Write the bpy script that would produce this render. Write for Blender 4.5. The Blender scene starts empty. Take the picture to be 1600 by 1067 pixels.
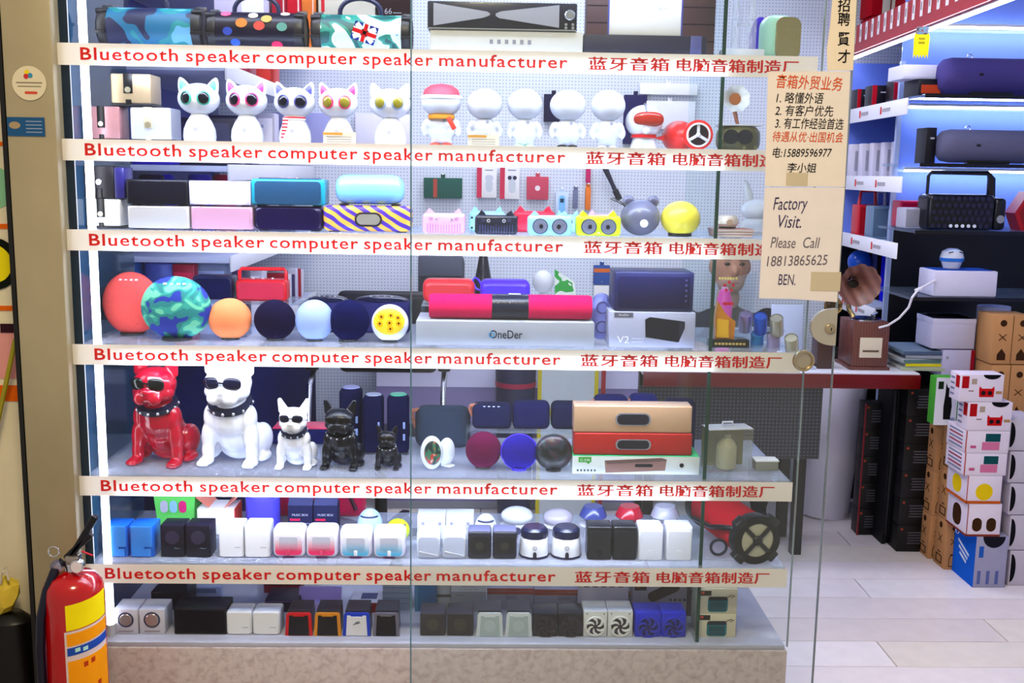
import bpy, bmesh, math, random
from mathutils import Vector, Matrix, Euler

# ------------------------------------------------------------------ camera, world, light, exposure
sc = bpy.context.scene
COL = sc.collection
random.seed(7)
YAW, PITCH, ROLL, FPX = 0.02407, 0.15977, 0.01593, 1657.0
CAM = Vector((0.0, -2.5, 1.5))
_f = Vector((math.sin(YAW) * math.cos(PITCH), math.cos(YAW) * math.cos(PITCH), -math.sin(PITCH)))
_r0 = Vector((math.cos(YAW), -math.sin(YAW), 0))
_u0 = _r0.cross(_f)
_r = math.cos(ROLL) * _r0 + math.sin(ROLL) * _u0
_u = -math.sin(ROLL) * _r0 + math.cos(ROLL) * _u0
cd = bpy.data.cameras.new('camera')
cam = bpy.data.objects.new('camera', cd)
COL.objects.link(cam)
cd.sensor_width = 36.0
cd.lens = FPX / 1600.0 * 36.0
cd.clip_start = 0.05
mw = Matrix((( _r.x, _u.x, -_f.x, CAM.x), (_r.y, _u.y, -_f.y, CAM.y), (_r.z, _u.z, -_f.z, CAM.z), (0, 0, 0, 1)))
cam.matrix_world = mw
sc.camera = cam

world = bpy.data.worlds.new('mall_ambient')
sc.world = world
world.use_nodes = True
world.node_tree.nodes['Background'].inputs[0].default_value = (1.0, 0.92, 0.82, 1)
world.node_tree.nodes['Background'].inputs[1].default_value = 0.50

LED_BAR, LED_TUBE, SHOP_PANEL, MALL_LAMP, SHELF_LED = 54.0, 9.0, 18.0, 90.0, 22.0
sc.view_settings.view_transform = 'Standard'
sc.view_settings.look = 'None'
sc.view_settings.exposure = 0.0
sc.view_settings.gamma = 1.0
sc.view_settings.use_curve_mapping = False
sc.cycles.use_denoising = True
sc.cycles.transparent_max_bounces = 32
sc.cycles.max_bounces = 6
sc.cycles.sample_clamp_indirect = 6.0
sc.cycles.caustics_reflective = False
sc.cycles.caustics_refractive = False

# ------------------------------------------------------------------ helpers
def ray(px, py):
    return (_f + _r * ((px - 800.0) / FPX) - _u * ((py - 533.5) / FPX))

def at(px, py, Y):
    d = ray(px, py)
    return CAM + d * ((Y - CAM.y) / d.y)

def onz(px, py, z):
    d = ray(px, py)
    return CAM + d * ((z - CAM.z) / d.z)

def rbox_data(w, d, h, r=0.0, seg=2):
    bm = bmesh.new()
    bmesh.ops.create_cube(bm, size=1.0)
    for v in bm.verts:
        v.co = Vector((v.co.x * w, v.co.y * d, v.co.z * h))
    r = min(r, 0.49 * min(w, d, h))
    if r > 1e-6:
        bmesh.ops.bevel(bm, geom=bm.edges[:], offset=r, segments=seg, affect='EDGES', profile=0.5)
    bm.verts.index_update()
    out = [v.co.copy() for v in bm.verts], [[v.index for v in f.verts] for f in bm.faces]
    bm.free()
    return out

class M:
    """Collects shapes and turns them into one mesh."""
    def __init__(s):
        s.v = []; s.f = []
    def add(s, v, f, c=(0, 0, 0), rot=None):
        o = len(s.v)
        c = Vector(c)
        if rot is not None:
            R = Euler(rot).to_matrix()
            v = [R @ Vector(p) for p in v]
        s.v += [Vector(p) + c for p in v]
        s.f += [[i + o for i in q] for q in f]
        return s
    def box(s, w, d, h, c=(0, 0, 0), r=0.0, rot=None, seg=2):      # c: centre of the box
        v, f = rbox_data(w, d, h, r, seg)
        return s.add(v, f, c, rot)
    def lathe(s, prof, n=24, c=(0, 0, 0), rot=None, cap=True):     # prof: (radius, z)
        v = []; f = []
        if prof[0] == prof[-1]: cap = False
        m = len(prof)
        for i in range(n):
            a = 2 * math.pi * i / n
            for (r, z) in prof:
                v.append((r * math.cos(a), r * math.sin(a), z))
        for i in range(n):
            j = (i + 1) % n
            for k in range(m - 1):
                f.append([i * m + k, j * m + k, j * m + k + 1, i * m + k + 1])
        if cap and prof[0][0] > 1e-6: f.append([i * m for i in range(n)][::-1])
        if cap and prof[-1][0] > 1e-6: f.append([i * m + m - 1 for i in range(n)])
        return s.add(v, f, c, rot)
    def cyl(s, r, h, c=(0, 0, 0), n=24, rot=None, b=0.0):
        p = [(r - b, 0), (r, b), (r, h - b), (r - b, h)] if b else [(r, 0), (r, h)]
        return s.lathe(p, n, c, rot)
    def ell(s, c, r, n=20, m=12, rot=None, p=1.0):
        prof = []
        for k in range(m + 1):
            t = -math.pi / 2 + math.pi * k / m
            prof.append((max(0.0, math.cos(t)) ** p, math.copysign(abs(math.sin(t)) ** p, math.sin(t))))
        prof[0] = (0.0, -1.0); prof[-1] = (0.0, 1.0)
        v = []; f = []
        q = len(prof)
        for i in range(n):
            a = 2 * math.pi * i / n
            for (rr, z) in prof:
                v.append((rr * math.cos(a) * r[0], rr * math.sin(a) * r[1], z * r[2]))
        for i in range(n):
            j = (i + 1) % n
            for k in range(q - 1):
                f.append([i * q + k, j * q + k, j * q + k + 1, i * q + k + 1])
        return s.add(v, f, c, rot)
    def tube(s, pts, r, n=8, closed=False):
        pts = [Vector(p) for p in pts]
        rs = r if isinstance(r, (list, tuple)) else [r] * len(pts)
        v = []; f = []
        N = len(pts)
        prev = None
        for i, p in enumerate(pts):
            if closed: t = pts[(i + 1) % N] - pts[i - 1]
            else: t = pts[min(i + 1, N - 1)] - pts[max(i - 1, 0)]
            t.normalize()
            if prev is None:
                a = t.cross(Vector((0, 0, 1)))
                if a.length < 1e-3: a = t.cross(Vector((1, 0, 0)))
            else:
                a = prev - t * prev.dot(t)
            a.normalize(); prev = a
            b = t.cross(a)
            for k in range(n):
                g = 2 * math.pi * k / n
                v.append(p + (a * math.cos(g) + b * math.sin(g)) * rs[i])
        for i in range(N if closed else N - 1):
            j = (i + 1) % N
            for k in range(n):
                l = (k + 1) % n
                f.append([i * n + k, i * n + l, j * n + l, j * n + k])
        if not closed:
            f.append(list(range(n))[::-1]); f.append([(N - 1) * n + k for k in range(n)])
        return s.add(v, f)
    def prism(s, pts, d, c=(0, 0, 0), rot=None):                    # outline in XZ pushed back along +Y by d
        n = len(pts)
        v = [(x, 0, z) for x, z in pts] + [(x, d, z) for x, z in pts]
        f = [list(range(n)), list(range(n, 2 * n))[::-1]]
        for i in range(n):
            j = (i + 1) % n
            f.append([j, i, n + i, n + j])
        return s.add(v, f, c, rot)
    def mesh(s, name='m', smooth=True, angle=0.7):
        me = bpy.data.meshes.new(name)
        me.from_pydata([tuple(p) for p in s.v], [], s.f)
        me.update()
        bm = bmesh.new(); bm.from_mesh(me)
        bmesh.ops.recalc_face_normals(bm, faces=bm.faces[:])
        bm.to_mesh(me); bm.free()
        if smooth:
            for q in me.polygons: q.use_smooth = True
            me.set_sharp_from_angle(angle=angle)
        return me

def rrect(w, h, r, n=5, cx=0, cz=0):
    r = min(r, w / 2 - 1e-5, h / 2 - 1e-5)
    pts = []
    for (sx, sz, a0) in ((1, 1, 0), (-1, 1, 90), (-1, -1, 180), (1, -1, 270)):
        for k in range(n + 1):
            a = math.radians(a0 + 90.0 * k / n)
            pts.append((cx + sx * (w / 2 - r) + r * math.cos(a), cz + sz * (h / 2 - r) + r * math.sin(a)))
    return pts

def blob(parts, voxel, name='blob', smooth=4):
    """One continuous surface from overlapping ellipsoids: (centre, radii, rotation)."""
    m = M()
    for p in parts:
        m.ell(p[0], p[1], 16, 10, p[2] if len(p) > 2 else None)
    me = m.mesh('tmp_blob', False)
    o = bpy.data.objects.new('tmp_blob', me); COL.objects.link(o)
    r = o.modifiers.new('r', 'REMESH'); r.mode = 'VOXEL'; r.voxel_size = voxel; r.use_smooth_shade = True
    k = o.modifiers.new('s', 'SMOOTH'); k.iterations = smooth; k.factor = 0.5
    dg = bpy.context.evaluated_depsgraph_get()
    out = bpy.data.meshes.new_from_object(o.evaluated_get(dg))
    bpy.data.objects.remove(o); bpy.data.meshes.remove(me)
    out.name = name
    for q in out.polygons: q.use_smooth = True
    return out

# ---- materials (all node based)
_MC = {}
def mat(col, rough=0.45, metal=0.0, grain=0.06, scale=60.0, bump=0.0, coat=0.0, emit=0.0, trans=0.0):
    col = tuple(c ** 1.4 for c in col)
    key = (tuple(col), rough, metal, grain, scale, bump, coat, emit, trans)
    if key in _MC: return _MC[key]
    m = bpy.data.materials.new('surface'); m.use_nodes = True
    nt = m.node_tree; b = nt.nodes['Principled BSDF']
    b.inputs['Roughness'].default_value = rough
    b.inputs['Metallic'].default_value = metal
    b.inputs['Coat Weight'].default_value = coat
    b.inputs['Specular IOR Level'].default_value = 0.08 if rough >= 0.7 else 0.35
    b.inputs['Transmission Weight'].default_value = trans
    tc = nt.nodes.new('ShaderNodeTexCoord')
    nz = nt.nodes.new('ShaderNodeTexNoise'); nz.inputs['Scale'].default_value = scale; nz.inputs['Detail'].default_value = 2.0
    nt.links.new(tc.outputs['Object'], nz.inputs['Vector'])
    mx = nt.nodes.new('ShaderNodeMix'); mx.data_type = 'RGBA'
    c = tuple(col)
    mx.inputs['A'].default_value = tuple(max(0, x * (1 - grain)) for x in c) + (1,)
    mx.inputs['B'].default_value = tuple(min(1, x * (1 + grain)) for x in c) + (1,)
    nt.links.new(nz.outputs['Fac'], mx.inputs['Factor'])
    nt.links.new(mx.outputs['Result'], b.inputs['Base Color'])
    if emit:
        b.inputs['Emission Color'].default_value = c + (1,)
        b.inputs['Emission Strength'].default_value = emit
    if bump:
        bp = nt.nodes.new('ShaderNodeBump'); bp.inputs['Strength'].default_value = bump; bp.inputs['Distance'].default_value = 0.002
        nt.links.new(nz.outputs['Fac'], bp.inputs['Height']); nt.links.new(bp.outputs['Normal'], b.inputs['Normal'])
    _MC[key] = m
    return m

def fabric(col, s=420.0): return mat(col, 0.9, 0, 0.22, s, 0.3)
def plastic(col, rough=0.3): return mat(col, rough, 0, 0.03, 40)
def paper(col): return mat(col, 0.75, 0, 0.05, 25)

def ramp_mat(tex, stops, rough=0.6, scale=10.0, const=True, dist=0.0, detail=1.5, stretch=(1, 1, 1), rot=(0, 0, 0), metal=0.0, bump=0.0):
    if const: stops = [(p_, tuple(x ** 1.35 for x in c_)) for p_, c_ in stops]
    m = bpy.data.materials.new('patterned_surface'); m.use_nodes = True
    nt = m.node_tree; b = nt.nodes['Principled BSDF']; b.inputs['Roughness'].default_value = rough; b.inputs['Metallic'].default_value = metal
    tc = nt.nodes.new('ShaderNodeTexCoord'); mp = nt.nodes.new('ShaderNodeMapping')
    mp.inputs['Scale'].default_value = stretch; mp.inputs['Rotation'].default_value = rot
    nt.links.new(tc.outputs['Object'], mp.inputs['Vector'])
    if tex == 'noise':
        t = nt.nodes.new('ShaderNodeTexNoise'); t.inputs['Detail'].default_value = detail; t.inputs['Distortion'].default_value = dist; out = t.outputs['Fac']
    elif tex == 'wave':
        t = nt.nodes.new('ShaderNodeTexWave'); t.inputs['Distortion'].default_value = dist; t.inputs['Detail'].default_value = detail; out = t.outputs['Fac']
    else:
        t = nt.nodes.new('ShaderNodeTexVoronoi'); out = t.outputs['Distance']
        t.inputs['Randomness'].default_value = dist
    t.inputs['Scale'].default_value = scale
    nt.links.new(mp.outputs['Vector'], t.inputs['Vector'])
    r = nt.nodes.new('ShaderNodeValToRGB'); r.color_ramp.interpolation = 'CONSTANT' if const else 'LINEAR'
    el = r.color_ramp.elements
    el[0].position = stops[0][0]; el[0].color = tuple(stops[0][1]) + (1,)
    el[1].position = stops[1][0]; el[1].color = tuple(stops[1][1]) + (1,)
    for p, c in stops[2:]:
        e = el.new(p); e.color = tuple(c) + (1,)
    nt.links.new(out, r.inputs['Fac']); nt.links.new(r.outputs['Color'], b.inputs['Base Color'])
    if bump:
        bp = nt.nodes.new('ShaderNodeBump'); bp.inputs['Strength'].default_value = bump; bp.inputs['Distance'].default_value = 0.001
        nt.links.new(out, bp.inputs['Height']); nt.links.new(bp.outputs['Normal'], b.inputs['Normal'])
    return m

def glass_mat(tint=(0.93, 0.98, 0.97), ior=1.45, rough=0.0, haze=0.0, haze_col=(0.8, 0.88, 0.95)):
    m = bpy.data.materials.new('clear_glass'); m.use_nodes = True
    nt = m.node_tree; nt.nodes.clear()
    out = nt.nodes.new('ShaderNodeOutputMaterial')
    tr = nt.nodes.new('ShaderNodeBsdfTransparent'); tr.inputs[0].default_value = tuple(tint) + (1,)
    gl = nt.nodes.new('ShaderNodeBsdfGlossy'); gl.inputs['Roughness'].default_value = rough
    lw = nt.nodes.new('ShaderNodeLayerWeight'); lw.inputs['Blend'].default_value = 0.5
    pw = nt.nodes.new('ShaderNodeMath'); pw.operation = 'POWER'; pw.inputs[1].default_value = 5.0
    f0 = ((ior - 1) / (ior + 1)) ** 2
    fr = nt.nodes.new('ShaderNodeMath'); fr.operation = 'MULTIPLY_ADD'; fr.inputs[1].default_value = (1 - f0) * (0.6 if ior > 1.05 else 0.1); fr.inputs[2].default_value = f0
    nt.links.new(lw.outputs['Facing'], pw.inputs[0]); nt.links.new(pw.outputs[0], fr.inputs[0])
    mx = nt.nodes.new('ShaderNodeMixShader')
    nt.links.new(fr.outputs[0], mx.inputs[0])
    src = tr
    if haze:
        df = nt.nodes.new('ShaderNodeBsdfDiffuse'); df.inputs[0].default_value = tuple(haze_col) + (1,)
        nz = nt.nodes.new('ShaderNodeTexNoise'); nz.inputs['Scale'].default_value = 5.0
        mu = nt.nodes.new('ShaderNodeMath'); mu.operation = 'MULTIPLY'; mu.inputs[1].default_value = haze * 2
        nt.links.new(nz.outputs['Fac'], mu.inputs[0])
        m2 = nt.nodes.new('ShaderNodeMixShader')
        nt.links.new(mu.outputs[0], m2.inputs[0]); nt.links.new(tr.outputs[0], m2.inputs[1]); nt.links.new(df.outputs[0], m2.inputs[2])
        src = m2
    nt.links.new(src.outputs[0], mx.inputs[1]); nt.links.new(gl.outputs[0], mx.inputs[2])
    nt.links.new(mx.outputs[0], out.inputs[0])
    return m

def film_mat(col, t=0.45):
    """translucent printed film"""
    m = bpy.data.materials.new('translucent_film'); m.use_nodes = True
    nt = m.node_tree; nt.nodes.clear()
    out = nt.nodes.new('ShaderNodeOutputMaterial')
    a = nt.nodes.new('ShaderNodeBsdfDiffuse'); a.inputs[0].default_value = tuple(col) + (1,)
    b = nt.nodes.new('ShaderNodeBsdfTranslucent'); b.inputs[0].default_value = tuple(col) + (1,)
    mx = nt.nodes.new('ShaderNodeMixShader'); mx.inputs[0].default_value = t
    nt.links.new(a.outputs[0], mx.inputs[1]); nt.links.new(b.outputs[0], mx.inputs[2]); nt.links.new(mx.outputs[0], out.inputs[0])
    return m

def emit_mat(col, s):
    m = bpy.data.materials.new('lamp_light'); m.use_nodes = True
    nt = m.node_tree; nt.nodes.clear()
    out = nt.nodes.new('ShaderNodeOutputMaterial'); e = nt.nodes.new('ShaderNodeEmission')
    e.inputs[0].default_value = tuple(col) + (1,); e.inputs[1].default_value = s
    nt.links.new(e.outputs[0], out.inputs[0])
    return m

# ---- objects
def ob(name, me, m, parent=None, loc=(0, 0, 0), rot=(0, 0, 0), scale=None, label=None, cat=None, group=None, kind=None):
    if isinstance(me, M): me = me.mesh(name)
    if not me.materials: me.materials.append(m)
    o = bpy.data.objects.new(name, me); COL.objects.link(o)
    if me.materials[0] is not m:
        o.material_slots[0].link = 'OBJECT'; o.material_slots[0].material = m
    o.location = loc; o.rotation_euler = rot
    if scale: o.scale = scale
    if parent is not None: o.parent = parent
    tag(o, label, cat, group, kind)
    return o

def tag(o, label=None, cat=None, group=None, kind=None):
    if label: o['label'] = label
    if cat: o['category'] = cat
    if group: o['group'] = group
    if kind: o['kind'] = kind
    return o

def thing(name, label, cat, loc=(0, 0, 0), rz=0.0, group=None, rot=None):
    o = bpy.data.objects.new(name, None); COL.objects.link(o)
    o.empty_display_size = 0.05
    o.location = loc; o.rotation_euler = rot if rot else (0, 0, rz)
    return tag(o, label, cat, group)

def fit(x0, x1, yt, Y, zb):
    xc = (x0 + x1) / 2
    a = at(x0, yt + 8, Y); b = at(x1, yt + 8, Y); c = at(xc, yt, Y)
    return (a.x + b.x) / 2, b.x - a.x, c.z - zb

def item(name, label, cat, x0, x1, yt, Y, zb, group=None, rz=0.0):
    """A thing standing on level zb; its front face lies at depth Y. Returns root, width, height."""
    X, w, h = fit(x0, x1, yt, Y, zb)
    return thing(name, label, cat, (X, Y, zb), rz, group), w, h

_TC = {}
def text_mesh(s, bold=0.0, spacing=1.0, font_shear=0.0, fat=0.0):
    key = (s, bold, spacing, font_shear, fat)
    if key in _TC: return _TC[key]
    c = bpy.data.curves.new('lettering', 'FONT'); c.body = s; c.offset = bold; c.space_character = spacing; c.shear = font_shear
    c.resolution_u = 3
    o = bpy.data.objects.new('lettering_tmp', c); COL.objects.link(o)
    dg = bpy.context.evaluated_depsgraph_get()
    me = bpy.data.meshes.new_from_object(o.evaluated_get(dg))
    bpy.data.objects.remove(o); bpy.data.curves.remove(c)
    xs = [v.co.x for v in me.vertices]; ys = [v.co.y for v in me.vertices]
    x0, x1, y0, y1 = min(xs), max(xs), min(ys), max(ys)
    for v in me.vertices:      # stand it up in XZ, centre it, unit width and height
        v.co = Vector(((v.co.x - (x0 + x1) / 2) / (x1 - x0), 0, (v.co.y - (y0 + y1) / 2) / (y1 - y0)))
    if fat:                    # heavier strokes: the outline twice, a little apart
        vs = [v.co.copy() for v in me.vertices]; fs = [list(q.vertices) for q in me.polygons]; n_ = len(vs)
        me = bpy.data.meshes.new('lettering')
        me.from_pydata([tuple(v + Vector((-fat, 0, 0))) for v in vs] + [tuple(v + Vector((fat, 0.00005, 0))) for v in vs], [], fs + [[i + n_ for i in q] for q in fs])
    me.materials.clear()
    me['y0'] = y0; me['y1'] = y1
    _TC[key] = (me, (x1 - x0) / (y1 - y0))
    return _TC[key]

def txt(parent, s, m, x, z, w=None, h=None, y=-0.0012, name='lettering', bold=0.0, spacing=1.0, rot=(0, 0, 0), shear=0.0, fat=0.0):
    me, asp = text_mesh(s, bold, spacing, shear, fat)
    if w is None: w = h * asp
    if h is None: h = w / asp
    return ob(name, me, m, parent, (x, y, z), rot, (w, 1, h))

def word(parent, s, m, x0, x1, zbase, em, y, bold=0.0, spacing=1.0):
    me, asp = text_mesh(s, bold, spacing)
    return ob('lettering', me, m, parent, ((x0 + x1) / 2, y, zbase + (me['y0'] + me['y1']) / 2 * em), (0, 0, 0), (x1 - x0, 1, (me['y1'] - me['y0']) * em))

_BX = {}
def bx(w, d, h, r=0.0, seg=2):
    """A box resting on z=0 whose front face is at y=0, shared between alike pieces."""
    k = (round(w, 4), round(d, 4), round(h, 4), round(r, 4), seg)
    if k not in _BX: _BX[k] = M().box(w, d, h, (0, d / 2, h / 2), r, seg=seg).mesh('box')
    return _BX[k]

def prt(parent, name, m, x, z, w, h, y=-0.0008, r=0.0):
    """flat print on a front face: centre x,z"""
    if r: me = M().prism(rrect(w, h, r), 0.0008).mesh(name)
    else: me = bx(w, 0.0008, h)
    return ob(name, me, m, parent, (x, y, z if r else z - h / 2))

def disc(parent, name, m, x, z, r, d=0.003, y=0.0, n=28, b=0.0, sx=1.0):
    """round thing on a front face, standing out by d"""
    me = M().cyl(r, d, (0, 0, 0), n, (math.pi / 2, 0, 0), b).mesh(name)
    return ob(name, me, m, parent, (x, y, z), (0, 0, 0), (sx, 1, 1) if sx != 1 else None)

def ring(parent, name, m, x, z, r, t, y=0.0, n=28, sx=1.0, sz=1.0):
    pts = [(r * sx * math.cos(2 * math.pi * i / n), 0, r * sz * math.sin(2 * math.pi * i / n)) for i in range(n)]
    return ob(name, M().tube(pts, t, 8, True), m, parent, (x, y, z))

WHITE = (0.78, 0.79, 0.84); BLACK = (0.012, 0.012, 0.016); NAVY = (0.012, 0.02, 0.10)
RED = (0.62, 0.02, 0.03)
CHROME = mat((0.75, 0.76, 0.8), 0.2, 1.0, 0.03)
# ------------------------------------------------------------------ the setting
XL, XR = -0.9296, 0.69998                       # lettering of the shelf strips, left and right end
ZS = [1.74548, 1.53170, 1.32445, 1.05364, 0.73102, 0.50816]   # strip centres
ZA, ZB, ZC, ZD, ZE, ZF = [z + 0.022 for z in ZS]               # shelf tops
ZG = at(640, 1008, 0.0).z                                       # top of the plinth
YB = 2.5

def struct(name, me, m, loc=(0, 0, 0), rot=(0, 0, 0), label=None, parent=None):
    o = ob(name, me, m, parent, loc, rot)
    if parent is None: tag(o, label, None, None, 'structure')
    return o

# floor with single planks
fl_base = struct('floor', M().box(6.0, 4.4, 0.05, (0.9, 0.7, -0.031)), mat((0.42, 0.38, 0.36), 0.6), label='pale laminate shop floor of wide planks')
pl_mats = [mat(c, 0.28, 0, 0.10, 14) for c in ((0.80, 0.74, 0.76), (0.84, 0.79, 0.82), (0.77, 0.71, 0.72), (0.86, 0.82, 0.85), (0.81, 0.76, 0.73))]
pl_mesh = M().box(1.196, 0.177, 0.012, (0, 0, -0.006), 0.0008, seg=1).mesh('plank')
for j in range(17):
    y = -0.25 + 0.18 * j
    off = (j * 0.437) % 1.2
    for k in range(5):
        x = -1.5 + off + 1.2 * k
        if x < -1.2 or x > 3.0: continue
        ob('plank', pl_mesh, pl_mats[(j * 3 + k * 2 + (j * k) % 2) % 5], fl_base, (x, y, 0))

# back wall: perforated board
def peg_mat():
    m = bpy.data.materials.new('perforated_board'); m.use_nodes = True
    nt = m.node_tree; b = nt.nodes['Principled BSDF']; b.inputs['Roughness'].default_value = 0.5
    tc = nt.nodes.new('ShaderNodeTexCoord'); mp = nt.nodes.new('ShaderNodeMapping'); mp.inputs['Rotation'].default_value = (math.pi / 2, 0, 0)
    v = nt.nodes.new('ShaderNodeTexVoronoi'); v.voronoi_dimensions = '2D'; v.inputs['Randomness'].default_value = 0.0; v.inputs['Scale'].default_value = 66.0
    lt = nt.nodes.new('ShaderNodeMath'); lt.operation = 'LESS_THAN'; lt.inputs[1].default_value = 0.23
    mx = nt.nodes.new('ShaderNodeMix'); mx.data_type = 'RGBA'
    mx.inputs['A'].default_value = (0.62, 0.66, 0.78, 1); mx.inputs['B'].default_value = (0.36, 0.39, 0.52, 1)
    nt.links.new(tc.outputs['Object'], mp.inputs[0]); nt.links.new(mp.outputs[0], v.inputs['Vector'])
    nt.links.new(v.outputs['Distance'], lt.inputs[0]); nt.links.new(lt.outputs[0], mx.inputs['Factor']); nt.links.new(mx.outputs['Result'], b.inputs['Base Color'])
    return m
struct('wall_back', M().box(3.9, 0.06, 2.8, (0.55, YB + 0.03, 1.4)), peg_mat(), label='pale perforated board back wall of the shop')
struct('wall_left', M().box(0.06, 2.6, 2.8, (-1.37, 1.25, 1.4)), mat((0.30, 0.36, 0.6), 0.6), label='blue tinted side wall behind the display shelving')
struct('wall_right', M().box(0.06, 2.6, 2.8, (2.5, 1.25, 1.4)), mat((0.55, 0.62, 0.85), 0.35), label='pale blue side wall behind the glass shelving')
struct('ceiling', M().box(4.0, 2.6, 0.06, (0.55, 1.25, 2.78)), mat((0.75, 0.75, 0.78), 0.7), label='white shop ceiling')

# ceiling lamps of the shop
def ceiling_lamp(x, y, w, d, label, k=1.0):
    t = thing('ceiling_panel_lamp', label, 'lamp', (x, y, 2.75), 0, 'flat ceiling lamps of the shop')
    ob('lamp_frame', M().box(w + 0.04, d + 0.04, 0.02, (0, 0, -0.01)), plastic((0.8, 0.8, 0.8)), t)
    ob('diffuser', M().box(w, d, 0.006, (0, 0, -0.024)), emit_mat((0.86, 0.88, 1.0), SHOP_PANEL * k), t)
ceiling_lamp(0.1, 1.75, 1.5, 0.3, 'flat white ceiling lamp before the perforated back wall', 1.3)
ceiling_lamp(1.0, 0.5, 0.9, 0.3, 'flat white ceiling lamp above the shop entrance', 1.4)

# mall corridor lamp, high up over the corridor
t = thing('corridor_ceiling_lamp', 'warm round corridor ceiling lamp in front of the shop', 'lamp', (-0.25, -1.9, 3.3))
ob('lamp_housing', M().cyl(0.34, 0.05, (0, 0, 0), 32), plastic((0.7, 0.68, 0.6)), t)
ob('diffuser', M().cyl(0.3, 0.01, (0, 0, -0.011), 32), emit_mat((1.0, 0.82, 0.52), MALL_LAMP), t)

# pillar
pilx0, pilx1 = at(22, 400, -0.03).x, at(98, 400, -0.03).x
steel = ramp_mat('noise', [(0.3, (0.30, 0.25, 0.15)), (0.7, (0.44, 0.37, 0.23))], 0.42, 3.0, False, 0.3, 4.0, (1, 1, 0.7), metal=0.25)
pil = struct('pillar', M().box(pilx1 - pilx0, 0.26, 2.9, ((pilx0 + pilx1) / 2, 0.1, 1.45), 0.004), steel, label='dull brushed metal pillar at the end of the display window')
struct('pillar_edge', M().box(0.010, 0.03, 2.9, (pilx0 - 0.006, -0.015, 1.45)), mat((0.02, 0.018, 0.015), 0.4), parent=pil)
# stickers on it
p = at(46, 130, -0.031)
t = thing('round_sticker', 'round cream paper sticker with coloured emblem on the metal pillar', 'sticker', (p.x, -0.0315, p.z))
disc(t, 'sticker_sheet', paper((0.72, 0.66, 0.52)), 0, 0, 0.038, 0.0008, n=40)
for i, (dx, dz, c) in enumerate(((-0.004, 0.024, (0.8, 0.65, 0.05)), (0.003, 0.017, (0.1, 0.35, 0.5)), (-0.006, 0.015, (0.6, 0.08, 0.1)))):
    disc(t, 'emblem', paper(c), dx, dz, 0.0055, 0.0005, -0.0008 - 0.0003 * i)
prt(t, 'print_line', paper((0.35, 0.32, 0.25)), 0, 0.001, 0.058, 0.003, -0.0012)
prt(t, 'print_line', paper((0.35, 0.32, 0.25)), 0, -0.007, 0.052, 0.0025, -0.0012)
prt(t, 'red_print', paper((0.65, 0.15, 0.1)), 0.003, -0.021, 0.028, 0.006, -0.0012, r=0.002)
p = at(41, 198, -0.031)
t = thing('blue_sticker', 'small rectangular dark blue sticker on the metal pillar', 'sticker', (p.x, -0.0315, p.z))
prt(t, 'sticker_sheet', paper((0.05, 0.16, 0.32)), 0, 0, 0.084, 0.042)
disc(t, 'emblem', paper((0.45, 0.36, 0.25)), -0.025, 0.003, 0.008, 0.0005, -0.001, sx=1.6)
for k in range(4): prt(t, 'print_line', paper((0.35, 0.42, 0.55)), 0.018, 0.012 - 0.008 * k, 0.036, 0.0022, -0.0014)

# plinth of the display window
marble = ramp_mat('noise', [(0.25, (0.34, 0.28, 0.28)), (0.5, (0.47, 0.41, 0.42)), (0.8, (0.54, 0.48, 0.49))], 0.22, 55.0, False, 0.6, 6.0)
plx1 = at(1228, 1015, 0.0).x
struct('wall_plinth', M().box(plx1 - pilx1 + 0.01, 0.5, ZG - 0.012, ((pilx1 + plx1) / 2, 0.253, (ZG - 0.012) / 2), 0.003), marble, label='speckled pinkish stone plinth under the display window')
struct('trim_1', M().box(plx1 - pilx1, 0.46, 0.012, ((pilx1 + plx1) / 2, 0.24, ZG - 0.006), 0.002), mat((0.55, 0.56, 0.66), 0.12, 0.0), label='glossy sill slab on top of the stone plinth')

# ------------------------------------------------------------------ display window: glass, strips, shelves, lamps
GL = glass_mat((0.97, 0.985, 0.985), 1.3)
GX0, GX1 = -0.985, 0.765
struct('window_1', M().box(GX1 - GX0, 0.008, 2.2 - ZG, ((GX0 + GX1) / 2, 0.004, (2.2 + ZG) / 2)), GL, label='fixed clear glass front of the display window')
GREEN = mat((0.01, 0.10, 0.075), 0.15, 0, 0.1)
ob('glass_edge', M().box(0.0025, 0.008, 2.2 - ZG, (GX1 + 0.0015, 0.004, (2.2 + ZG) / 2)), mat((0.35, 0.42, 0.42), 0.2), bpy.data.objects['window_1'])

# sliding door leaf in front of it
DY = -0.055
dx0 = at(643, 533, DY).x; dx1 = at(1304, 533, DY).x
door = struct('door_1', M().box(dx1 - dx0, 0.010, 2.19, ((dx0 + dx1) / 2, DY + 0.005, 1.105)), glass_mat((0.975, 0.99, 0.99), 1.28, 0, 0.010), label='sliding clear glass door leaf pushed open before the window')
ob('glass_edge', M().box(0.003, 0.0102, 2.19, (dx0 - 0.0016, DY + 0.005, 1.105)), mat((0.16, 0.30, 0.36), 0.2), door)
ob('glass_edge', M().box(0.0022, 0.0102, 2.19, (dx1 + 0.0013, DY + 0.005, 1.105)), mat((0.30, 0.34, 0.36), 0.2), door)
BRASS = mat((0.62, 0.54, 0.40), 0.28, 1.0, 0.04)
p = at(1255, 563, DY)
pull = ob('pull_ring', M().lathe([(0.0185, 0), (0.026, 0.0), (0.026, 0.006), (0.0245, 0.009), (0.020, 0.009), (0.0185, 0.004), (0.0185, 0)], 40, rot=(math.pi / 2, 0, 0)), BRASS, door, (p.x, DY, p.z))
ob('pull_plate', M().cyl(0.0185, 0.002, n=40, rot=(math.pi / 2, 0, 0)), mat((0.6, 0.55, 0.45), 0.35, 0.8, 0.05), pull)
p = at(1303, 510, DY)
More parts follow.
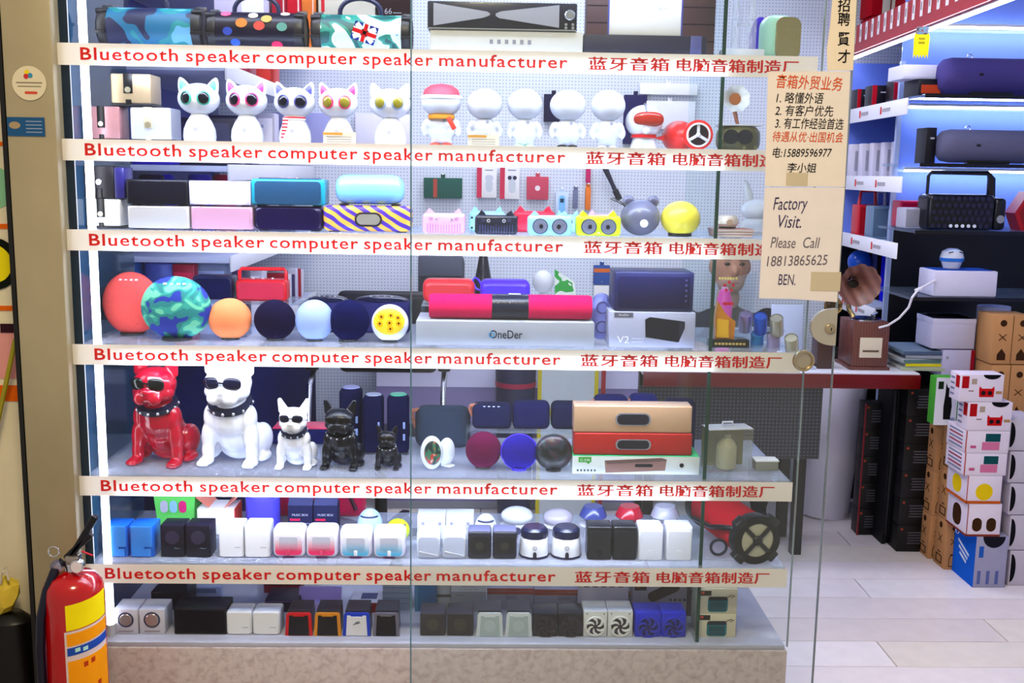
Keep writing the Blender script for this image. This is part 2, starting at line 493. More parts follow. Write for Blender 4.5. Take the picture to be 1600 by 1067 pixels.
pts = [(0.002, -0.043)] + [(0.002 - 0.060 * math.cos(a) ** 0.8, 0.0435 * math.sin(a)) for a in [math.radians(-88 + 176 * k / 24) for k in range(25)]] + [(0.002, 0.043)]
lock = ob('lock_plate', M().prism(pts, 0.014, (0, -0.014, 0)), mat((0.70, 0.66, 0.58), 0.38, 0.8, 0.05), door, (p.x, DY, p.z))
ob('lock_cylinder', M().lathe([(0.0, 0), (0.0125, 0), (0.0125, 0.004), (0.009, 0.006), (0, 0.006)], 28, rot=(math.pi / 2, 0, 0)), BRASS, lock, (-0.013, -0.014, -0.004))
ob('keyhole', M().box(0.002, 0.001, 0.007, (0, 0, 0)), mat(BLACK), lock, (-0.012, -0.0205, -0.004))

# printed strips
FILM = film_mat((0.88, 0.84, 0.78), 0.22)
FILM_RED = film_mat((0.72, 0.035, 0.03), 0.40)
strip_names = ['topmost', 'second from the top', 'third from the top', 'under the round ball speakers', 'under the dog speakers', 'lowest']
EW = 759 / 1117 * (XR - XL); CW = 325 / 1117 * (XR - XL)
for k, z in enumerate(ZS):
    t = thing('shelf_strip', 'cream strip with red lettering on the glass, ' + strip_names[k], 'strip', (0, -0.0015, z), 0, 'printed strips along the shelf edges')
    x1 = 0.755
    ob('film', M().add([(GX0, 0.0008, -0.0245), (x1, 0.0008, -0.0245), (x1, 0.0008, 0.0245), (GX0, 0.0008, 0.0245)], [[0, 1, 2, 3]]), FILM, t)
    u_ = (XR - XL) / 1117.0
    for s_, a_, b_ in (('Bluetooth', 124, 275), ('speaker', 287, 403), ('computer', 411, 553), ('speaker', 562, 672), ('manufacturer', 681, 883)):
        word(t, s_, FILM_RED, XL + (a_ - 124) * u_, XL + (b_ - 124) * u_, -0.0120, 0.0385, 0.0001, 0.018, 1.12)
    txt(t, '蓝牙音箱', FILM_RED, XR - CW + CW * 0.195, 0, CW * 0.39, 0.030, 0.0001, bold=0.009, spacing=1.1, fat=0.0045)
    txt(t, '电脑音箱制造厂', FILM_RED, XR - CW * 0.275, 0, CW * 0.55 + 0.02, 0.030, 0.0001, bold=0.009, spacing=1.05, fat=0.0028)

# glass shelves with lamps below their front edge
def shelf_mat():
    m = bpy.data.materials.new('frosted_glass_shelf'); m.use_nodes = True
    nt = m.node_tree; b = nt.nodes['Principled BSDF']
    b.inputs['Base Color'].default_value = (0.70, 0.74, 0.90, 1); b.inputs['Roughness'].default_value = 0.12
    tr = nt.nodes.new('ShaderNodeBsdfTransparent'); tr.inputs[0].default_value = (0.9, 0.95, 1, 1)
    mx = nt.nodes.new('ShaderNodeMixShader'); mx.inputs[0].default_value = 0.70
    nz = nt.nodes.new('ShaderNodeTexNoise'); nz.inputs['Scale'].default_value = 8
    out = nt.nodes['Material Output']
    nt.links.new(b.outputs[0], mx.inputs[1]); nt.links.new(tr.outputs[0], mx.inputs[2]); nt.links.new(mx.outputs[0], out.inputs[0])
    return m
SHELF = shelf_mat()
parx = at(1110, 533, 0.03).x
LEDM = emit_mat((0.74, 0.80, 1.0), LED_BAR)
LEDH = plastic((0.8, 0.82, 0.9))
for k, z in enumerate([ZA, ZB, ZC, ZD, ZE, ZF, 2.06]):
    nm = (strip_names + ['unseen above the frame'])[k]  # last bar is added out of view to light the top goods
    ob('glass_shelf', M().box(GX1 - GX0 - 0.02, 0.40, 0.010, ((GX0 + GX1) / 2, 0.222, z - 0.005), 0.001), SHELF, None, label='long frosted glass shelf of the display window, ' + nm, cat='shelf', group='glass shelves of the window')
    if k == 5: continue
    t = thing('shelf_lamp', 'slim white light bar under the front edge of the shelf, ' + nm, 'lamp', ((GX0 + parx) / 2 + 0.05, 0.022, z - 0.0105), 0, 'light bars under the glass shelves')
    L = parx - GX0 - 0.12
    ob('housing', M().box(L, 0.020, 0.016, (0, 0, -0.008)), LEDH, t)
    ob('diffuser', M().box(L - 0.004, 0.014, 0.016, (0, 0.0, -0.0245), 0.004), LEDM, t)

# glass upright dividing the shelves, and the left side panel
ob('glass_divider', M().box(0.010, 0.39, 2.06 - ZG, (parx, 0.225, (2.06 + ZG) / 2)), glass_mat((0.92, 0.97, 0.97), 1.004), None, label='upright glass divider near the door side of the shelves', cat='divider')
ob('glass_edge', M().box(0.0085, 0.004, 2.06 - ZG, (parx, 0.0275, (2.06 + ZG) / 2)), GREEN, bpy.data.objects['glass_divider'])
sx = at(103, 400, 0.02).x
ob('side_panel', M().box(0.008, 0.40, 2.06 - ZG, (-0.972, 0.225, (2.06 + ZG) / 2)), mat((0.03, 0.09, 0.16), 0.08), None, label='dark green glass side panel beside the pillar', cat='panel')
ob('glass_edge', M().box(0.022, 0.006, 2.06 - ZG, (-0.972, 0.018, (2.06 + ZG) / 2)), mat((0.01, 0.05, 0.10), 0.08), bpy.data.objects['side_panel'])
zz = 2.06 - ZG
t = thing('tube_lamp', 'upright glowing white tube lamp at the pillar side of the shelves', 'lamp', (-0.940, 0.05, ZG))
ob('tube', M().cyl(0.0095, zz - 0.06, (0, 0, 0.03), 16), emit_mat((0.85, 0.87, 1.0), LED_TUBE), t)
for z in (0.0, zz - 0.03): ob('end_cap', M().cyl(0.011, 0.03, (0, 0, z), 16), plastic((0.6, 0.6, 0.65)), t)
# ------------------------------------------------------------------ builders for goods on the shelves
BLK = plastic(BLACK, 0.35); WHT = plastic(WHITE, 0.25); GREY = plastic((0.35, 0.36, 0.40))
DKG = plastic((0.05, 0.05, 0.06), 0.4)

def barrel(label, x0, x1, yt, yb, Y, zb, skin, hx0, hx1, hy, deco=None):
    X, w, h = fit(x0, x1, yt, Y, zb)
    r = (at(500, yt, Y).z - at(500, yb, Y).z) / 2
    t = thing('barrel_speaker', label, 'speaker', (X, Y + r, zb), 0, 'carry barrel speakers on the top shelf')
    cz = r + 0.004
    ob('body', M().cyl(r, w * 0.80, (-w * 0.40, 0, cz), 36, (0, math.pi / 2, 0)), skin, t)
    for s in (-1, 1):
        c = ob('end_cap', M().lathe([(r * 1.03, 0), (r * 1.05, 0.004), (r * 1.0, w * 0.08), (r * 0.86, w * 0.10), (r * 0.80, w * 0.085), (0.0, w * 0.075)], 32, rot=(0, s * math.pi / 2, 0)), DKG, t, (s * w * 0.40, 0, cz))
        for a in range(6):
            q = math.radians(60 * a + 15)
            ob('lug', M().box(w * 0.10, 0.012, 0.008, (s * w * 0.05, math.cos(q) * r * 1.04, math.sin(q) * r * 1.04), 0.002, rot=(q, 0, 0)), DKG, c)
        ob('foot', M().box(0.02, 0.05, 0.012, (s * w * 0.3, 0, 0.006), 0.002), DKG, t)
    a = at(hx0, hy, Y + r); b = at(hx1, hy, Y + r)
    hw = (b.x - a.x) / 2; hc = (a.x + b.x) / 2 - X; top = cz + r
    pts = [(hc + hw * math.cos(math.pi * k / 14), 0, top - 0.004 + 0.042 * math.sin(math.pi * k / 14) ** 0.7) for k in range(15)]
    ob('handle', M().tube(pts, 0.0055, 8), plastic((0.03, 0.04, 0.12), 0.4), t)
    if deco: deco(t, w, r, cz)
    return t

camo_blue = ramp_mat('noise', [(0.0, (0.02, 0.03, 0.12)), (0.42, (0.02, 0.22, 0.38)), (0.52, (0.03, 0.33, 0.36)), (0.6, (0.22, 0.5, 0.75))], 0.5, 13.0, True, 0.5, 1.2)
barrel('blue and teal camouflage barrel speaker beside the pillar on the top shelf', 146, 313, 8, 74, 0.085, ZA, camo_blue, 196, 262, 6)
def stickers(t, w, r, cz):
    cols = [(0.8, 0.2, 0.35), (0.75, 0.75, 0.7), (0.75, 0.3, 0.1), (0.1, 0.2, 0.6), (0.7, 0.08, 0.2), (0.2, 0.4, 0.35), (0.6, 0.6, 0.62), (0.65, 0.15, 0.12), (0.1, 0.15, 0.5), (0.55, 0.45, 0.2)]
    pos = [(-0.30, 55), (-0.02, 48), (-0.13, 20), (-0.2, -38), (0.22, -45), (0.28, 10), (0.3, 60), (0.05, 12), (-0.27, -5), (0.12, 35)]
    for c, (u, deg) in zip(cols, pos):
        a = math.radians(deg); rr = r * (0.2 + 0.08 * random.random())
        me = M().cyl(rr, 0.0012, (0, 0, 0), 18, (math.pi / 2 - a, 0, 0))
        ob('round_sticker_print', me, paper(c), t, (u * w, -r * math.cos(a) * 1.0, cz + r * math.sin(a) * 1.0), scale=(1.2, 1, 1))
barrel('black barrel speaker dotted with round colourful stickers on the top shelf', 319, 474, 18, 80, 0.085, ZA, plastic((0.02, 0.012, 0.05), 0.35), 366, 436, 18, stickers)
def union(t, w, r, cz):
    # British flag patch wrapped on the front, tilted
    f = ob('flag_print', M().box(w * 0.24, 0.0016, r * 0.95, (0, 0, 0), 0), paper((0.03, 0.07, 0.35)), t, (w * 0.04, -r * 1.005, cz - r * 0.05), (0, math.radians(18), 0))
    for a, ww, c, dy in ((math.radians(34), 0.011, (0.85, 0.85, 0.85), 0.0006), (math.radians(-34), 0.011, (0.85, 0.85, 0.85), 0.0006), (0, 0.016, (0.85, 0.85, 0.85), 0.001), (math.pi / 2, 0.016, (0.85, 0.85, 0.85), 0.001), (0, 0.009, (0.6, 0.02, 0.03), 0.0014), (math.pi / 2, 0.009, (0.6, 0.02, 0.03), 0.0014)):
        L = w * 0.24 if abs(a) < 1 else r * 0.95
        ob('flag_band', M().box(L, 0.0008, ww, (0, 0, 0), 0, (0, a, 0)), paper(c), f, (0, -dy - 0.0008, 0))
union_skin = ramp_mat('noise', [(0.0, (0.01, 0.16, 0.16)), (0.40, (0.03, 0.34, 0.28)), (0.47, (0.7, 0.8, 0.85)), (0.66, (0.2, 0.5, 0.7))], 0.45, 10.0, True, 1.6, 1.0)
barrel('teal and white graffiti barrel speaker with British flag on the top shelf', 484, 642, 23, 84, 0.085, ZA, union_skin, 531, 596, 22, union)

# cubes with leather strap
def strap_cube(label, x0, x1, yt, Y, zb, col, strap, btn=(0.7, 0.65, 0.5), rz=0.0, dark_front=None):
    t, w, h = item('cube_speaker', label, 'speaker', x0, x1, yt, Y, zb, 'cube speakers with a strap', rz)
    ob('body', bx(w * 0.97, w * 0.85, h - 0.006, 0.004), col, t, (0, 0, 0.006))
    ob('base_strip', bx(w, w * 0.85, 0.006, 0.001), DKG, t)
    s = ob('strap', bx(w * 0.22, 0.0025, h * 0.62, 0.0008), strap, t, (-w * 0.06, -0.0025, h * 0.39))
    disc(t, 'strap_button', mat(btn, 0.3, 0.8), -w * 0.06, h * 0.50, w * 0.07, 0.003, -0.0025)
    ob('tab', bx(w * 0.14, 0.002, h * 0.15, 0.0006), strap, t, (-w * 0.06, -0.002, 0.004))
    return t, w, h
t, w, h = strap_cube('pink metal cube speaker with black strap, lower cube nearest the pillar', 134, 187, 166, 0.105, ZB, mat((0.60, 0.36, 0.38), 0.3, 0.3), BLK)
hp = h
t, w, h = strap_cube('pale grey cube speaker with cream strap, lower cube beside the pink one', 202, 268, 168, 0.105, ZB, mat((0.66, 0.68, 0.76), 0.3, 0.2), plastic((0.65, 0.62, 0.5)))
strap_cube('gold metal cube speaker with black strap, sitting on two other cubes', 171, 236, 115, 0.110, ZB + hp + 0.002, mat((0.62, 0.50, 0.34), 0.3, 0.4), BLK)

# cat speakers
_cat = {}
def cat_meshes():
    H = 1.0
    body = M().lathe([(0.0, 0.0), (0.20, 0.0), (0.25, 0.02), (0.262, 0.10), (0.25, 0.22), (0.20, 0.34), (0.15, 0.42), (0.12, 0.48), (0.10, 0.52)], 28)
    head = M().ell((0, 0, 0.70), (0.335, 0.29, 0.255), 28, 18)
    ear = M().lathe([(0.11, 0.0), (0.09, 0.08), (0.055, 0.16), (0.02, 0.205), (0.0, 0.21)], 16)
    inner = M().lathe([(0.07, 0.0), (0.055, 0.06), (0.03, 0.12), (0.0, 0.145)], 12)
    eye = M().ell((0, 0, 0), (0.098, 0.045, 0.102), 20, 12)
    rim = M().ell((0, 0, 0), (0.112, 0.04, 0.116), 20, 12)
    for n, m in (('body', body), ('head', head), ('ear', ear), ('inner', inner), ('eye', eye), ('rim', rim)): _cat[n] = m.mesh(n)
cat_meshes()
DARKEYE = plastic((0.01, 0.012, 0.03), 0.08)
def cat(label, x0, x1, yt, Y, zb, earcol, eyecol, scarf=None, rz=0.0):
    X, w, h = fit(x0, x1, yt, Y, zb)
    s = h
    t = thing('cat_speaker', label, 'speaker', (X, Y + 0.3 * s * 0.5, zb), rz, 'white cat speakers on one shelf')
    sx = w / (0.67)
    S = (sx, sx, s)
    ob('body', _cat['body'], WHT, t, scale=S)
    ob('head', _cat['head'], WHT, t, scale=S)
    for q in (-1, 1):
        e = ob('ear', _cat['ear'], WHT, t, (q * 0.215 * sx, 0, 0.845 * s), (0, q * 0.38, 0), (sx, sx * 0.6, s))
        ob('inner_ear', _cat['inner'], plastic(earcol), e, (0, -0.085, 0.015), scale=(1.0, 0.7, 1))
        y = -0.258 * sx
        ob('eye_rim', _cat['rim'], plastic(earcol), t, (q * 0.14 * sx, y + 0.006 * sx, 0.705 * s), (0.0, 0, q * 0.45), S)
        ob('eye', _cat['eye'], plastic(eyecol, 0.08), t, (q * 0.14 * sx, y, 0.705 * s), (0.0, 0, q * 0.45), S)
    disc(t, 'emblem', plastic((0.6, 0.6, 0.66)), 0, 0.22 * s, 0.035 * sx, 0.002, -0.247 * sx)
    if scarf:
        wrap = ob('scarf', M().lathe([(0.13 * sx, 0.40 * s), (0.175 * sx, 0.41 * s), (0.175 * sx, 0.47 * s), (0.13 * sx, 0.48 * s)], 24), scarf, t)
        ob('scarf_tail', M().box(0.09 * sx, 0.03 * sx, 0.36 * s, (-0.13 * sx, -0.22 * sx, 0.26 * s), 0.004, (0.15, 0.15, 0)), scarf, t)
    return t
scarf_mat = ramp_mat('wave', [(0.0, (0.75, 0.05, 0.1)), (0.5, (0.9, 0.9, 0.92))], 0.8, 40.0, True, 0.0, 0, rot=(0, math.pi / 2, 0))
cat('white cat speaker with mint green inner ears, nearest the cube speakers', 273, 339, 124, 0.085, ZB, (0.12, 0.52, 0.40), (0.01, 0.015, 0.03))
cat('white cat speaker with pink ears and dark eyes, no scarf', 349, 414, 127, 0.085, ZB, (0.72, 0.08, 0.28), (0.012, 0.01, 0.03))
cat('white cat speaker wearing a red and white striped scarf', 425, 490, 131, 0.085, ZB, (0.10, 0.10, 0.30), (0.012, 0.012, 0.03), scarf_mat)
cat('white cat speaker with red ears and yellowish eyes above a price card', 495, 558, 132, 0.085, ZB, (0.75, 0.06, 0.2), (0.28, 0.24, 0.04))
cat('white cat speaker with pale ears and olive eyes beside the door edge', 576, 641, 133, 0.085, ZB, (0.42, 0.50, 0.68), (0.30, 0.27, 0.05))

# price cards
def price(label, x0, x1, y0, Y, zb):
    t, w, h = item('price_card', label, 'card', x0, x1, y0, Y, zb, 'price cards before the figures')
    ob('card', bx(w, 0.0015, h), paper((0.72, 0.66, 0.55)), t, rot=(-0.12, 0, 0))
    prt(t, 'header', paper((0.75, 0.42, 0.10)), -w * 0.2, h * 0.84, w * 0.6, h * 0.18, -0.006)
    for k in range(3): prt(t, 'print_line', paper((0.4, 0.36, 0.3)), 0, h * (0.6 - 0.18 * k), w * 0.75, h * 0.05, -0.006)
price('small price card leaning before the cat speaker with red ears', 505, 556, 206, 0.060, ZB)
price('small price card leaning before the round-headed figure speakers', 731, 780, 210, 0.060, ZB)

# round-headed figure speakers (plain, faceless)
_fig = {}
_fig['body'] = blob([((0, 0, 0.33), (0.19, 0.15, 0.20)), ((0, 0, 0.22), (0.20, 0.16, 0.17)), ((0, 0, 0.43), (0.15, 0.12, 0.10)),
    ((-0.09, 0, 0.09), (0.075, 0.085, 0.12)), ((0.09, 0, 0.09), (0.075, 0.085, 0.12)),
    ((-0.22, 0, 0.37), (0.07, 0.07, 0.10), (0, 0.5, 0)), ((0.22, 0, 0.37), (0.07, 0.07, 0.10), (0, -0.5, 0)),
    ((-0.265, -0.01, 0.28), (0.055, 0.055, 0.09), (0, 0.1, 0)), ((0.265, -0.01, 0.28), (0.055, 0.055, 0.09), (0, -0.1, 0)),
    ((-0.25, -0.03, 0.21), (0.04, 0.04, 0.05)), ((0.25, -0.03, 0.21), (0.04, 0.04, 0.05))], 0.018, 'figure_body', 3)
_fig['head'] = M().ell((0, 0, 0.735), (0.30, 0.27, 0.265), 28, 18).mesh('figure_head')
_fig['foot'] = M().ell((0, 0, 0.035), (0.085, 0.12, 0.04), 16, 8).mesh('figure_foot')
FIGW = plastic((0.66, 0.67, 0.74), 0.35)
def figure(label, x0, x1, yt, Y, zb, feet=FIGW, tint=FIGW, hat=False):
    X, w, h = fit(x0, x1, yt, Y, zb)
    s = h; sx = w / 0.63
    t = thing('round_head_speaker', label, 'speaker', (X, Y + 0.16 * sx, zb), 0, 'white round-headed figure speakers')
    S = (sx, sx, s)
    ob('body', _fig['body'], tint, t, scale=S); ob('head', _fig['head'], FIGW, t, scale=S)
    for q in (-1, 1): ob('foot', _fig['foot'], feet, t, (q * 0.09 * sx, -0.03 * sx, 0), scale=S)
    disc(t, 'button', plastic((0.4, 0.4, 0.48)), 0.05 * sx, 0.43 * s, 0.028 * sx, 0.002, -0.128 * sx)
    for k in range(4): disc(t, 'control_dot', plastic((0.6, 0.6, 0.66)), (-0.09 + 0.06 * k) * sx, 0.28 * s, 0.01 * sx, 0.002, -0.165 * sx)
    if hat:
        HR = plastic((0.72, 0.08, 0.12), 0.6)
        ob('hat', M().lathe([(0.285, 0.80), (0.25, 0.93), (0.16, 1.0), (0.0, 1.03)], 24).mesh('hat'), HR, t, scale=(sx * 1.02, sx, s))
        ob('hat_brim', M().tube([(0.285 * math.cos(a), 0.26 * math.sin(a), 0.80) for a in [2 * math.pi * k / 20 for k in range(20)]], 0.035, 8, True).mesh('brim'), plastic((0.9, 0.9, 0.92), 0.7), t, scale=S)
        sc_ = plastic((0.75, 0.35, 0.06), 0.8)
        ob('scarf', M().lathe([(0.14, 0.45), (0.20, 0.46), (0.20, 0.52), (0.14, 0.53)], 20).mesh('scarf'), sc_, t, scale=S)
        ob('scarf_tail', M().box(0.07 * sx, 0.02 * sx, 0.22 * s, (0.16 * sx, -0.19 * sx, 0.38 * s), 0.003, (0.1, -0.5, 0)), plastic((0.75, 0.12, 0.08), 0.8), t)
    return t
figure('white round-headed figure speaker wearing a red hat and orange scarf', 656, 722, 132, 0.085, ZB, plastic((0.75, 0.12, 0.08)), hat=True)
figure('plain white round-headed figure speaker behind the price card', 728, 787, 137, 0.085, ZB)
figure('white round-headed figure speaker with pale green feet', 792, 850, 137, 0.085, ZB, plastic((0.5, 0.85, 0.6)))
figure('white round-headed figure speaker standing on black shoes', 859, 919, 139, 0.085, ZB, BLK)
figure('white round-headed figure speaker next to the goggled pilot', 924, 981, 139, 0.085, ZB)

# pilot with goggles and its red rocket
t, w, h = item('pilot_speaker', 'white pilot figure with reddish goggles and red collar', 'speaker', 981, 1041, 163, 0.085, ZB)
y0 = w * 0.45
ob('head', M().ell((0, y0, h * 0.64), (w * 0.5, w * 0.45, h * 0.37), 28, 18), WHT, t)
ob('goggles', M().ell((w * 0.07, y0 - w * 0.34, h * 0.68), (w * 0.40, w * 0.14, h * 0.17), 24, 14, p=0.8), plastic((0.40, 0.05, 0.03), 0.06), t)
ob('helmet_ridge', M().tube([(0, y0 - w * 0.47 * math.cos(a), h * 0.64 + h * 0.39 * math.sin(a)) for a in [math.pi * k / 12 for k in range(2, 13)]], 0.0025, 6), GREY, t)
ob('microphone', M().ell((w * 0.0, y0 - w * 0.46, h * 0.42), (w * 0.10, w * 0.06, h * 0.08), 16, 10), WHT, t)
ob('collar', M().lathe([(w * 0.2, h * 0.27), (w * 0.34, h * 0.28), (w * 0.34, h * 0.34), (w * 0.2, h * 0.36)], 24, (0, y0, 0)), plastic(RED), t)
ob('body', M().lathe([(0, 0), (w * 0.34, 0.0), (w * 0.36, h * 0.06), (w * 0.28, h * 0.28), (0.0, h * 0.32)], 24, (0, y0, 0)), WHT, t)
disc(t, 'chest_dial', plastic((0.6, 0.62, 0.6)), 0.0, h * 0.13, w * 0.12, 0.003, y0 - w * 0.35)
t, w, h = item('rocket_speaker', 'red rocket-shaped speaker with round three-spoke front', 'speaker', 1040, 1113, 184, 0.075, ZB)
rr = h * 0.46
RK = plastic((0.75, 0.05, 0.05), 0.3)
ob('hull', M().ell((-w * 0.06, 0.10, h * 0.47), (rr * 1.12, 0.085, rr * 1.08), 24, 16), RK, t)
fr = ob('nose_ring', M().lathe([(rr * 0.72, 0.0), (rr * 1.0, 0.0), (rr * 1.0, 0.02), (rr * 0.72, 0.02), (rr * 0.72, 0.0)], 32, rot=(math.pi / 2, 0, 0)), RK, t, (w * 0.23, 0.03, h * 0.49))
ob('ring_lip', M().lathe([(rr * 0.70, 0), (rr * 0.82, 0), (rr * 0.82, 0.004), (rr * 0.70, 0.004), (rr * 0.70, 0)], 32, rot=(math.pi / 2, 0, 0)), WHT, fr, (0, -0.02, 0))
ob('cone', M().cyl(rr * 0.74, 0.003, n=28, rot=(math.pi / 2, 0, 0)), plastic((0.06, 0.03, 0.08)), fr, (0, -0.006, 0))
for a in (90, 210, 330):
    q = math.radians(a)
    ob('spoke', M().box(rr * 0.72, 0.004, rr * 0.2, (rr * 0.36 * math.cos(q), 0, rr * 0.36 * math.sin(q)), 0.001, (0, -q, 0)), WHT, fr, (0, -0.018, 0))
ob('hub', M().ell((0, 0, 0), (rr * 0.17, 0.005, rr * 0.17), 16, 8), WHT, fr, (0, -0.02, 0))
ob('wing', M().prism([(-w * 0.62, h * 0.40), (-w * 0.15, h * 0.62), (-w * 0.05, h * 0.30), (-w * 0.3, h * 0.28)], 0.01, (0, 0.08, 0)), RK, t)

# small gramophone speaker with white flower horn
t, w, h = item('gramophone_speaker', 'small gramophone speaker with white flower horn behind the glass divider', 'speaker', 1126, 1196, 195, 0.105, ZB)
ob('case', M().ell((0, 0.05, h * 0.5), (w * 0.5, 0.05, h * 0.5), 28, 14, p=0.55), mat((0.20, 0.19, 0.10), 0.3), t)
for q in (-0.26, 0.05): disc(t, 'dial', plastic((0.03, 0.04, 0.06), 0.1), q * w, h * 0.55, h * 0.27, 0.004, 0.002, sx=1.1)
for q in (0.05, 0.3): disc(t, 'knob', mat((0.3, 0.28, 0.15), 0.4, 0.5), q * w, h * 0.16, h * 0.07, 0.004, 0.006)
ob('top_plate', bx(w * 0.9, 0.08, 0.004, 0.001), WHT, t, (0, 0.01, h * 0.97))
hc = at(1158, 152, 0.06)
hx, hz = hc.x - t.location.x, hc.z - ZB
def horn(n=10, R=0.033, depth=0.05, lob=0.10):
    v = []; f = []; N = n * 6; prof = [(0.12, 1.0), (0.18, 0.8), (0.32, 0.5), (0.6, 0.22), (0.88, 0.06), (1.0, 0.0)]
    for i in range(N):
        a = 2 * math.pi * i / N
        for k, (r, d) in enumerate(prof):
            q = R * r * (1 + lob * abs(math.sin(n * a / 2)) * (k / 5.0) ** 2)
            v.append((q * math.cos(a), d * depth, q * math.sin(a)))
    m = len(prof)
    for i in range(N):
        j = (i + 1) % N
        for k in range(m - 1): f.append([i * m + k, i * m + k + 1, j * m + k + 1, j * m + k])
    return M().add(v, f)
ob('horn', horn(8, 0.030, 0.05), mat((0.88, 0.86, 0.84), 0.3), t, (hx, 0.0, hz))
ob('horn_throat', M().ell((0, 0, 0), (0.019, 0.004, 0.019), 20, 10), mat((0.55, 0.22, 0.08), 0.4), t, (hx, 0.020, hz))
ob('horn_neck', M().tube([(hx, 0.045, hz), (hx + 0.008, 0.07, hz - 0.01), (hx + 0.016, 0.07, hz - 0.04), (hx + 0.018, 0.05, h * 0.98)], [0.005, 0.006, 0.005, 0.004], 10), mat((0.5, 0.2, 0.1), 0.4), t)

# ---- top shelf, door side
t, w, h = item('speaker_carton', 'long white carton under the silver hourglass soundbar', 'carton', 672, 911, 48, 0.075, ZA)
ob('box', bx(w, 0.12, h, 0.0015), paper((0.72, 0.70, 0.66)), t)
for k in range(6): prt(t, 'icon_print', paper((0.35, 0.35, 0.38)), w * (-0.10 + 0.05 * k), h * 0.55, 0.008, 0.010)
hcart = h
t, w, h = item('soundbar', 'dark soundbar with two silver wedge grilles and a chrome knob', 'speaker', 668, 902, 3, 0.075, ZA + hcart + 0.001)
ob('body', bx(w, 0.11, h, 0.003), plastic((0.05, 0.05, 0.08), 0.25), t)
SIL = mat((0.55, 0.56, 0.66), 0.35, 0.6, 0.05, 300)
ob('grille', M().prism([(-w * 0.46, h * 0.12), (-w * 0.13, h * 0.42), (-w * 0.09, h * 0.5), (-w * 0.08, h * 0.56), (-w * 0.10, h * 0.64), (-w * 0.46, h * 0.92)], 0.003, (0, -0.003, 0)), SIL, t)
ob('grille', M().prism([(w * 0.38, h * 0.12), (w * 0.38, h * 0.92), (-w * 0.01, h * 0.66), (-w * 0.045, h * 0.58), (-w * 0.045, h * 0.5), (-w * 0.02, h * 0.42)], 0.003, (0, -0.003, 0)), SIL, t)
disc(t, 'knob', CHROME, w * 0.45, h * 0.56, h * 0.19, 0.012, b=0.002)
for a in (-1, 1):
    for b in (0.12, 0.24): disc(t, 'jack', CHROME, w * 0.45 + a * 0.008, h * b, 0.0035, 0.002)
ob('base_rail', bx(w, 0.004, h * 0.05), CHROME, t, (0, -0.004, 0.0))
t, w, h = item('black_carton', 'long black carton lying under the white acrylic sign', 'carton', 912, 1105, 55, 0.075, ZA)
ob('box', bx(w, 0.14, h, 0.0015), mat((0.045, 0.045, 0.09), 0.5, 0, 0.3, 200), t)
ob('corner_sleeve', bx(w * 0.09, 0.003, h, 0.0005), mat((0.16, 0.17, 0.36), 0.4), t, (w * 0.41, -0.003, 0))
ob('grille', M().prism([(-0.035 + 0.07 * k / 10, 0.016 * math.sin(math.pi * k / 10)) for k in range(11)], 0.002, (0, -0.002, 0)), mat((0.03, 0.03, 0.06), 0.7), t)
hb = h
t, w, h = item('acrylic_sign', 'white acrylic payment sign standing on the long black carton', 'sign', 953, 1066, -14, 0.085, ZA + hb + 0.001)
ob('sheet', bx(w, 0.004, h, 0.001), plastic((0.9, 0.9, 0.92), 0.15), t)
ob('edge', bx(0.003, 0.006, h), plastic((0.12, 0.15, 0.5)), t, (-w / 2 - 0.0015, -0.001, 0))
ob('edge', bx(0.003, 0.006, h), plastic((0.12, 0.15, 0.5)), t, (w / 2 + 0.0015, -0.001, 0))
for q in (-1, 1): 
    prt(t, 'logo_print', paper((0.70, 0.72, 0.78)), q * w * 0.24 - 0.006, h * 0.62, 0.010, 0.010, r=0.003)
    prt(t, 'print_line', paper((0.74, 0.75, 0.8)), q * w * 0.24 + 0.008, h * 0.62, 0.014, 0.004)
# crystal twin tower award
CRY = glass_mat((0.93, 0.95, 1.0), 1.5, 0.02, 0.22, (0.9, 0.92, 1.0))
t, w, h = item('crystal_tower_award', 'clear crystal award of two towers on a white base', 'award', 1130, 1195, 76, 0.095, ZA)
ob('base', bx(w, 0.05, h, 0.003), plastic((0.78, 0.8, 0.86), 0.1), t)
for q in (-0.17, 0.22):
    b = M()
    for (r, z0, z1) in ((0.0115, 0, 0.07), (0.0095, 0.07, 0.12), (0.007, 0.12, 0.15), (0.002, 0.15, 0.19)): b.cyl(r, z1 - z0, (0, 0, z0), 8)
    ob('tower', b, CRY, t, (q * w, 0.025, h))
ob('sky_bridge', bx(w * 0.32, 0.006, 0.006), CRY, t, (w * 0.025, 0.022, h + 0.055))
# pale green rounded speaker
t, w, h = item('rounded_speaker', 'pale green rounded speaker with tan cloth front beside the crystal award', 'speaker', 1199, 1256, 21, 0.125, ZA, rz=0.2)
ob('body', M().box(w * 0.95, 0.075, h, (0, 0.04, h / 2), 0.03, seg=5), plastic((0.50, 0.78, 0.66), 0.35), t)
ob('cloth_front', M().prism(rrect(w * 0.72, h * 0.86, 0.02, 6, w * 0.10, h * 0.5), 0.006, (0, -0.004, 0)), fabric((0.40, 0.36, 0.22)), t)
t, w, h = item('ball_speaker', 'violet ball speaker half hidden behind the crystal award', 'speaker', 1176, 1210, 24, 0.225, ZA)
ob('ball', M().ell((0, w / 2, h * 0.5), (w * 0.5, w * 0.5, h * 0.5), 24, 16), fabric((0.10, 0.04, 0.55)), t)
ob('foot_ring', M().cyl(w * 0.25, 0.006, (0, w / 2, 0), 20), DKG, t)

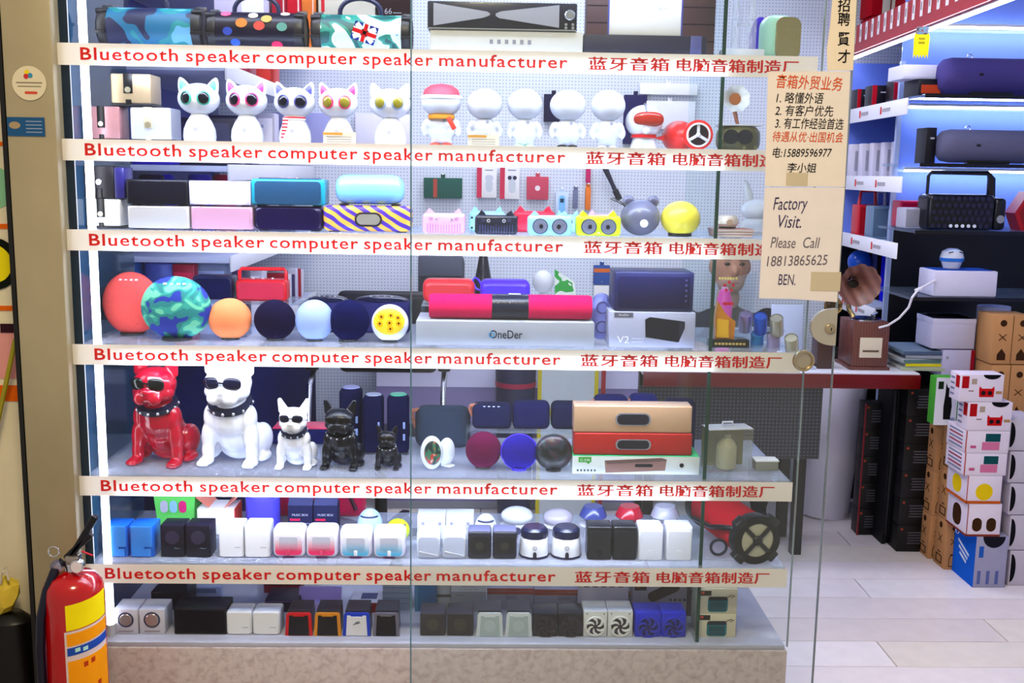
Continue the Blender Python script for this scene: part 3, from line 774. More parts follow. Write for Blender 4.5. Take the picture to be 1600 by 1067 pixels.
# ---- shelf of box speakers (third level)
def box_speaker(label, x0, x1, yt, Y, zb, col, r=0.003, depth=0.075, grille=None, top=None, group='box speakers stacked in twos', inset=0.86, rz=0.0):
    t, w, h = item('box_speaker', label, 'speaker', x0, x1, yt, Y, zb, group, rz)
    ob('body', bx(w, depth, h - 0.003, r, 3), col, t, (0, 0, 0.003))
    if grille: ob('grille', M().prism(rrect(w * (inset + 0.06), h * inset, min(r * 1.5 + 0.002, h * 0.3), 5, 0, h * 0.5), 0.003, (0, -0.002, 0)), grille, t)
    if top:
        ob('control_panel', bx(w * 0.82, depth * 0.6, 0.004, 0.0015), top, t, (0, depth * 0.15, h - 0.001))
        for k in range(3): ob('button', M().cyl(0.003, 0.0015, n=12), plastic((0.7, 0.5, 0.55)), t, (w * (-0.1 + 0.1 * k), depth * 0.35, h + 0.003))
    for q in (-1, 1): ob('foot', bx(w * 0.12, depth * 0.6, 0.004, 0.001), DKG, t, (q * w * 0.38, depth * 0.2, 0))
    return h
h1 = strap_cube('small off-white cube speaker with black strap under a taller dark one', 133, 188, 311, 0.085, ZC, plastic((0.70, 0.70, 0.68)), BLK)[2]
t, w, h = item('cube_speaker', 'dark grey cube speaker with round steel button, stacked beside the pillar', 'speaker', 129, 193, 259, 0.087, ZC + h1 + 0.002, 'cube speakers with a strap')
ob('body', bx(w * 0.74, 0.07, h, 0.004), plastic((0.035, 0.03, 0.04), 0.4), t, (-w * 0.12, 0, 0))
ob('side_face', bx(w * 0.25, 0.066, h * 0.96, 0.003), plastic((0.05, 0.04, 0.22), 0.3), t, (w * 0.375, 0.002, 0))
disc(t, 'steel_button', CHROME, -w * 0.12, h * 0.5, 0.0075, 0.003, b=0.001)
ob('strap', bx(w * 0.16, 0.003, h * 0.3, 0.001), BLK, t, (-w * 0.12, -0.003, 0))
h1 = box_speaker('flat silver-white box speaker under a black one', 199, 295, 322, 0.075, ZC, plastic((0.62, 0.60, 0.60)), 0.004, grille=mat((0.56, 0.55, 0.56), 0.5, 0, 0.2, 500))
box_speaker('black box speaker resting on the silver-white one', 197, 293, 281, 0.077, ZC + h1 + 0.001, plastic((0.02, 0.018, 0.03)), 0.003, grille=fabric((0.018, 0.016, 0.03)))
h1 = box_speaker('dusty pink box speaker under a lavender one', 298, 394, 323, 0.075, ZC, plastic((0.62, 0.40, 0.52)), 0.004, grille=mat((0.60, 0.38, 0.50), 0.5, 0, 0.2, 500))
box_speaker('lavender white box speaker resting on the dusty pink one', 295, 391, 283, 0.077, ZC + h1 + 0.001, plastic((0.60, 0.58, 0.80)), 0.003, grille=mat((0.58, 0.56, 0.80), 0.5, 0, 0.2, 500))
h1 = box_speaker('dark violet cloth box speaker under the teal one', 396, 503, 323, 0.075, ZC, plastic((0.03, 0.015, 0.09)), 0.012, grille=fabric((0.025, 0.012, 0.08)))
box_speaker('dark teal mesh speaker with bright teal rim and control top', 392, 507, 280, 0.077, ZC + h1 + 0.001, plastic((0.02, 0.36, 0.46)), 0.005, grille=mat((0.012, 0.09, 0.17), 0.5, 0, 0.5, 380), top=plastic((0.03, 0.04, 0.10)), inset=0.84)
zebra = ramp_mat('wave', [(0.0, (0.10, 0.03, 0.42)), (0.47, (0.85, 0.50, 0.10))], 0.5, 16.0, True, 2.2, 1.0, rot=(0, math.radians(58), 0))
h1 = box_speaker('yellow and violet zebra striped speaker with oval grey grille', 504, 642, 322, 0.075, ZC, zebra, 0.012)
X, w, h = fit(504, 642, 322, 0.075, ZC)
zb_ = [o for o in COL.objects if o.name.startswith('box_speaker')and o.get('label', '').startswith('yellow and violet')][0]
ob('oval_rim', M().prism(rrect(0.066, 0.034, 0.017, 8), 0.004, (0, -0.004, 0)), DKG, zb_, (0.004, 0, h * 0.5))
ob('oval_grille', M().prism(rrect(0.056, 0.025, 0.0125, 8), 0.003, (0, -0.006, 0)), mat((0.42, 0.40, 0.36), 0.4, 0.3), zb_, (0.004, 0, h * 0.5))
box_speaker('glossy sky blue rounded speaker resting on the zebra striped one', 522, 630, 273, 0.077, ZC + h1 + 0.001, ramp_mat('wave', [(0.0, (0.16, 0.42, 0.85)), (1.0, (0.20, 0.48, 0.88))], 0.22, 1.0, False), 0.026, 0.07)

# cat radios
def cat_radio(label, x0, x1, yt, Y, zb, col, kind, ink, rz=0.0):
    t, w, h = item('cat_radio', label, 'speaker', x0, x1, yt, Y, zb, 'small cat-eared radios', rz)
    hb = h * 0.78
    ob('body', bx(w, 0.05, hb, 0.008, 3), col, t)
    for q in (-1, 1): ob('ear', M().prism([(-w * 0.13, 0), (w * 0.11, 0), (w * 0.06, h * 0.13), (q * w * 0.02, h * 0.25), (-w * 0.07, h * 0.13)], 0.02, (q * w * 0.33, 0.012, hb - 0.003)), col, t)
    if kind == 'grille':
        for k in range(13):
            x = w * (-0.38 + 0.76 * k / 12)
            top = 0.52 - 0.10 * (1 - abs(k - 6) / 6)
            ob('grille_slot', bx(w * 0.018, 0.001, hb * (top - 0.06)), ink, t, (x, -0.0008, hb * 0.06))
        for q in (-1, 1):
            e = disc(t, 'eye', plastic((0.6, 0.6, 0.6)), q * w * 0.18, hb * 0.72, w * 0.042, 0.002)
            disc(t, 'pupil', ink, q * w * 0.18, hb * 0.72, w * 0.022, 0.001, -0.002)
            for d in (-1, 0, 1): ob('whisker', M().box(w * 0.09, 0.001, 0.0012, (q * w * 0.30, -0.0004, hb * (0.74 + 0.05 * d)), 0, (0, -q * d * 0.3, 0)), ink, t)
        ob('nose', M().prism([(-w * 0.025, w * 0.02), (w * 0.025, w * 0.02), (0, 0)], 0.002, (0, -0.002, hb * 0.5)), ink, t)
    elif kind == 'eyes':
        for q in (-1, 1):
            e = disc(t, 'eye_rim', plastic((0.05, 0.1, 0.22)), q * w * 0.22, hb * 0.47, w * 0.175, 0.004)
            disc(t, 'eye_grille', mat((0.30, 0.32, 0.42), 0.4, 0.3, 0.2, 500), q * w * 0.22, hb * 0.47, w * 0.155, 0.002, -0.004)
            disc(t, 'pupil', plastic((0.02, 0.02, 0.05)), q * w * 0.20, hb * 0.47, w * 0.05, 0.002, -0.006, sx=0.9)
        ob('nose', M().prism([(-w * 0.03, w * 0.03), (w * 0.03, w * 0.03), (0, 0)], 0.002, (0, -0.002, hb * 0.13)), plastic((0.9, 0.85, 0.85)), t)
    else:
        disc(t, 'back_knob', ink, -w * 0.42, hb * 0.7, 0.003, 0.002); disc(t, 'back_knob', ink, -w * 0.42, hb * 0.2, 0.003, 0.002)
        ob('back_hatch', bx(w * 0.14, 0.001, hb * 0.16), ink, t, (w * 0.1, -0.001, hb * 0.55))
    return t
cat_radio('pink cat-eared radio with slotted grille', 660, 727, 325, 0.075, ZC, plastic((0.82, 0.50, 0.72)), 'grille', plastic((0.55, 0.28, 0.48)))
cat_radio('black cat-eared radio with white whiskers', 742, 809, 328, 0.070, ZC, plastic((0.012, 0.02, 0.06)), 'grille', plastic((0.10, 0.12, 0.25)))
cat_radio('pale blue cat-eared radio with two big round eyes', 825, 894, 329, 0.070, ZC, plastic((0.42, 0.70, 0.92)), 'eyes', BLK)
cat_radio('lemon yellow cat-eared radio with two big round eyes', 901, 971, 329, 0.070, ZC, plastic((0.68, 0.85, 0.03)), 'eyes', BLK)
cat_radio('pale cyan cat-eared radio seen from behind, between pink and black ones', 733, 790, 322, 0.185, ZC, plastic((0.40, 0.72, 0.85)), 'back', BLK)
cat_radio('crimson cat-eared radio seen from behind, beside the black one', 803, 868, 321, 0.185, ZC, plastic((0.72, 0.02, 0.10)), 'back', BLK)
cat_radio('pale cyan cat-eared radio seen from behind, between blue and yellow ones', 868, 908, 328, 0.185, ZC, plastic((0.45, 0.75, 0.85)), 'back', BLK)
cat_radio('pale pink cat-eared radio seen from behind the lemon yellow one', 918, 966, 327, 0.185, ZC, plastic((0.8, 0.52, 0.6)), 'back', BLK)

# ball-shaped speakers: grey one with ears, yellow one
t, w, h = item('eared_ball_speaker', 'grey ball speaker with two round ears and a cord loop', 'speaker', 974, 1037, 312, 0.075, ZC)
G1 = plastic((0.20, 0.20, 0.27), 0.22)
ob('ball', M().ell((0, w * 0.5, h * 0.5), (w * 0.5, w * 0.5, h * 0.5), 32, 20), G1, t)
for q in (-1, 1):
    e = ob('ear', M().ell((0, 0, 0), (w * 0.15, w * 0.07, w * 0.15), 20, 12), G1, t, (q * w * 0.31, w * 0.48, h * 0.94))
    ob('inner_ear', M().ell((0, 0, 0), (w * 0.10, w * 0.03, w * 0.10), 16, 10), plastic((0.12, 0.11, 0.16)), e, (0, -w * 0.05, 0))
disc(t, 'front_button', WHT, w * 0.03, h * 0.36, w * 0.10, 0.004, 0.004)
ob('cord_loop', M().tube([(-w * 0.38, w * 0.5, h * 0.8), (-w * 0.6, w * 0.45, h * 0.92), (-w * 0.78, w * 0.42, h * 1.0), (-w * 0.72, w * 0.42, h * 1.03), (-w * 0.5, w * 0.45, h * 0.92), (-w * 0.4, w * 0.5, h * 0.78)], 0.0012, 6), BLK, t)
t, w, h = item('plain_ball_speaker', 'plain yellow ball speaker on a black foot beside the grey eared one', 'speaker', 1038, 1101, 315, 0.075, ZC)
ob('ball', M().ell((0, w * 0.5, h * 0.5), (w * 0.5, w * 0.5, h * 0.5), 32, 20), plastic((0.82, 0.72, 0.12), 0.3), t)
ob('foot_ring', M().cyl(w * 0.30, 0.008, (0, w * 0.5, 0), 24), BLK, t)

# books, mini speaker and white tall speaker behind the divider
pb = paper((0.62, 0.38, 0.36))
zz = ZC
for k in range(3):
    X, w, h = fit(1116, 1175, 360, 0.095, ZC)
    t = thing('booklet', ['pinkish booklet at the bottom of the pile of three', 'middle pinkish booklet of the pile of three', 'pinkish booklet on top of the pile under the mini speaker'][k], 'booklet', (X + 0.003 * k, 0.095, zz), 0.06 * (k - 1), 'pile of pinkish booklets')
    ob('cover', bx(w, 0.09, 0.0065, 0.0008), pb, t)
    ob('pages', bx(w * 0.97, 0.086, 0.0042), paper((0.75, 0.66, 0.62)), t, (0.001, -0.0006, 0.0012))
    zz += 0.0067
t, w, h = item('mini_round_speaker', 'small cream round speaker standing on the pinkish booklets', 'speaker', 1123, 1158, 337, 0.105, zz)
ob('body', M().lathe([(0, 0.004), (w * 0.36, 0.004), (w * 0.49, h * 0.35), (w * 0.5, h * 0.6), (w * 0.42, h * 0.92), (w * 0.36, h), (0, h)], 28, (0, w * 0.5, 0)), plastic((0.75, 0.66, 0.60)), t)
ob('foot_ring', M().cyl(w * 0.38, 0.005, (0, w * 0.5, 0), 24), BLK, t)
disc(t, 'front_cone', plastic((0.52, 0.38, 0.28)), 0, h * 0.5, w * 0.14, 0.003, 0.002)
t, w, h = item('rabbit_speaker', 'tall glossy white speaker with long upright ears behind the paper notice', 'speaker', 1160, 1222, 310, 0.165, ZC)
ob('body', M().lathe([(0, 0), (w * 0.40, 0), (w * 0.45, h * 0.12), (w * 0.36, h * 0.38), (w * 0.24, h * 0.46)], 28, (0, w * 0.45, 0)), WHT, t)
ob('head', M().ell((0, w * 0.45, h * 0.68), (w * 0.42, w * 0.38, h * 0.30), 28, 16), WHT, t)
for q in (-1, 1): ob('ear', M().ell((q * w * 0.25, w * 0.45, h * 1.12), (w * 0.10, w * 0.07, h * 0.36), 16, 12, (0, q * 0.25, 0)), WHT, t)
ob('tail', M().ell((0, w * 0.85, h * 0.12), (w * 0.12, w * 0.12, w * 0.12), 14, 8), WHT, t)
# ------------------------------------------------------------------ ball speakers (fourth level)
def ball(label, x0, x1, yt, Y, zb, skin, depth=0.62, icons=None, foot=None, group='round ball speakers in a row', tilt=0.0, rim=None, name='round_speaker'):
    X, w, h = fit(x0, x1, yt, Y, zb)
    r = w / 2
    t = thing(name, label, 'speaker', (X, Y + r * depth, zb), 0, group)
    ob('ball', M().ell((0, 0, h * 0.5), (r, r * depth, h * 0.5), 40, 24, (tilt, 0, 0)), skin, t)
    ob('foot_ring', M().cyl(r * 0.42, 0.006, (0, 0, 0), 24), foot or DKG, t)
    if rim: ring(t, 'rim', rim, 0, h * 0.5, r * 1.0, 0.003, 0.0, 40)
    if icons:
        for k, u in enumerate((-0.24, -0.05, 0.14, 0.30)):
            zz_ = 0.40; y = -r * depth * math.sqrt(max(0, 1 - (u * 0.9) ** 2 - (zz_ / 0.5) ** 2)) - 0.001
            ob('touch_icon', M().box(r * 0.10, 0.002, 0.003 if k == 1 else r * 0.07, (0, 0, 0), 0.0005), icons, t, (u * r, y, h * (0.5 + zz_ * 0.97)), (-0.8, 0, 0))
    return t, w, h
ICON = plastic((0.85, 0.72, 0.75))
ball('big coral pink cloth ball speaker, nearest the pillar', 150, 241, 427, 0.135, ZD, fabric((0.80, 0.17, 0.16), 260), 0.55, ICON)
camo_g = ramp_mat('noise', [(0.0, (0.01, 0.05, 0.36)), (0.44, (0.02, 0.27, 0.26)), (0.52, (0.05, 0.40, 0.33)), (0.58, (0.22, 0.60, 0.42))], 0.7, 21.0, True, 0.8, 0.9, (1, 1, 1.25))
ball('big green and blue camouflage ball speaker', 213, 325, 433, 0.075, ZD, camo_g, 0.30, plastic((0.6, 0.8, 0.85)))
ball('small peach orange ball speaker beside the camouflage one', 318, 387, 469, 0.075, ZD, mat((0.88, 0.36, 0.18), 0.7, 0, 0.06, 200), 0.75)
ball('small black violet ball speaker between peach and light blue ones', 391, 457, 471, 0.075, ZD, fabric((0.02, 0.012, 0.06), 300), 0.75)
ball('small light blue ball speaker between two dark ones', 457, 518, 471, 0.075, ZD, mat((0.42, 0.52, 0.88), 0.6, 0, 0.05, 200), 0.75)
ball('small navy blue ball speaker beside the sunflower one', 511, 575, 471, 0.072, ZD, fabric((0.008, 0.012, 0.09), 300), 0.75)
t, w, h = ball('white ball speaker with a yellow sunflower picture', 578, 637, 478, 0.075, ZD, WHT, 0.7)
fl = ob('picture_disc', M().ell((0, 0, 0), (w * 0.42, w * 0.08, w * 0.36), 28, 12), mat((0.88, 0.72, 0.06), 0.4), t, (0, -w * 0.28, h * 0.58), (-0.15, 0, 0))
for (fx, fz) in ((-0.2, 0.12), (0.05, 0.16), (0.24, 0.10), (-0.24, -0.06), (0.02, -0.04), (0.26, -0.05), (0.04, -0.2)):
    y = -w * 0.08 * math.sqrt(max(0.05, 1 - (fx / 0.42) ** 2 - (fz / 0.36) ** 2)) - 0.0006
    pet = M()
    for a in range(8):
        q = 2 * math.pi * a / 8
        pet.ell((0.055 * w * math.cos(q), 0, 0.055 * w * math.sin(q)), (0.038 * w, 0.0008, 0.02 * w), 8, 6, (0, -q, 0))
    f_ = ob('sunflower_print', pet, paper((0.85, 0.50, 0.02)), fl, (fx * w, y, fz * w))
    ob('flower_heart', M().ell((0, 0, 0), (0.03 * w, 0.0012, 0.03 * w), 10, 6), paper((0.12, 0.05, 0.02)), f_, (0, -0.0004, 0))

# second row behind the balls: radios on a clear riser
RZ = ZD + 0.075
rx0 = at(300, 480, 0.24).x; rx1 = at(468, 480, 0.24).x
t = thing('acrylic_riser', 'clear acrylic riser carrying the red and black radios', 'riser', ((rx0 + rx1) / 2, 0.245, ZD))
ACR = glass_mat((0.93, 0.97, 1.0), 1.25, 0.0, 0.05)
W_ = rx1 - rx0
ob('top_sheet', bx(W_, 0.16, 0.004, 0.0005), ACR, t, (0, 0, 0.070))
for q in (-1, 1): ob('side_sheet', bx(0.004, 0.16, 0.070), ACR, t, (q * (W_ / 2 - 0.002), 0, 0))
def handle_radio(label, x0, x1, yt, Y, zb, col, dark, frac=0.66):
    t, w, h = item('handle_radio', label, 'speaker', x0, x1, yt, Y, zb)
    hb = h * frac
    ob('body', bx(w, 0.06, hb, 0.010, 3), col, t)
    ob('grille', M().prism(rrect(w * 0.90, hb * 0.78, 0.008, 5, 0, hb * 0.5), 0.003, (0, -0.003, 0)), dark, t)
    pts = [(-w * 0.46, 0.03, hb - 0.004), (-w * 0.46, 0.03, h * 0.88), (-w * 0.42, 0.03, h * 0.97), (w * 0.42, 0.03, h * 0.97), (w * 0.46, 0.03, h * 0.88), (w * 0.46, 0.03, hb - 0.004)]
    ob('handle', M().tube(pts, 0.005, 8), col, t)
    for k in range(3): ob('button', M().cyl(0.004, 0.003, n=12), plastic((0.8, 0.75, 0.8)), t, (w * (-0.2 + 0.2 * k), 0.03, hb))
    return t
handle_radio('red radio with carrying handle on the clear riser', 367, 447, 420, 0.275, RZ, plastic((0.80, 0.04, 0.06)), mat((0.60, 0.03, 0.10), 0.5, 0, 0.3, 400))
box_speaker('long navy box speaker on the clear riser behind the camouflage ball', 300, 362, 432, 0.275, RZ, plastic((0.02, 0.03, 0.12)), 0.006, 0.07, fabric((0.015, 0.02, 0.10)), group='dark speakers behind the balls')
for lab, a, b in (('black puck speaker behind the light blue ball', 474, 543), ('black puck speaker behind the navy blue ball', 548, 640)):
    t, w, h = item('puck_speaker', lab, 'speaker', a, b, 464, 0.235, ZD, 'dark speakers behind the balls')
    ob('body', bx(w, 0.09, h * 0.86, 0.012, 3), fabric((0.05, 0.05, 0.16)), t)
    ob('top_plate', M().ell((0, 0.045, h * 0.86), (w * 0.46, 0.042, h * 0.14), 28, 8), plastic((0.015, 0.02, 0.07), 0.2), t)
    for k in range(4): ob('touch_icon', M().box(0.005, 0.004, 0.001, (0, 0, 0)), plastic((0.8, 0.8, 0.9)), t, (w * (-0.18 + 0.12 * k), 0.03, h * 0.985))

# ---- door side of the fourth level
t, w, h = item('speaker_carton', 'long grey carton lettered OneDer under the magenta bar speaker', 'carton', 650, 929, 503, 0.065, ZD)
ob('box', bx(w, 0.16, h, 0.0015), paper((0.47, 0.48, 0.53)), t)
txt(t, 'OneDer', paper((0.05, 0.06, 0.09)), 0.002, h * 0.48, 0.080, 0.021, bold=0.012)
ring(t, 'logo_print', paper((0.1, 0.4, 0.65)), -0.0335, h * 0.46, 0.0062, 0.0012, -0.0012, 20)
hO = h
t, w, h = item('bar_speaker', 'magenta cloth bar speaker with black middle lying on the grey carton', 'speaker', 670, 926, 462, 0.085, ZD + hO + 0.001)
r = h / 2
MG = fabric((0.70, 0.01, 0.16), 350)
ob('cloth_body', M().lathe([(0, 0), (r * 0.9, 0), (r, 0.006), (r, w - 0.006), (r * 0.9, w), (0, w)], 32, (-w / 2, r, r), (0, math.pi / 2, 0)), MG, t)
ob('middle_sleeve', M().lathe([(r * 1.02, 0), (r * 1.02, w * 0.225)], 32, (-w * 0.115, r, r), (0, math.pi / 2, 0)), mat((0.015, 0.02, 0.06), 0.25, 0, 0.6, 300), t)
ob('control_panel', bx(0.03, 0.02, 0.002, 0.0005), plastic((0.6, 0.6, 0.7)), t, (0.01, r - 0.01, 2 * r))
def mini_bar(label, x0, x1, yt, Y, zb, col, loop):
    t, w, h = item('mini_bar_speaker', label, 'speaker', x0, x1, yt, Y, zb, 'mini speakers behind the magenta bar')
    ob('body', M().box(w, 0.05, h, (0, 0.025, h / 2), min(h * 0.42, 0.02), seg=5), plastic(col, 0.3), t)
    ob('grille', M().prism(rrect(w * 0.84, h * 0.55, h * 0.2, 6, 0, h * 0.48), 0.002, (0, -0.002, 0)), mat(tuple(c * 0.8 for c in col), 0.5, 0, 0.3, 500), t)
    if loop: ob('wrist_loop', M().tube([(-w * 0.45, 0.02, h * 0.7), (-w * 0.53, 0.02, h * 0.95), (-w * 0.6, 0.02, h * 1.05), (-w * 0.66, 0.02, h * 0.9), (-w * 0.58, 0.02, h * 0.6), (-w * 0.46, 0.02, h * 0.5)], 0.003, 8), plastic(col), t)
t = thing('acrylic_riser', 'clear acrylic riser behind the magenta bar speaker', 'riser', (at(750, 500, 0.22).x, 0.240, ZD))
W_ = at(840, 500, 0.22).x - at(655, 500, 0.22).x
HR_ = at(740, 478, 0.22).z - ZD
ob('top_sheet', bx(W_, 0.10, 0.004, 0.0005), ACR, t, (0, 0, HR_ - 0.005))
for q in (-1, 1): ob('side_sheet', bx(0.004, 0.10, HR_ - 0.005), ACR, t, (q * (W_ / 2 - 0.002), 0, 0))
mini_bar('small coral red rounded speaker behind the magenta bar', 660, 742, 436, 0.255, ZD + HR_, (0.80, 0.06, 0.08), False)
mini_bar('small violet rounded speaker with wrist loop behind the magenta bar', 750, 829, 437, 0.255, ZD + HR_, (0.16, 0.05, 0.75), True)
# dish speaker between the carton stacks
t, w, h = item('oval_speaker', 'blue-grey oval speaker standing between the two grey cartons', 'speaker', 927, 957, 460, 0.155, ZD)
ob('body', M().ell((0, 0.03, h * 0.5), (w * 0.62, 0.03, h * 0.5), 32, 18, p=0.8), plastic((0.30, 0.32, 0.62), 0.3), t)
for q in (0.3, 0.72): ring(t, 'driver_ring', plastic((0.12, 0.12, 0.3)), 0, h * q, w * 0.3, 0.0015, 0.001)
# V2 carton and its speaker
t, w, h = item('speaker_carton', 'grey carton lettered V2 with a picture of a dark speaker', 'carton', 953, 1087, 488, 0.065, ZD)
ob('box', bx(w, 0.14, h, 0.0015), paper((0.52, 0.53, 0.66)), t)
prt(t, 'logo_panel', paper((0.20, 0.20, 0.26)), -w * 0.34, h * 0.92, w * 0.22, h * 0.13)
txt(t, 'OneDer', paper((0.8, 0.8, 0.85)), -w * 0.34, h * 0.92, w * 0.12, h * 0.06, -0.0012)
txt(t, 'V2', paper((0.9, 0.9, 0.95)), -w * 0.34, h * 0.22, w * 0.14, h * 0.2)
txt(t, 'wireless', paper((0.8, 0.8, 0.9)), -w * 0.17, h * 0.26, w * 0.14, h * 0.06)
txt(t, 'speaker', paper((0.8, 0.8, 0.9)), -w * 0.17, h * 0.16, w * 0.14, h * 0.07)
pic = ob('speaker_picture', M().prism([(-0.048, 0.026), (-0.036, 0.032), (0.048, 0.022), (0.050, 0.005), (0.036, -0.030), (-0.046, -0.018)], 0.0008, (0, -0.0008, 0)), paper((0.03, 0.03, 0.05)), t, (w * 0.14, 0, h * 0.5))
ob('picture_side', M().prism([(0.036, 0.018), (0.050, 0.022), (0.050, 0.005), (0.036, -0.030)], 0.0004, (0, -0.0012, 0)), paper((0.06, 0.06, 0.10)), pic)
hV = h
t, w, h = item('block_speaker', 'dark indigo block speaker with a column of buttons on the grey carton', 'speaker', 961, 1085, 425, 0.075, ZD + hV + 0.001)
ob('case', bx(w, 0.12, h, 0.004), plastic((0.02, 0.025, 0.12), 0.35), t)
ob('front_mesh', bx(w * 0.90, 0.004, h * 0.80, 0.001), mat((0.02, 0.018, 0.09), 0.7, 0, 0.5, 400), t, (0, -0.003, h * 0.08))
for k in range(5): disc(t, 'button', plastic((0.10, 0.10, 0.22), 0.2), w * 0.40, h * (0.80 - 0.13 * k), 0.003, 0.002, -0.003)
# trophy
t, w, h = item('award', 'amber and clear glass flame award on a black base with gold lettering', 'award', 1110, 1171, 531, 0.075, ZD)
ob('base', bx(w, 0.05, h, 0.002), plastic((0.02, 0.02, 0.025), 0.15), t)
for k in range(9): prt(t, 'gold_print', paper((0.65, 0.5, 0.2)), w * (-0.36 + 0.09 * k), h * 0.5, w * 0.065, h * 0.26)
AMB = plastic((0.65, 0.30, 0.02), 0.08)
k_ = 0.00154
ob('amber_flame', M().prism([(-0.034, 0), (0.012, 0), (0.014, 0.044), (-0.010, 0.062), (-0.032, 0.094), (-0.037, 0.05)], 0.022, (0, 0.012, h)), AMB, t)
ob('amber_facet', M().prism([(-0.032, 0.004), (-0.002, 0.004), (-0.004, 0.048), (-0.032, 0.052)], 0.003, (0, 0.008, h)), plastic((0.80, 0.50, 0.03), 0.08), t)
ob('clear_plate', M().prism([(-0.040, 0.0), (0.075, 0.0), (0.065, 0.05), (0.068, 0.165), (-0.040, 0.135)], 0.006, (0, 0.042, h)), glass_mat((0.93, 0.97, 1.0), 1.3, 0, 0.04), t)
for k in range(5):
    q = math.radians(90 + 72 * k)
    disc(t, 'emblem_petal', paper((0.72, 0.02, 0.06)), 0.000 + 0.011 * math.cos(q), h + 0.124 + 0.011 * math.sin(q) + 0.004, 0.0042, 0.0008, 0.041, n=5)
prt(t, 'red_print', paper((0.72, 0.02, 0.06)), 0.0, h + 0.085, 0.026, 0.007, 0.041)
[prt(t, 'gold_print', paper((0.75, 0.62, 0.25)), -0.024 + 0.007 * k, h + 0.148, 0.005, 0.006, 0.041) for k in range(7)]
# tilted metal can speakers in a clear sloping rack
def can(label, px, py, Y, col, lean, L=0.05, r=0.0165):
    p = at(px, py, Y)
    t = thing('can_speaker', label, 'speaker', (p.x, Y, p.z), 0, 'metal can speakers in the sloping rack', rot=(0.55, lean, 0.0))
    ob('barrel', M().lathe([(0, 0), (r, 0), (r, L), (r * 0.93, L + 0.002), (r * 0.85, L - 0.001), (0, L - 0.002)], 28), mat(col, 0.25, 0.7), t)
    ob('top_mesh', M().cyl(r * 0.8, 0.001, (0, 0, L - 0.001), 24), mat(tuple(c * 0.7 for c in col), 0.5, 0.5, 0.4, 600), t)
can('champagne silver can speaker in the upper row, nearest the door edge', 1214, 521, 0.09, (0.72, 0.66, 0.55), -0.25)
can('bright blue can speaker in the upper row', 1188, 518, 0.12, (0.03, 0.20, 0.75), -0.2)
can('lilac can speaker in the upper row behind the award plate', 1164, 515, 0.15, (0.50, 0.38, 0.66), -0.15)
can('champagne silver can speaker in the lower row, nearest the door edge', 1238, 551, 0.07, (0.72, 0.68, 0.55), -0.3)
can('pale lilac can speaker in the lower row', 1208, 549, 0.11, (0.62, 0.52, 0.72), -0.2)
can('cyan blue can speaker in the lower row', 1182, 545, 0.14, (0.05, 0.38, 0.72), -0.15)
a = at(1150, 505, 0.20); b = at(1225, 540, 0.05)
t = thing('sloping_rack', 'clear acrylic sloping rack under the metal can speakers', 'rack', (at(1195, 545, 0.1).x, 0.065, ZD))
for k, (zz_, y_) in enumerate(((0.000, 0.03), (0.028, 0.10))):
    ob('step_sheet', bx(0.13, 0.07, 0.003, 0.0005), ACR, t, (0.005, y_, zz_))
ob('back_sheet', bx(0.13, 0.003, 0.045), ACR, t, (0.005, 0.17, 0))

# ------------------------------------------------------------------ dog speakers (fifth level)
def E3(c, r, rot=None): return (c, r, rot) if rot else (c, r)
_dog = {}
parts = [
    E3((0, 0.02, 0.42), (0.215, 0.20, 0.20)),            # chest
    E3((0, -0.03, 0.47), (0.175, 0.16, 0.15)),           # fore chest
    E3((0, 0.12, 0.28), (0.205, 0.22, 0.22)),            # belly
    E3((0, 0.20, 0.15), (0.21, 0.20, 0.16)),             # rump
    E3((0, 0.0, 0.58), (0.15, 0.14, 0.10)),              # neck
    E3((0, -0.06, 0.765), (0.228, 0.185, 0.160)),        # skull
    E3((0, -0.09, 0.69), (0.222, 0.17, 0.11)),            # jowl
    E3((0, -0.205, 0.680), (0.15, 0.080, 0.080)),         # muzzle
    E3((-0.075, -0.225, 0.648), (0.075, 0.06, 0.066)), E3((0.075, -0.225, 0.648), (0.075, 0.06, 0.066)),
    E3((0, -0.270, 0.712), (0.048, 0.03, 0.030)),        # nose
]
for q in (-1, 1):
    parts += [E3((q * 0.175, -0.03, 0.42), (0.085, 0.10, 0.14), (0, q * 0.12, 0)),     # shoulder
              E3((q * 0.205, -0.05, 0.26), (0.076, 0.080, 0.16), (0, -q * 0.06, 0)),   # upper fore leg
              E3((q * 0.215, -0.06, 0.12), (0.064, 0.068, 0.13)),                      # lower fore leg
              E3((q * 0.22, -0.115, 0.035), (0.072, 0.10, 0.040)),                     # paw
              E3((q * 0.185, -0.195, 0.028), (0.024, 0.03, 0.026)), E3((q * 0.222, -0.205, 0.028), (0.024, 0.03, 0.026)), E3((q * 0.258, -0.195, 0.028), (0.024, 0.03, 0.026)),
              E3((q * 0.215, 0.22, 0.19), (0.10, 0.16, 0.15)),                         # thigh
              E3((q * 0.26, 0.14, 0.04), (0.065, 0.14, 0.042))]                        # hind foot
    # ear
    for k in range(6):
        u = k / 5.0
        parts.append(E3((q * (0.150 + 0.065 * u), -0.03, 0.86 + 0.15 * u), (0.085 * (1 - 0.66 * u) + 0.014, 0.034 * (1 - 0.4 * u), 0.05)))
_dog['body'] = blob(parts, 0.0125, 'dog_body', 2)
_dog['lens'] = M().ell((0, 0, 0), (0.084, 0.028, 0.056), 20, 12, p=0.72).mesh('lens')
_dog['bridge'] = M().tube([(-0.03, -0.262, 0.792), (0, -0.268, 0.797), (0.03, -0.262, 0.792)], 0.008, 8).mesh('bridge')
_dog['collar'] = M().lathe([(0.178, -0.03), (0.205, -0.026), (0.207, 0.026), (0.180, 0.03)], 36).mesh('collar')
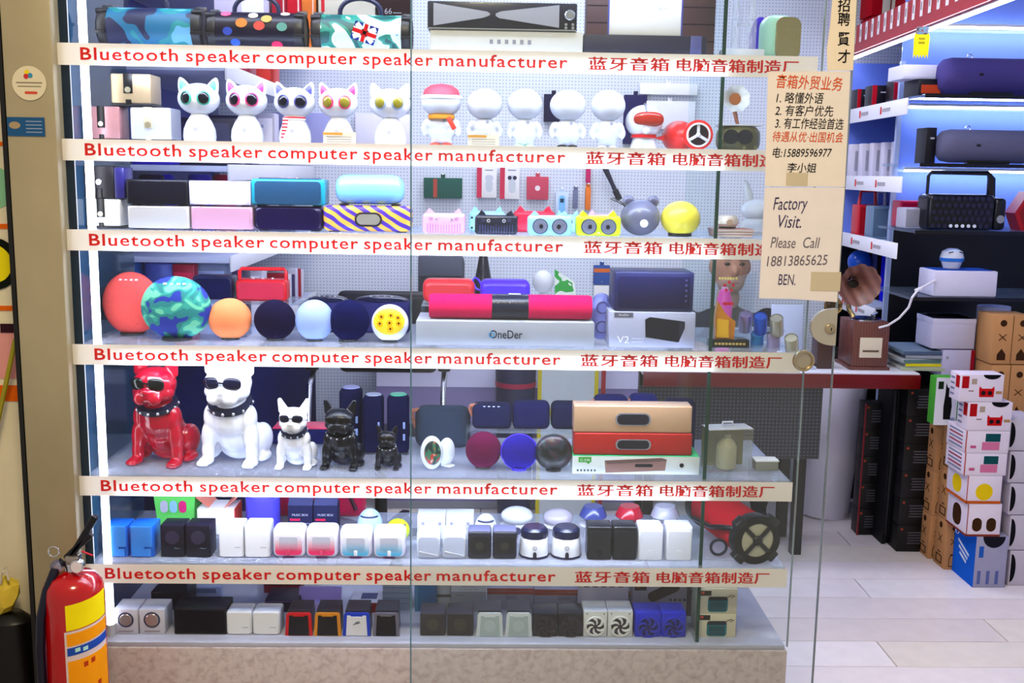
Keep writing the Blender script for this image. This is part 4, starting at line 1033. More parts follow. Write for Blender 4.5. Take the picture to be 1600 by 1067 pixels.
_dog['stud'] = M().ell((0, 0, 0), (0.016, 0.016, 0.016), 12, 8).mesh('stud')
_dog['inner'] = M().ell((0, 0, 0), (0.034, 0.012, 0.075), 14, 10).mesh('inner')
def dog(label, px, ybot, ytop, Y, zb, skin, lens, collar, rz=0.0, sw=1.0):
    X = at(px, ybot, Y).x
    s = (at(px, ytop, Y).z - zb) / 1.02
    t = thing('dog_speaker', label, 'speaker', (X, Y + 0.22 * s, zb), rz, 'sitting bulldog speakers')
    S = (s * sw, s * sw, s)
    ob('body', _dog['body'], skin, t, scale=S)
    for q in (-1, 1):
        ob('sunglass_lens', _dog['lens'], lens, t, (q * 0.102 * s * sw, -0.232 * s * sw, 0.785 * s), (0.12, q * 0.10, q * 0.28), S)
    ob('sunglass_bridge', _dog['bridge'], lens, t, scale=S)
    c = ob('collar', _dog['collar'], collar, t, (0, -0.02 * s * sw, 0.555 * s), (0.30, 0, 0), S)
    for k in range(9):
        a = math.radians(-90 + (k - 4) * 27)
        ob('stud', _dog['stud'], CHROME, c, (0.208 * math.cos(a), 0.208 * math.sin(a), 0))
    return t
LENS = plastic((0.015, 0.015, 0.05), 0.05)
COLR = plastic((0.02, 0.03, 0.08), 0.4)
dog('glossy crimson bulldog speaker with black sunglasses and studded collar', 240, 733, 561, 0.075, ZE, mat((0.50, 0.002, 0.05), 0.22, 0, 0.05, 30, coat=0.4), plastic((0.02, 0.02, 0.02), 0.1), COLR, -0.20, 0.90)
dog('big glossy white bulldog speaker beside the crimson one', 355, 735, 559, 0.080, ZE, mat((0.86, 0.87, 0.92), 0.2, 0, 0.02, 30), LENS, COLR, -0.14, 0.96)
dog('small white bulldog speaker between the big white and black ones', 457, 742, 630, 0.065, ZE, mat((0.84, 0.84, 0.88), 0.25, 0, 0.02, 30), LENS, COLR, -0.06, 0.94)
dog('small black bulldog speaker with glossy visor and studded collar', 530, 741, 632, 0.065, ZE, mat((0.010, 0.010, 0.022), 0.3, 0, 0.1, 30), plastic((0.02, 0.015, 0.01), 0.04), plastic(BLACK), -0.12, 1.0)
dog('tiny black bulldog speaker before the tower speakers', 604, 735, 670, 0.075, ZE, mat((0.012, 0.012, 0.024), 0.35, 0, 0.1, 30), plastic((0.03, 0.02, 0.01), 0.05), plastic(BLACK), -0.05, 1.0)
def tower(label, x0, x1, yt, Y, zb, top):
    t, w, h = item('tower_speaker', label, 'speaker', x0, x1, yt, Y, zb, 'dark tower speakers behind the dogs')
    ob('body', M().box(w, w * 0.9, h, (0, w * 0.45, h / 2), w * 0.22, seg=4), fabric((0.02, 0.022, 0.075)), t)
    ob('top_plate', M().lathe([(0, 0), (w * 0.40, 0), (w * 0.36, 0.003), (0, 0.003)], 24, (0, w * 0.45, h - 0.001)), top, t)
    for z in (0.55, 0.75): ob('side_button', bx(w * 0.10, 0.002, h * 0.11, 0.0005), plastic((0.35, 0.42, 0.65)), t, (w * 0.30, -0.001, h * (z - 0.3)))
    ob('base_ring', bx(w * 0.96, w * 0.86, 0.006, 0.002), DKG, t, (0, w * 0.02, 0))
tower('tall dark tower speaker behind the black bulldog', 529, 564, 608, 0.265, ZE, plastic((0.35, 0.36, 0.55)))
tower('dark tower speaker with pale cap, middle one of three', 566, 598, 619, 0.225, ZE, plastic((0.35, 0.38, 0.48)))
tower('dark tower speaker with greenish cap beside the door edge', 604, 638, 619, 0.225, ZE, plastic((0.12, 0.45, 0.30)))
t, w, h = item('flat_speaker', 'flat navy speaker with red top lying behind the white bulldogs', 'speaker', 420, 515, 672, 0.325, ZE)
ob('body', bx(w, 0.10, h, 0.006, 3), fabric((0.02, 0.025, 0.13)), t)
ob('top_skin', bx(w * 0.9, 0.08, 0.003, 0.001), plastic((0.75, 0.08, 0.2)), t, (0, 0.01, h))

# ---- door side of the fifth level
t, w, h = item('egg_speaker', 'white oval speaker with a painted flower window', 'speaker', 656, 692, 684, 0.075, ZE)
ob('shell', M().ell((0, 0.02, h * 0.5), (w * 0.5, 0.02, h * 0.5), 28, 18), WHT, t)
pc = ob('picture', M().ell((0, 0, 0), (w * 0.37, 0.006, h * 0.36), 24, 12), ramp_mat('noise', [(0.0, (0.02, 0.05, 0.06)), (0.45, (0.05, 0.25, 0.15)), (0.56, (0.6, 0.06, 0.05)), (0.66, (0.7, 0.55, 0.5))], 0.4, 45.0, True, 0.8, 1.0), t, (w * 0.05, 0.0035, h * 0.54))
t, w, h = item('egg_speaker', 'plain white oval speaker turned sideways beside the flower one', 'speaker', 690, 724, 686, 0.115, ZE, rz=0.9)
ob('shell', M().ell((0, 0.02, h * 0.5), (w * 0.5, 0.016, h * 0.5), 28, 18), WHT, t)
ob('foot', bx(w * 0.4, 0.03, 0.006, 0.002), WHT, t)
ball('maroon cloth ball speaker beside the white oval ones', 727, 784, 680, 0.075, ZE, fabric((0.20, 0.01, 0.10), 320), 0.8, group='round ball speakers on the dog shelf')
ball('indigo cloth ball speaker with glossy violet rim', 784, 840, 682, 0.075, ZE, fabric((0.05, 0.03, 0.36), 320), 0.55, foot=plastic((0.06, 0.02, 0.8)), rim=plastic((0.14, 0.08, 0.85), 0.2), group='round ball speakers on the dog shelf')
ball('dark camouflage ball speaker beside the gold bar', 837, 896, 682, 0.070, ZE, ramp_mat('noise', [(0.0, (0.012, 0.015, 0.02)), (0.46, (0.04, 0.06, 0.08)), (0.53, (0.10, 0.05, 0.08)), (0.62, (0.06, 0.13, 0.14))], 0.3, 26.0, True, 1.0, 1.0), 0.55, foot=BLK, group='round ball speakers on the dog shelf')
# riser with dark radios behind
t = thing('acrylic_riser', 'clear acrylic riser behind the maroon and indigo balls', 'riser', (at(815, 690, 0.2).x, 0.215, ZE))
W_ = at(905, 690, 0.2).x - at(730, 690, 0.2).x
HR_ = at(815, 677, 0.2).z - ZE
ob('top_sheet', bx(W_, 0.11, 0.004, 0.0005), ACR, t, (0, 0, HR_ - 0.004))
for q in (-1, 1): ob('side_sheet', bx(0.004, 0.11, HR_ - 0.004), ACR, t, (q * (W_ / 2 - 0.002), 0, 0))
def strap_speaker(label, x0, x1, yt, Y, zb, col, strap, icons=False):
    t, w, h = item('strap_speaker', label, 'speaker', x0, x1, yt, Y, zb, 'dark rounded speakers with tan straps')
    ob('body', M().box(w, 0.06, h, (0, 0.03, h / 2), min(w, h) * 0.22, seg=4), fabric(col), t)
    if strap: ob('strap', M().tube([(-w * 0.50, 0.03, h * 0.45), (-w * 0.56, 0.03, h * 0.75), (-w * 0.54, 0.025, h * 0.88), (-w * 0.36, 0.02, h * 0.93)], [0.004, 0.006, 0.006, 0.005], 6), mat((0.62, 0.28, 0.20), 0.6), t)
    if icons:
        for k in range(4): ob('touch_icon', M().box(0.006, 0.001, 0.002, (0, 0, 0)), plastic((0.8, 0.85, 0.95)), t, (w * (-0.2 + 0.12 * k), 0.004, h * 0.93), (-0.5, 0, 0))
strap_speaker('dark rounded speaker with white touch icons above the maroon ball', 738, 800, 633, 0.235, ZE + HR_, (0.02, 0.03, 0.12), True, True)
strap_speaker('dark rounded speaker above the indigo ball', 801, 860, 630, 0.235, ZE + HR_, (0.02, 0.025, 0.14), False)
strap_speaker('dark rounded speaker half hidden by the gold bar', 862, 912, 631, 0.235, ZE + HR_, (0.02, 0.025, 0.10), False)
strap_speaker('wide blue-grey speaker with tan strap behind the white oval ones', 648, 735, 637, 0.285, ZE, (0.06, 0.09, 0.14), True)
strap_speaker('dark rounded speaker with tan strap behind the gold bar', 928, 984, 620, 0.265, ZE, (0.02, 0.025, 0.16), True)
strap_speaker('dark blue rounded speaker with tan strap behind the end of the gold bar', 986, 1030, 619, 0.265, ZE, (0.02, 0.03, 0.20), True)
strap_speaker('dark rounded speaker beside the glass divider behind the bars', 1040, 1090, 626, 0.265, ZE, (0.02, 0.02, 0.10), True)
# metal bar speakers on their carton
t, w, h = item('speaker_carton', 'white and green carton with a picture of a pink-gold bar speaker', 'carton', 895, 1093, 713, 0.065, ZE)
ob('box', bx(w, 0.10, h, 0.001), paper((0.74, 0.77, 0.76)), t)
ob('green_lid', bx(w, 0.10, 0.001), paper((0.10, 0.6, 0.3)), t, (0, 0, h))
prt(t, 'green_tag', paper((0.12, 0.5, 0.12)), -w * 0.405, h * 0.80, w * 0.10, h * 0.28)
txt(t, 'C-338', paper((0.85, 0.9, 0.85)), -w * 0.405, h * 0.78, w * 0.075, h * 0.12, -0.0012)
ob('tag_point', M().prism([(-0.004, 0), (0.006, 0), (0.004, -0.006)], 0.0008, (-w * 0.385, -0.0008, h * 0.67)), paper((0.12, 0.5, 0.12)), t)
pic = ob('speaker_picture', M().prism([(-w * 0.25, h * 0.76), (-w * 0.24, h * 0.08), (w * 0.23, h * 0.22), (w * 0.24, h * 0.84), (w * 0.2, h * 0.93)], 0.0008, (0, -0.0008, 0)), paper((0.42, 0.28, 0.26)), t)
ob('picture_top', M().prism([(-w * 0.25, h * 0.76), (-w * 0.23, h * 0.56), (w * 0.24, h * 0.76), (w * 0.24, h * 0.84), (w * 0.2, h * 0.93)], 0.0004, (0, -0.0012, 0)), paper((0.26, 0.18, 0.17)), pic)
ob('picture_display', M().prism(rrect(w * 0.14, h * 0.17, h * 0.08, 5, w * 0.06, h * 0.5), 0.0004, (0, -0.0014, 0)), paper((0.05, 0.05, 0.06)), pic)
disc(t, 'round_picture', paper((0.05, 0.05, 0.08)), w * 0.36, h * 0.52, h * 0.12, 0.0008)
for k in range(6): prt(t, 'icon_print', paper((0.1, 0.1, 0.15)), w * (-0.46 + 0.027 * k), h * 0.2, 0.004, 0.005)
hb = h + 0.001
def metal_bar(label, x0, x1, yt, Y, zb, col):
    t, w, h = item('metal_bar_speaker', label, 'speaker', x0, x1, yt, Y, zb, 'metal bar speakers with oval display')
    ob('body', bx(w, 0.06, h, 0.004, 3), col, t)
    ob('display_rim', M().prism(rrect(w * 0.30, h * 0.46, h * 0.22, 8, 0, h * 0.5), 0.003, (0, -0.003, 0)), mat((0.6, 0.6, 0.68), 0.2, 0.8), t)
    ob('display', M().prism(rrect(w * 0.27, h * 0.38, h * 0.18, 8, 0, h * 0.5), 0.002, (0, -0.0045, 0)), plastic((0.03, 0.025, 0.05), 0.06), t)
    ob('bottom_gap', bx(w * 0.98, 0.05, 0.002), BLK, t, (0, 0.005, -0.0002))
    return h
h1 = metal_bar('red metal bar speaker between the gold bar and the white carton', 897, 1082, 677, 0.070, ZE + hb, mat((0.60, 0.05, 0.04), 0.35, 0.3, 0.08, 300))
metal_bar('pale gold metal bar speaker on top of the red one', 897, 1082, 634, 0.072, ZE + hb + h1 + 0.001, mat((0.74, 0.52, 0.36), 0.3, 0.4, 0.03, 300))
# clear pack with a bottle-shaped speaker and a tiny box
t, w, h = item('clear_pack', 'clear hanging pack holding a cream bottle-shaped speaker', 'pack', 1107, 1179, 672, 0.095, ZE, rz=0.15)
PK = glass_mat((0.93, 0.94, 0.90), 1.3, 0.03, 0.10, (0.8, 0.78, 0.7))
ob('clear_sleeve', bx(w, 0.06, h, 0.001), PK, t)
ob('back_card', bx(w * 0.96, 0.001, h * 0.97), paper((0.30, 0.28, 0.16)), t, (0, 0.057, 0.002))
ob('lid', bx(w, 0.06, 0.002), paper((0.62, 0.60, 0.62)), t, (0, 0, h))
ob('hang_tab', M().tube([(-0.014, 0.03, h + 0.001), (-0.013, 0.03, h + 0.014), (0.013, 0.03, h + 0.014), (0.014, 0.03, h + 0.001)], 0.003, 6), plastic((0.7, 0.7, 0.76)), t)
ob('bottle_speaker', M().lathe([(0, 0), (0.024, 0), (0.026, 0.01), (0.026, 0.055), (0.020, 0.068), (0.010, 0.078), (0.010, 0.088), (0.0, 0.090)], 24, (0, 0.029, 0.004)), plastic((0.55, 0.52, 0.40)), t)
t, w, h = item('tiny_carton', 'tiny grey carton with white lid standing before the perforated panel', 'carton', 1181, 1216, 722, 0.105, ZE)
ob('box', bx(w, 0.04, h, 0.001), paper((0.34, 0.34, 0.30)), t)
ob('lid', bx(w * 1.06, 0.042, 0.004, 0.001), paper((0.75, 0.75, 0.78)), t, (0, -0.001, h))
# ------------------------------------------------------------------ desktop speakers (sixth level)
def pair(name, x, yt, Y, zb, build, labels, group):
    for (x0, x1), lab in zip(x, labels):
        t, w, h = item(name, lab, 'speaker', x0, x1, yt, Y, zb, group)
        build(t, w, h)

def b_blue(t, w, h):
    BL = plastic((0.02, 0.20, 0.62), 0.25); FC = mat((0.10, 0.38, 0.85), 0.35, 0.2, 0.05, 200)
    ob('body', bx(w, 0.06, h, 0.003), BL, t)
    ob('front_plate', M().prism([(-w * 0.42, h * 0.04), (w * 0.36, h * 0.04), (w * 0.36, h * 0.27), (w * 0.10, h * 0.27), (w * 0.10, h * 0.34), (w * 0.42, h * 0.34), (w * 0.42, h * 0.97), (-w * 0.42, h * 0.97)], 0.004, (0, -0.004, 0)), FC, t)
pair('desktop_speaker', ((163, 199), (202, 240)), 821, 0.055, ZF, b_blue, ('blue metal desktop speaker, nearest the pillar', 'blue metal desktop speaker, second from the pillar'), 'pair of blue desktop speakers')
def b_black(t, w, h):
    ob('body', bx(w, 0.06, h, 0.002), plastic((0.016, 0.008, 0.035), 0.4), t)
    disc(t, 'driver', mat((0.06, 0.05, 0.10), 0.5, 0, 0.4, 400), 0, h * 0.62, w * 0.29, 0.0015)
    ob('script_mark', M().tube([(w * 0.06, -0.001, h * 0.27), (w * 0.14, -0.001, h * 0.31), (w * 0.2, -0.001, h * 0.27), (w * 0.32, -0.001, h * 0.30)], 0.0008, 5), plastic((0.15, 0.2, 0.25)), t)
pair('desktop_speaker', ((250, 287), (290, 328)), 821, 0.055, ZF, b_black, ('black violet desktop speaker with round driver, beside the blue pair', 'black violet desktop speaker with round driver, beside the white pair'), 'pair of black desktop speakers with script')
def b_white(t, w, h):
    ob('body', bx(w, 0.06, h, 0.006, 3), WHT, t)
    ob('brand_plate', bx(w * 0.25, 0.001, 0.003), plastic((0.6, 0.62, 0.7)), t, (w * 0.25, -0.001, h * 0.3))
    ob('front_mesh', M().prism(rrect(w * 0.86, h * 0.92, 0.006, 5, 0, h * 0.5), 0.001, (0, -0.0008, 0)), mat((0.84, 0.85, 0.9), 0.5, 0, 0.05, 500), t)
pair('desktop_speaker', ((341, 380), (381, 421)), 820, 0.055, ZF, b_white, ('plain white cube desktop speaker, the one beside the black pair', 'plain white cube desktop speaker, the one beside the pink jars'), 'pair of plain white desktop speakers')
def jar_skin(base): return ramp_mat('wave', [(0.0, base), (1.0, (0.85, 0.82, 0.92))], 0.15, 1.0, False)
def grad(c0, c1, z0, z1):
    m = bpy.data.materials.new('two_tone_plastic'); m.use_nodes = True
    nt = m.node_tree; b = nt.nodes['Principled BSDF']; b.inputs['Roughness'].default_value = 0.2
    tc = nt.nodes.new('ShaderNodeTexCoord'); sp = nt.nodes.new('ShaderNodeSeparateXYZ'); mr = nt.nodes.new('ShaderNodeMapRange')
    mr.inputs['From Min'].default_value = z0; mr.inputs['From Max'].default_value = z1
    mx = nt.nodes.new('ShaderNodeMix'); mx.data_type = 'RGBA'; mx.inputs['A'].default_value = tuple(c0) + (1,); mx.inputs['B'].default_value = tuple(c1) + (1,)
    nt.links.new(tc.outputs['Object'], sp.inputs[0]); nt.links.new(sp.outputs[2], mr.inputs['Value']); nt.links.new(mr.outputs[0], mx.inputs['Factor']); nt.links.new(mx.outputs['Result'], b.inputs['Base Color'])
    return m
JP = grad((0.78, 0.03, 0.14), (0.72, 0.68, 0.76), 0.018, 0.05)
JB = grad((0.06, 0.42, 0.72), (0.74, 0.76, 0.84), 0.012, 0.042)
def jar(colm, tip, lever):
    def f(t, w, h):
        ob('shell', M().box(w, 0.055, h, (0, 0.0275, h / 2), 0.014, seg=4), plastic((0.84, 0.82, 0.92), 0.15), t)
        ob('front_window', M().prism(rrect(w * 0.82, h * 0.66, 0.010, 5, 0, h * 0.44), 0.003, (0, -0.002, 0)), colm, t)
        ob('grey_panel', M().prism(rrect(w * 0.56, h * 0.40, 0.004, 4, 0, h * 0.52), 0.002, (0, -0.0035, 0)), grad(tip, (0.48, 0.48, 0.58), 0.02, 0.045), t)
        ob('lever', M().box(w * 0.11, 0.004, h * 0.2, (0, -0.003, h * 0.19), 0.002), lever, t)
        ob('base_slot', bx(w * 0.36, 0.002, 0.004), plastic((0.2, 0.06, 0.2)), t, (0, -0.001, 0.001))
    return f
pair('jar_speaker', ((425, 476), (477, 527)), 825, 0.055, ZF, jar(JP, (0.70, 0.08, 0.2), plastic((0.7, 0.1, 0.22))), ('clear jar-shaped speaker with pink base, beside the white cubes', 'clear jar-shaped speaker with pink base, beside the blue jars'), 'pair of pink jar speakers')
pair('jar_speaker', ((530, 581), (583, 633)), 827, 0.055, ZF, jar(JB, (0.12, 0.42, 0.66), WHT), ('clear jar-shaped speaker with blue base, beside the pink jars', 'clear jar-shaped speaker with blue base, beside the door edge'), 'pair of blue jar speakers')
def b_clear(t, w, h):
    ob('body', M().box(w, 0.06, h, (0, 0.03, h / 2), 0.009, seg=3), plastic((0.80, 0.82, 0.92), 0.12), t)
    ob('front_mesh', M().prism(rrect(w * 0.86, h * 0.70, 0.010, 5, 0, h * 0.46), 0.002, (0, -0.002, 0)), mat((0.62, 0.65, 0.78), 0.4, 0, 0.08, 400), t)
    ob('fold_line', M().box(w * 0.8, 0.001, 0.0018, (0, -0.0025, h * 0.22), 0, (0, 0.22, 0)), plastic((0.9, 0.9, 0.95)), t)
pair('desktop_speaker', ((651, 688), (691, 729)), 831, 0.055, ZF, b_clear, ('milky white desktop speaker just behind the door edge', 'milky white desktop speaker beside the black rounded pair'), 'pair of milky desktop speakers')
def b_round(t, w, h):
    ob('body', M().box(w, 0.06, h, (0, 0.03, h / 2), 0.008, seg=3), plastic((0.03, 0.03, 0.06), 0.3), t)
    ob('top_cap', M().box(w * 0.96, 0.05, h * 0.14, (0, 0.03, h * 0.95), 0.006, seg=3), plastic((0.22, 0.22, 0.36), 0.3), t)
    ob('front_mesh', M().prism([(-w * 0.40, h * 0.30), (-w * 0.28, h * 0.20), (w * 0.28, h * 0.20), (w * 0.40, h * 0.30), (w * 0.40, h * 0.78), (w * 0.34, h * 0.84), (-w * 0.34, h * 0.84), (-w * 0.40, h * 0.78)], 0.003, (0, -0.003, 0)), mat((0.015, 0.01, 0.02), 0.6, 0, 0.4, 400), t)
    disc(t, 'driver', mat((0.07, 0.06, 0.05), 0.5), 0, h * 0.5, w * 0.17, 0.001, -0.003)
pair('desktop_speaker', ((731, 768), (770, 808)), 831, 0.055, ZF, b_round, ('black rounded desktop speaker beside the milky pair', 'black rounded desktop speaker beside the white tapered pair'), 'pair of black rounded desktop speakers')
def b_taper(t, w, h):
    ob('body', M().lathe([(w * 0.50, 0.004), (w * 0.49, h * 0.25), (w * 0.44, h * 0.72), (w * 0.40, h * 0.76), (0, h * 0.76)], 10, (0, w * 0.45, 0)), plastic((0.84, 0.84, 0.9), 0.2), t)
    ob('top_cap', M().lathe([(w * 0.435, h * 0.56), (w * 0.45, h * 0.70), (w * 0.44, h * 0.92), (w * 0.36, h), (0, h)], 10, (0, w * 0.45, 0)), plastic((0.025, 0.03, 0.10), 0.12), t)
    ob('base_ring', M().lathe([(w * 0.46, 0), (w * 0.52, 0.002), (w * 0.51, 0.007), (0, 0.007)], 10, (0, w * 0.45, 0)), plastic((0.04, 0.03, 0.12)), t)
    ob('port', M().prism([(-w * 0.06, 0), (w * 0.06, 0), (w * 0.06, h * 0.12), (w * 0.03, h * 0.17), (-w * 0.03, h * 0.17), (-w * 0.06, h * 0.12)], 0.003, (0, -0.028 + 0.0, 0.008)), plastic((0.05, 0.05, 0.09)), t, (0, 0.022, 0))
    ring(t, 'logo_ring', plastic((0.4, 0.4, 0.5)), 0, h * 0.40, w * 0.065, 0.0008, w * 0.45 - w * 0.465)
pair('desktop_speaker', ((812, 860), (862, 911)), 829, 0.055, ZF, b_taper, ('white tapered desktop speaker with dark cap, beside the black rounded pair', 'white tapered desktop speaker with dark cap, beside the tall black pair'), 'pair of white tapered desktop speakers')
def b_tall(col, fc):
    def f(t, w, h):
        ob('body', M().box(w, 0.06, h, (0, 0.03, h / 2), 0.006, seg=3), col, t)
        ob('front_panel', M().prism(rrect(w * 0.88, h * 0.84, 0.005, 4, 0, h * 0.45), 0.002, (0, -0.002, 0)), fc, t)
        ob('tab', M().prism(rrect(w * 0.22, h * 0.2, w * 0.1, 5, 0, h * 0.22), 0.001, (0, -0.003, 0)), col, t)
    return f
pair('desktop_speaker', ((918, 957), (958, 996)), 823, 0.055, ZF, b_tall(plastic((0.02, 0.02, 0.03), 0.2), mat((0.025, 0.02, 0.03), 0.6, 0, 0.4, 400)), ('tall black desktop speaker beside the tapered pair', 'tall black desktop speaker beside the tall white pair'), 'pair of tall black desktop speakers')
pair('desktop_speaker', ((998, 1037), (1042, 1083)), 823, 0.055, ZF, b_tall(plastic((0.84, 0.85, 0.92), 0.2), plastic((0.80, 0.81, 0.89), 0.4)), ('tall white desktop speaker beside the tall black pair', 'tall white desktop speaker beside the glass divider'), 'pair of tall white desktop speakers')

# second row of the sixth level
Y2 = 0.20
t, w, h = item('gift_bag', 'lime green bag with three little coloured shapes printed on it', 'bag', 239, 305, 768, 0.245, ZF)
ob('bag', M().add([(-w * 0.42, 0.01, 0), (w * 0.42, 0.01, 0), (w * 0.5, 0, h), (-w * 0.5, 0, h), (-w * 0.42, 0.06, 0), (w * 0.42, 0.06, 0), (w * 0.5, 0.07, h), (-w * 0.5, 0.07, h)], [[0, 1, 2, 3], [5, 4, 7, 6], [4, 0, 3, 7], [1, 5, 6, 2], [0, 4, 5, 1]]), paper((0.22, 0.72, 0.22)), t)
for k, c in enumerate(((0.55, 0.55, 0.66), (0.35, 0.6, 0.72), (0.70, 0.05, 0.28))):
    x = w * (-0.25 + 0.22 * k)
    ob('print_blob', M().prism(rrect(w * 0.18, h * 0.30, w * 0.09, 5, x, h * 0.62), 0.0008, (0, 0.0005, 0)), paper(c), t)
t, w, h = item('open_carton', 'open white carton with red edges and folded flaps', 'carton', 308, 366, 795, 0.225, ZF)
ob('box', bx(w, 0.08, h, 0.001), paper((0.86, 0.84, 0.88)), t)
ob('red_side', bx(0.002, 0.08, h), paper((0.75, 0.12, 0.10)), t, (w / 2 + 0.001, 0, 0))
for q in (-1, 1): ob('flap', M().box(w * 0.5, 0.08, 0.0015, (q * w * 0.36, 0.05, h + 0.012), 0, (0, -q * 0.7, 0)), paper((0.82, 0.35, 0.28)), t)
t, w, h = item('can_speaker', 'violet blue drum speaker behind the white cubes', 'speaker', 378, 432, 781, 0.205, ZF)
ob('drum', M().lathe([(0, 0), (w * 0.46, 0), (w * 0.5, 0.006), (w * 0.5, h - 0.006), (w * 0.44, h), (0, h)], 32, (0, w * 0.5, 0)), plastic((0.16, 0.14, 0.72), 0.25), t)
ob('top_grille', M().cyl(w * 0.4, 0.0015, (0, w * 0.5, h), 28), mat((0.25, 0.22, 0.75), 0.5, 0, 0.2, 400), t)
t, w, h = item('red_satchel', 'big glossy red bag behind the jar speakers', 'bag', 402, 570, 757, 0.355, ZF)
ob('bag', M().box(w, 0.07, h, (0, 0.035, h / 2), 0.03, seg=4), mat((0.50, 0.005, 0.10), 0.25, 0, 0.1, 20), t)
ob('strap', M().tube([(w * 0.40, -0.004, h), (w * 0.36, -0.006, h * 0.7), (w * 0.42, -0.006, h * 0.3)], 0.006, 8), mat((0.10, 0.01, 0.05), 0.4), t)
ob('seam', M().tube([(-w * 0.3, -0.002, h * 0.75), (-w * 0.1, -0.004, h * 0.82), (w * 0.1, -0.002, h * 0.7)], 0.002, 6), mat((0.75, 0.15, 0.3), 0.4), t)
for lab, a, b in (('small dark music box carton, the one nearer the pillar', 450, 488), ('small dark music box carton, the one nearer the red bag strap', 490, 527)):
    t, w, h = item('music_carton', lab, 'carton', a, b, 790, 0.245, ZF, 'two dark music box cartons')
    ob('box', bx(w, 0.05, h, 0.001), paper((0.045, 0.05, 0.13)), t)
    ob('lid_flap', bx(w, 0.03, 0.002), paper((0.12, 0.13, 0.26)), t, (0, 0, h), (0.6, 0, 0))
    txt(t, 'MUSIC BOX', paper((0.62, 0.65, 0.78)), 0, h * 0.66, w * 0.66, h * 0.08)
    prt(t, 'red_bar', paper((0.75, 0.05, 0.15)), -w * 0.22, h * 0.48, w * 0.42, h * 0.07)
    for k in range(3): prt(t, 'print_line', paper((0.4, 0.42, 0.55)), w * 0.05, h * (0.34 - 0.09 * k), w * 0.7, h * 0.03)
def egg(label, x0, x1, yt, Y, col):
    t, w, h = item('egg_speaker', label, 'speaker', x0, x1, yt, Y, ZF, 'egg-shaped speakers behind the desktop ones')
    ob('shell', M().ell((0, w * 0.45, h * 0.45), (w * 0.5, w * 0.45, h * 0.55), 28, 18), col, t)
    ob('slot', M().tube([(w * 0.40 * math.sin(a), w * 0.45 - w * 0.40 * math.cos(a), h * 0.80) for a in [math.radians(-55 + 11 * k) for k in range(11)]], 0.0025, 6), plastic((0.05, 0.08, 0.2)), t)
    ob('foot_ring', M().cyl(w * 0.35, 0.006, (0, w * 0.45, 0), 24), col, t)
egg('pale blue egg-shaped speaker behind the blue jars', 556, 596, 800, 0.18, plastic((0.55, 0.70, 0.92), 0.2))
egg('lemon green egg-shaped speaker beside the door edge', 601, 639, 816, 0.17, plastic((0.70, 0.82, 0.06), 0.2))
egg('white egg-shaped speaker with a dark slot behind the black rounded pair', 741, 777, 807, 0.16, WHT)
for lab, a, b in (('small white carton with round print just behind the door edge', 652, 696), ('small white carton with round print beside the white egg', 697, 740)):
    t, w, h = item('white_carton', lab, 'carton', a, b, 806, 0.205, ZF, 'two small white cartons')
    ob('box', bx(w, 0.06, h, 0.001), paper((0.82, 0.82, 0.88)), t)
    ring(t, 'round_print', paper((0.55, 0.56, 0.66)), 0, h * 0.90, w * 0.36, 0.0006, -0.0006, sz=0.28)
    for q in (-0.3, 0.3): prt(t, 'print_mark', paper((0.45, 0.45, 0.55)), w * q, h * 0.66, w * 0.1, h * 0.14)
def mush(label, x0, x1, yt, col, cap):
    t, w, h = item('dome_speaker', label, 'speaker', x0, x1, yt, 0.195, ZF, 'dome-topped speakers behind the desktop ones')
    y = w * 0.5
    if cap == 'dome':
        ob('cap', M().ell((0, y, h * 0.70), (w * 0.50, w * 0.46, h * 0.30), 28, 14), col, t)
    else:
        ob('cap', M().lathe([(w * 0.30, h * 0.52), (w * 0.50, h * 0.68), (w * 0.46, h * 0.80), (w * 0.34, h), (0, h)], 12, (0, y, 0)), col, t)
    ob('saucer', M().ell((0, y, h * 0.40), (w * 0.52, w * 0.46, h * 0.09), 28, 10), plastic((0.75, 0.74, 0.80), 0.2), t)
    ob('stem', M().lathe([(w * 0.36, 0), (w * 0.30, h * 0.2), (w * 0.26, h * 0.5)], 24, (0, y, 0)), plastic((0.6, 0.6, 0.68), 0.2), t)
    disc(t, 'driver', plastic((0.12, 0.12, 0.2)), 0, h * 0.34, w * 0.12, 0.003, y - w * 0.5)
mush('white dome speaker behind the white tapered pair', 783, 834, 800, WHT, 'dome')
mush('silver dome speaker behind the white tapered pair', 850, 898, 803, plastic((0.60, 0.56, 0.64), 0.15), 'dome')
mush('slate blue faceted dome speaker behind the tall black pair', 907, 951, 797, plastic((0.10, 0.13, 0.38), 0.15), 'gem')
mush('crimson faceted dome speaker behind the tall black pair', 964, 1009, 797, plastic((0.60, 0.02, 0.08), 0.15), 'gem')
mush('silver white faceted dome speaker behind the tall white pair', 1020, 1066, 797, plastic((0.62, 0.62, 0.72), 0.15), 'gem')

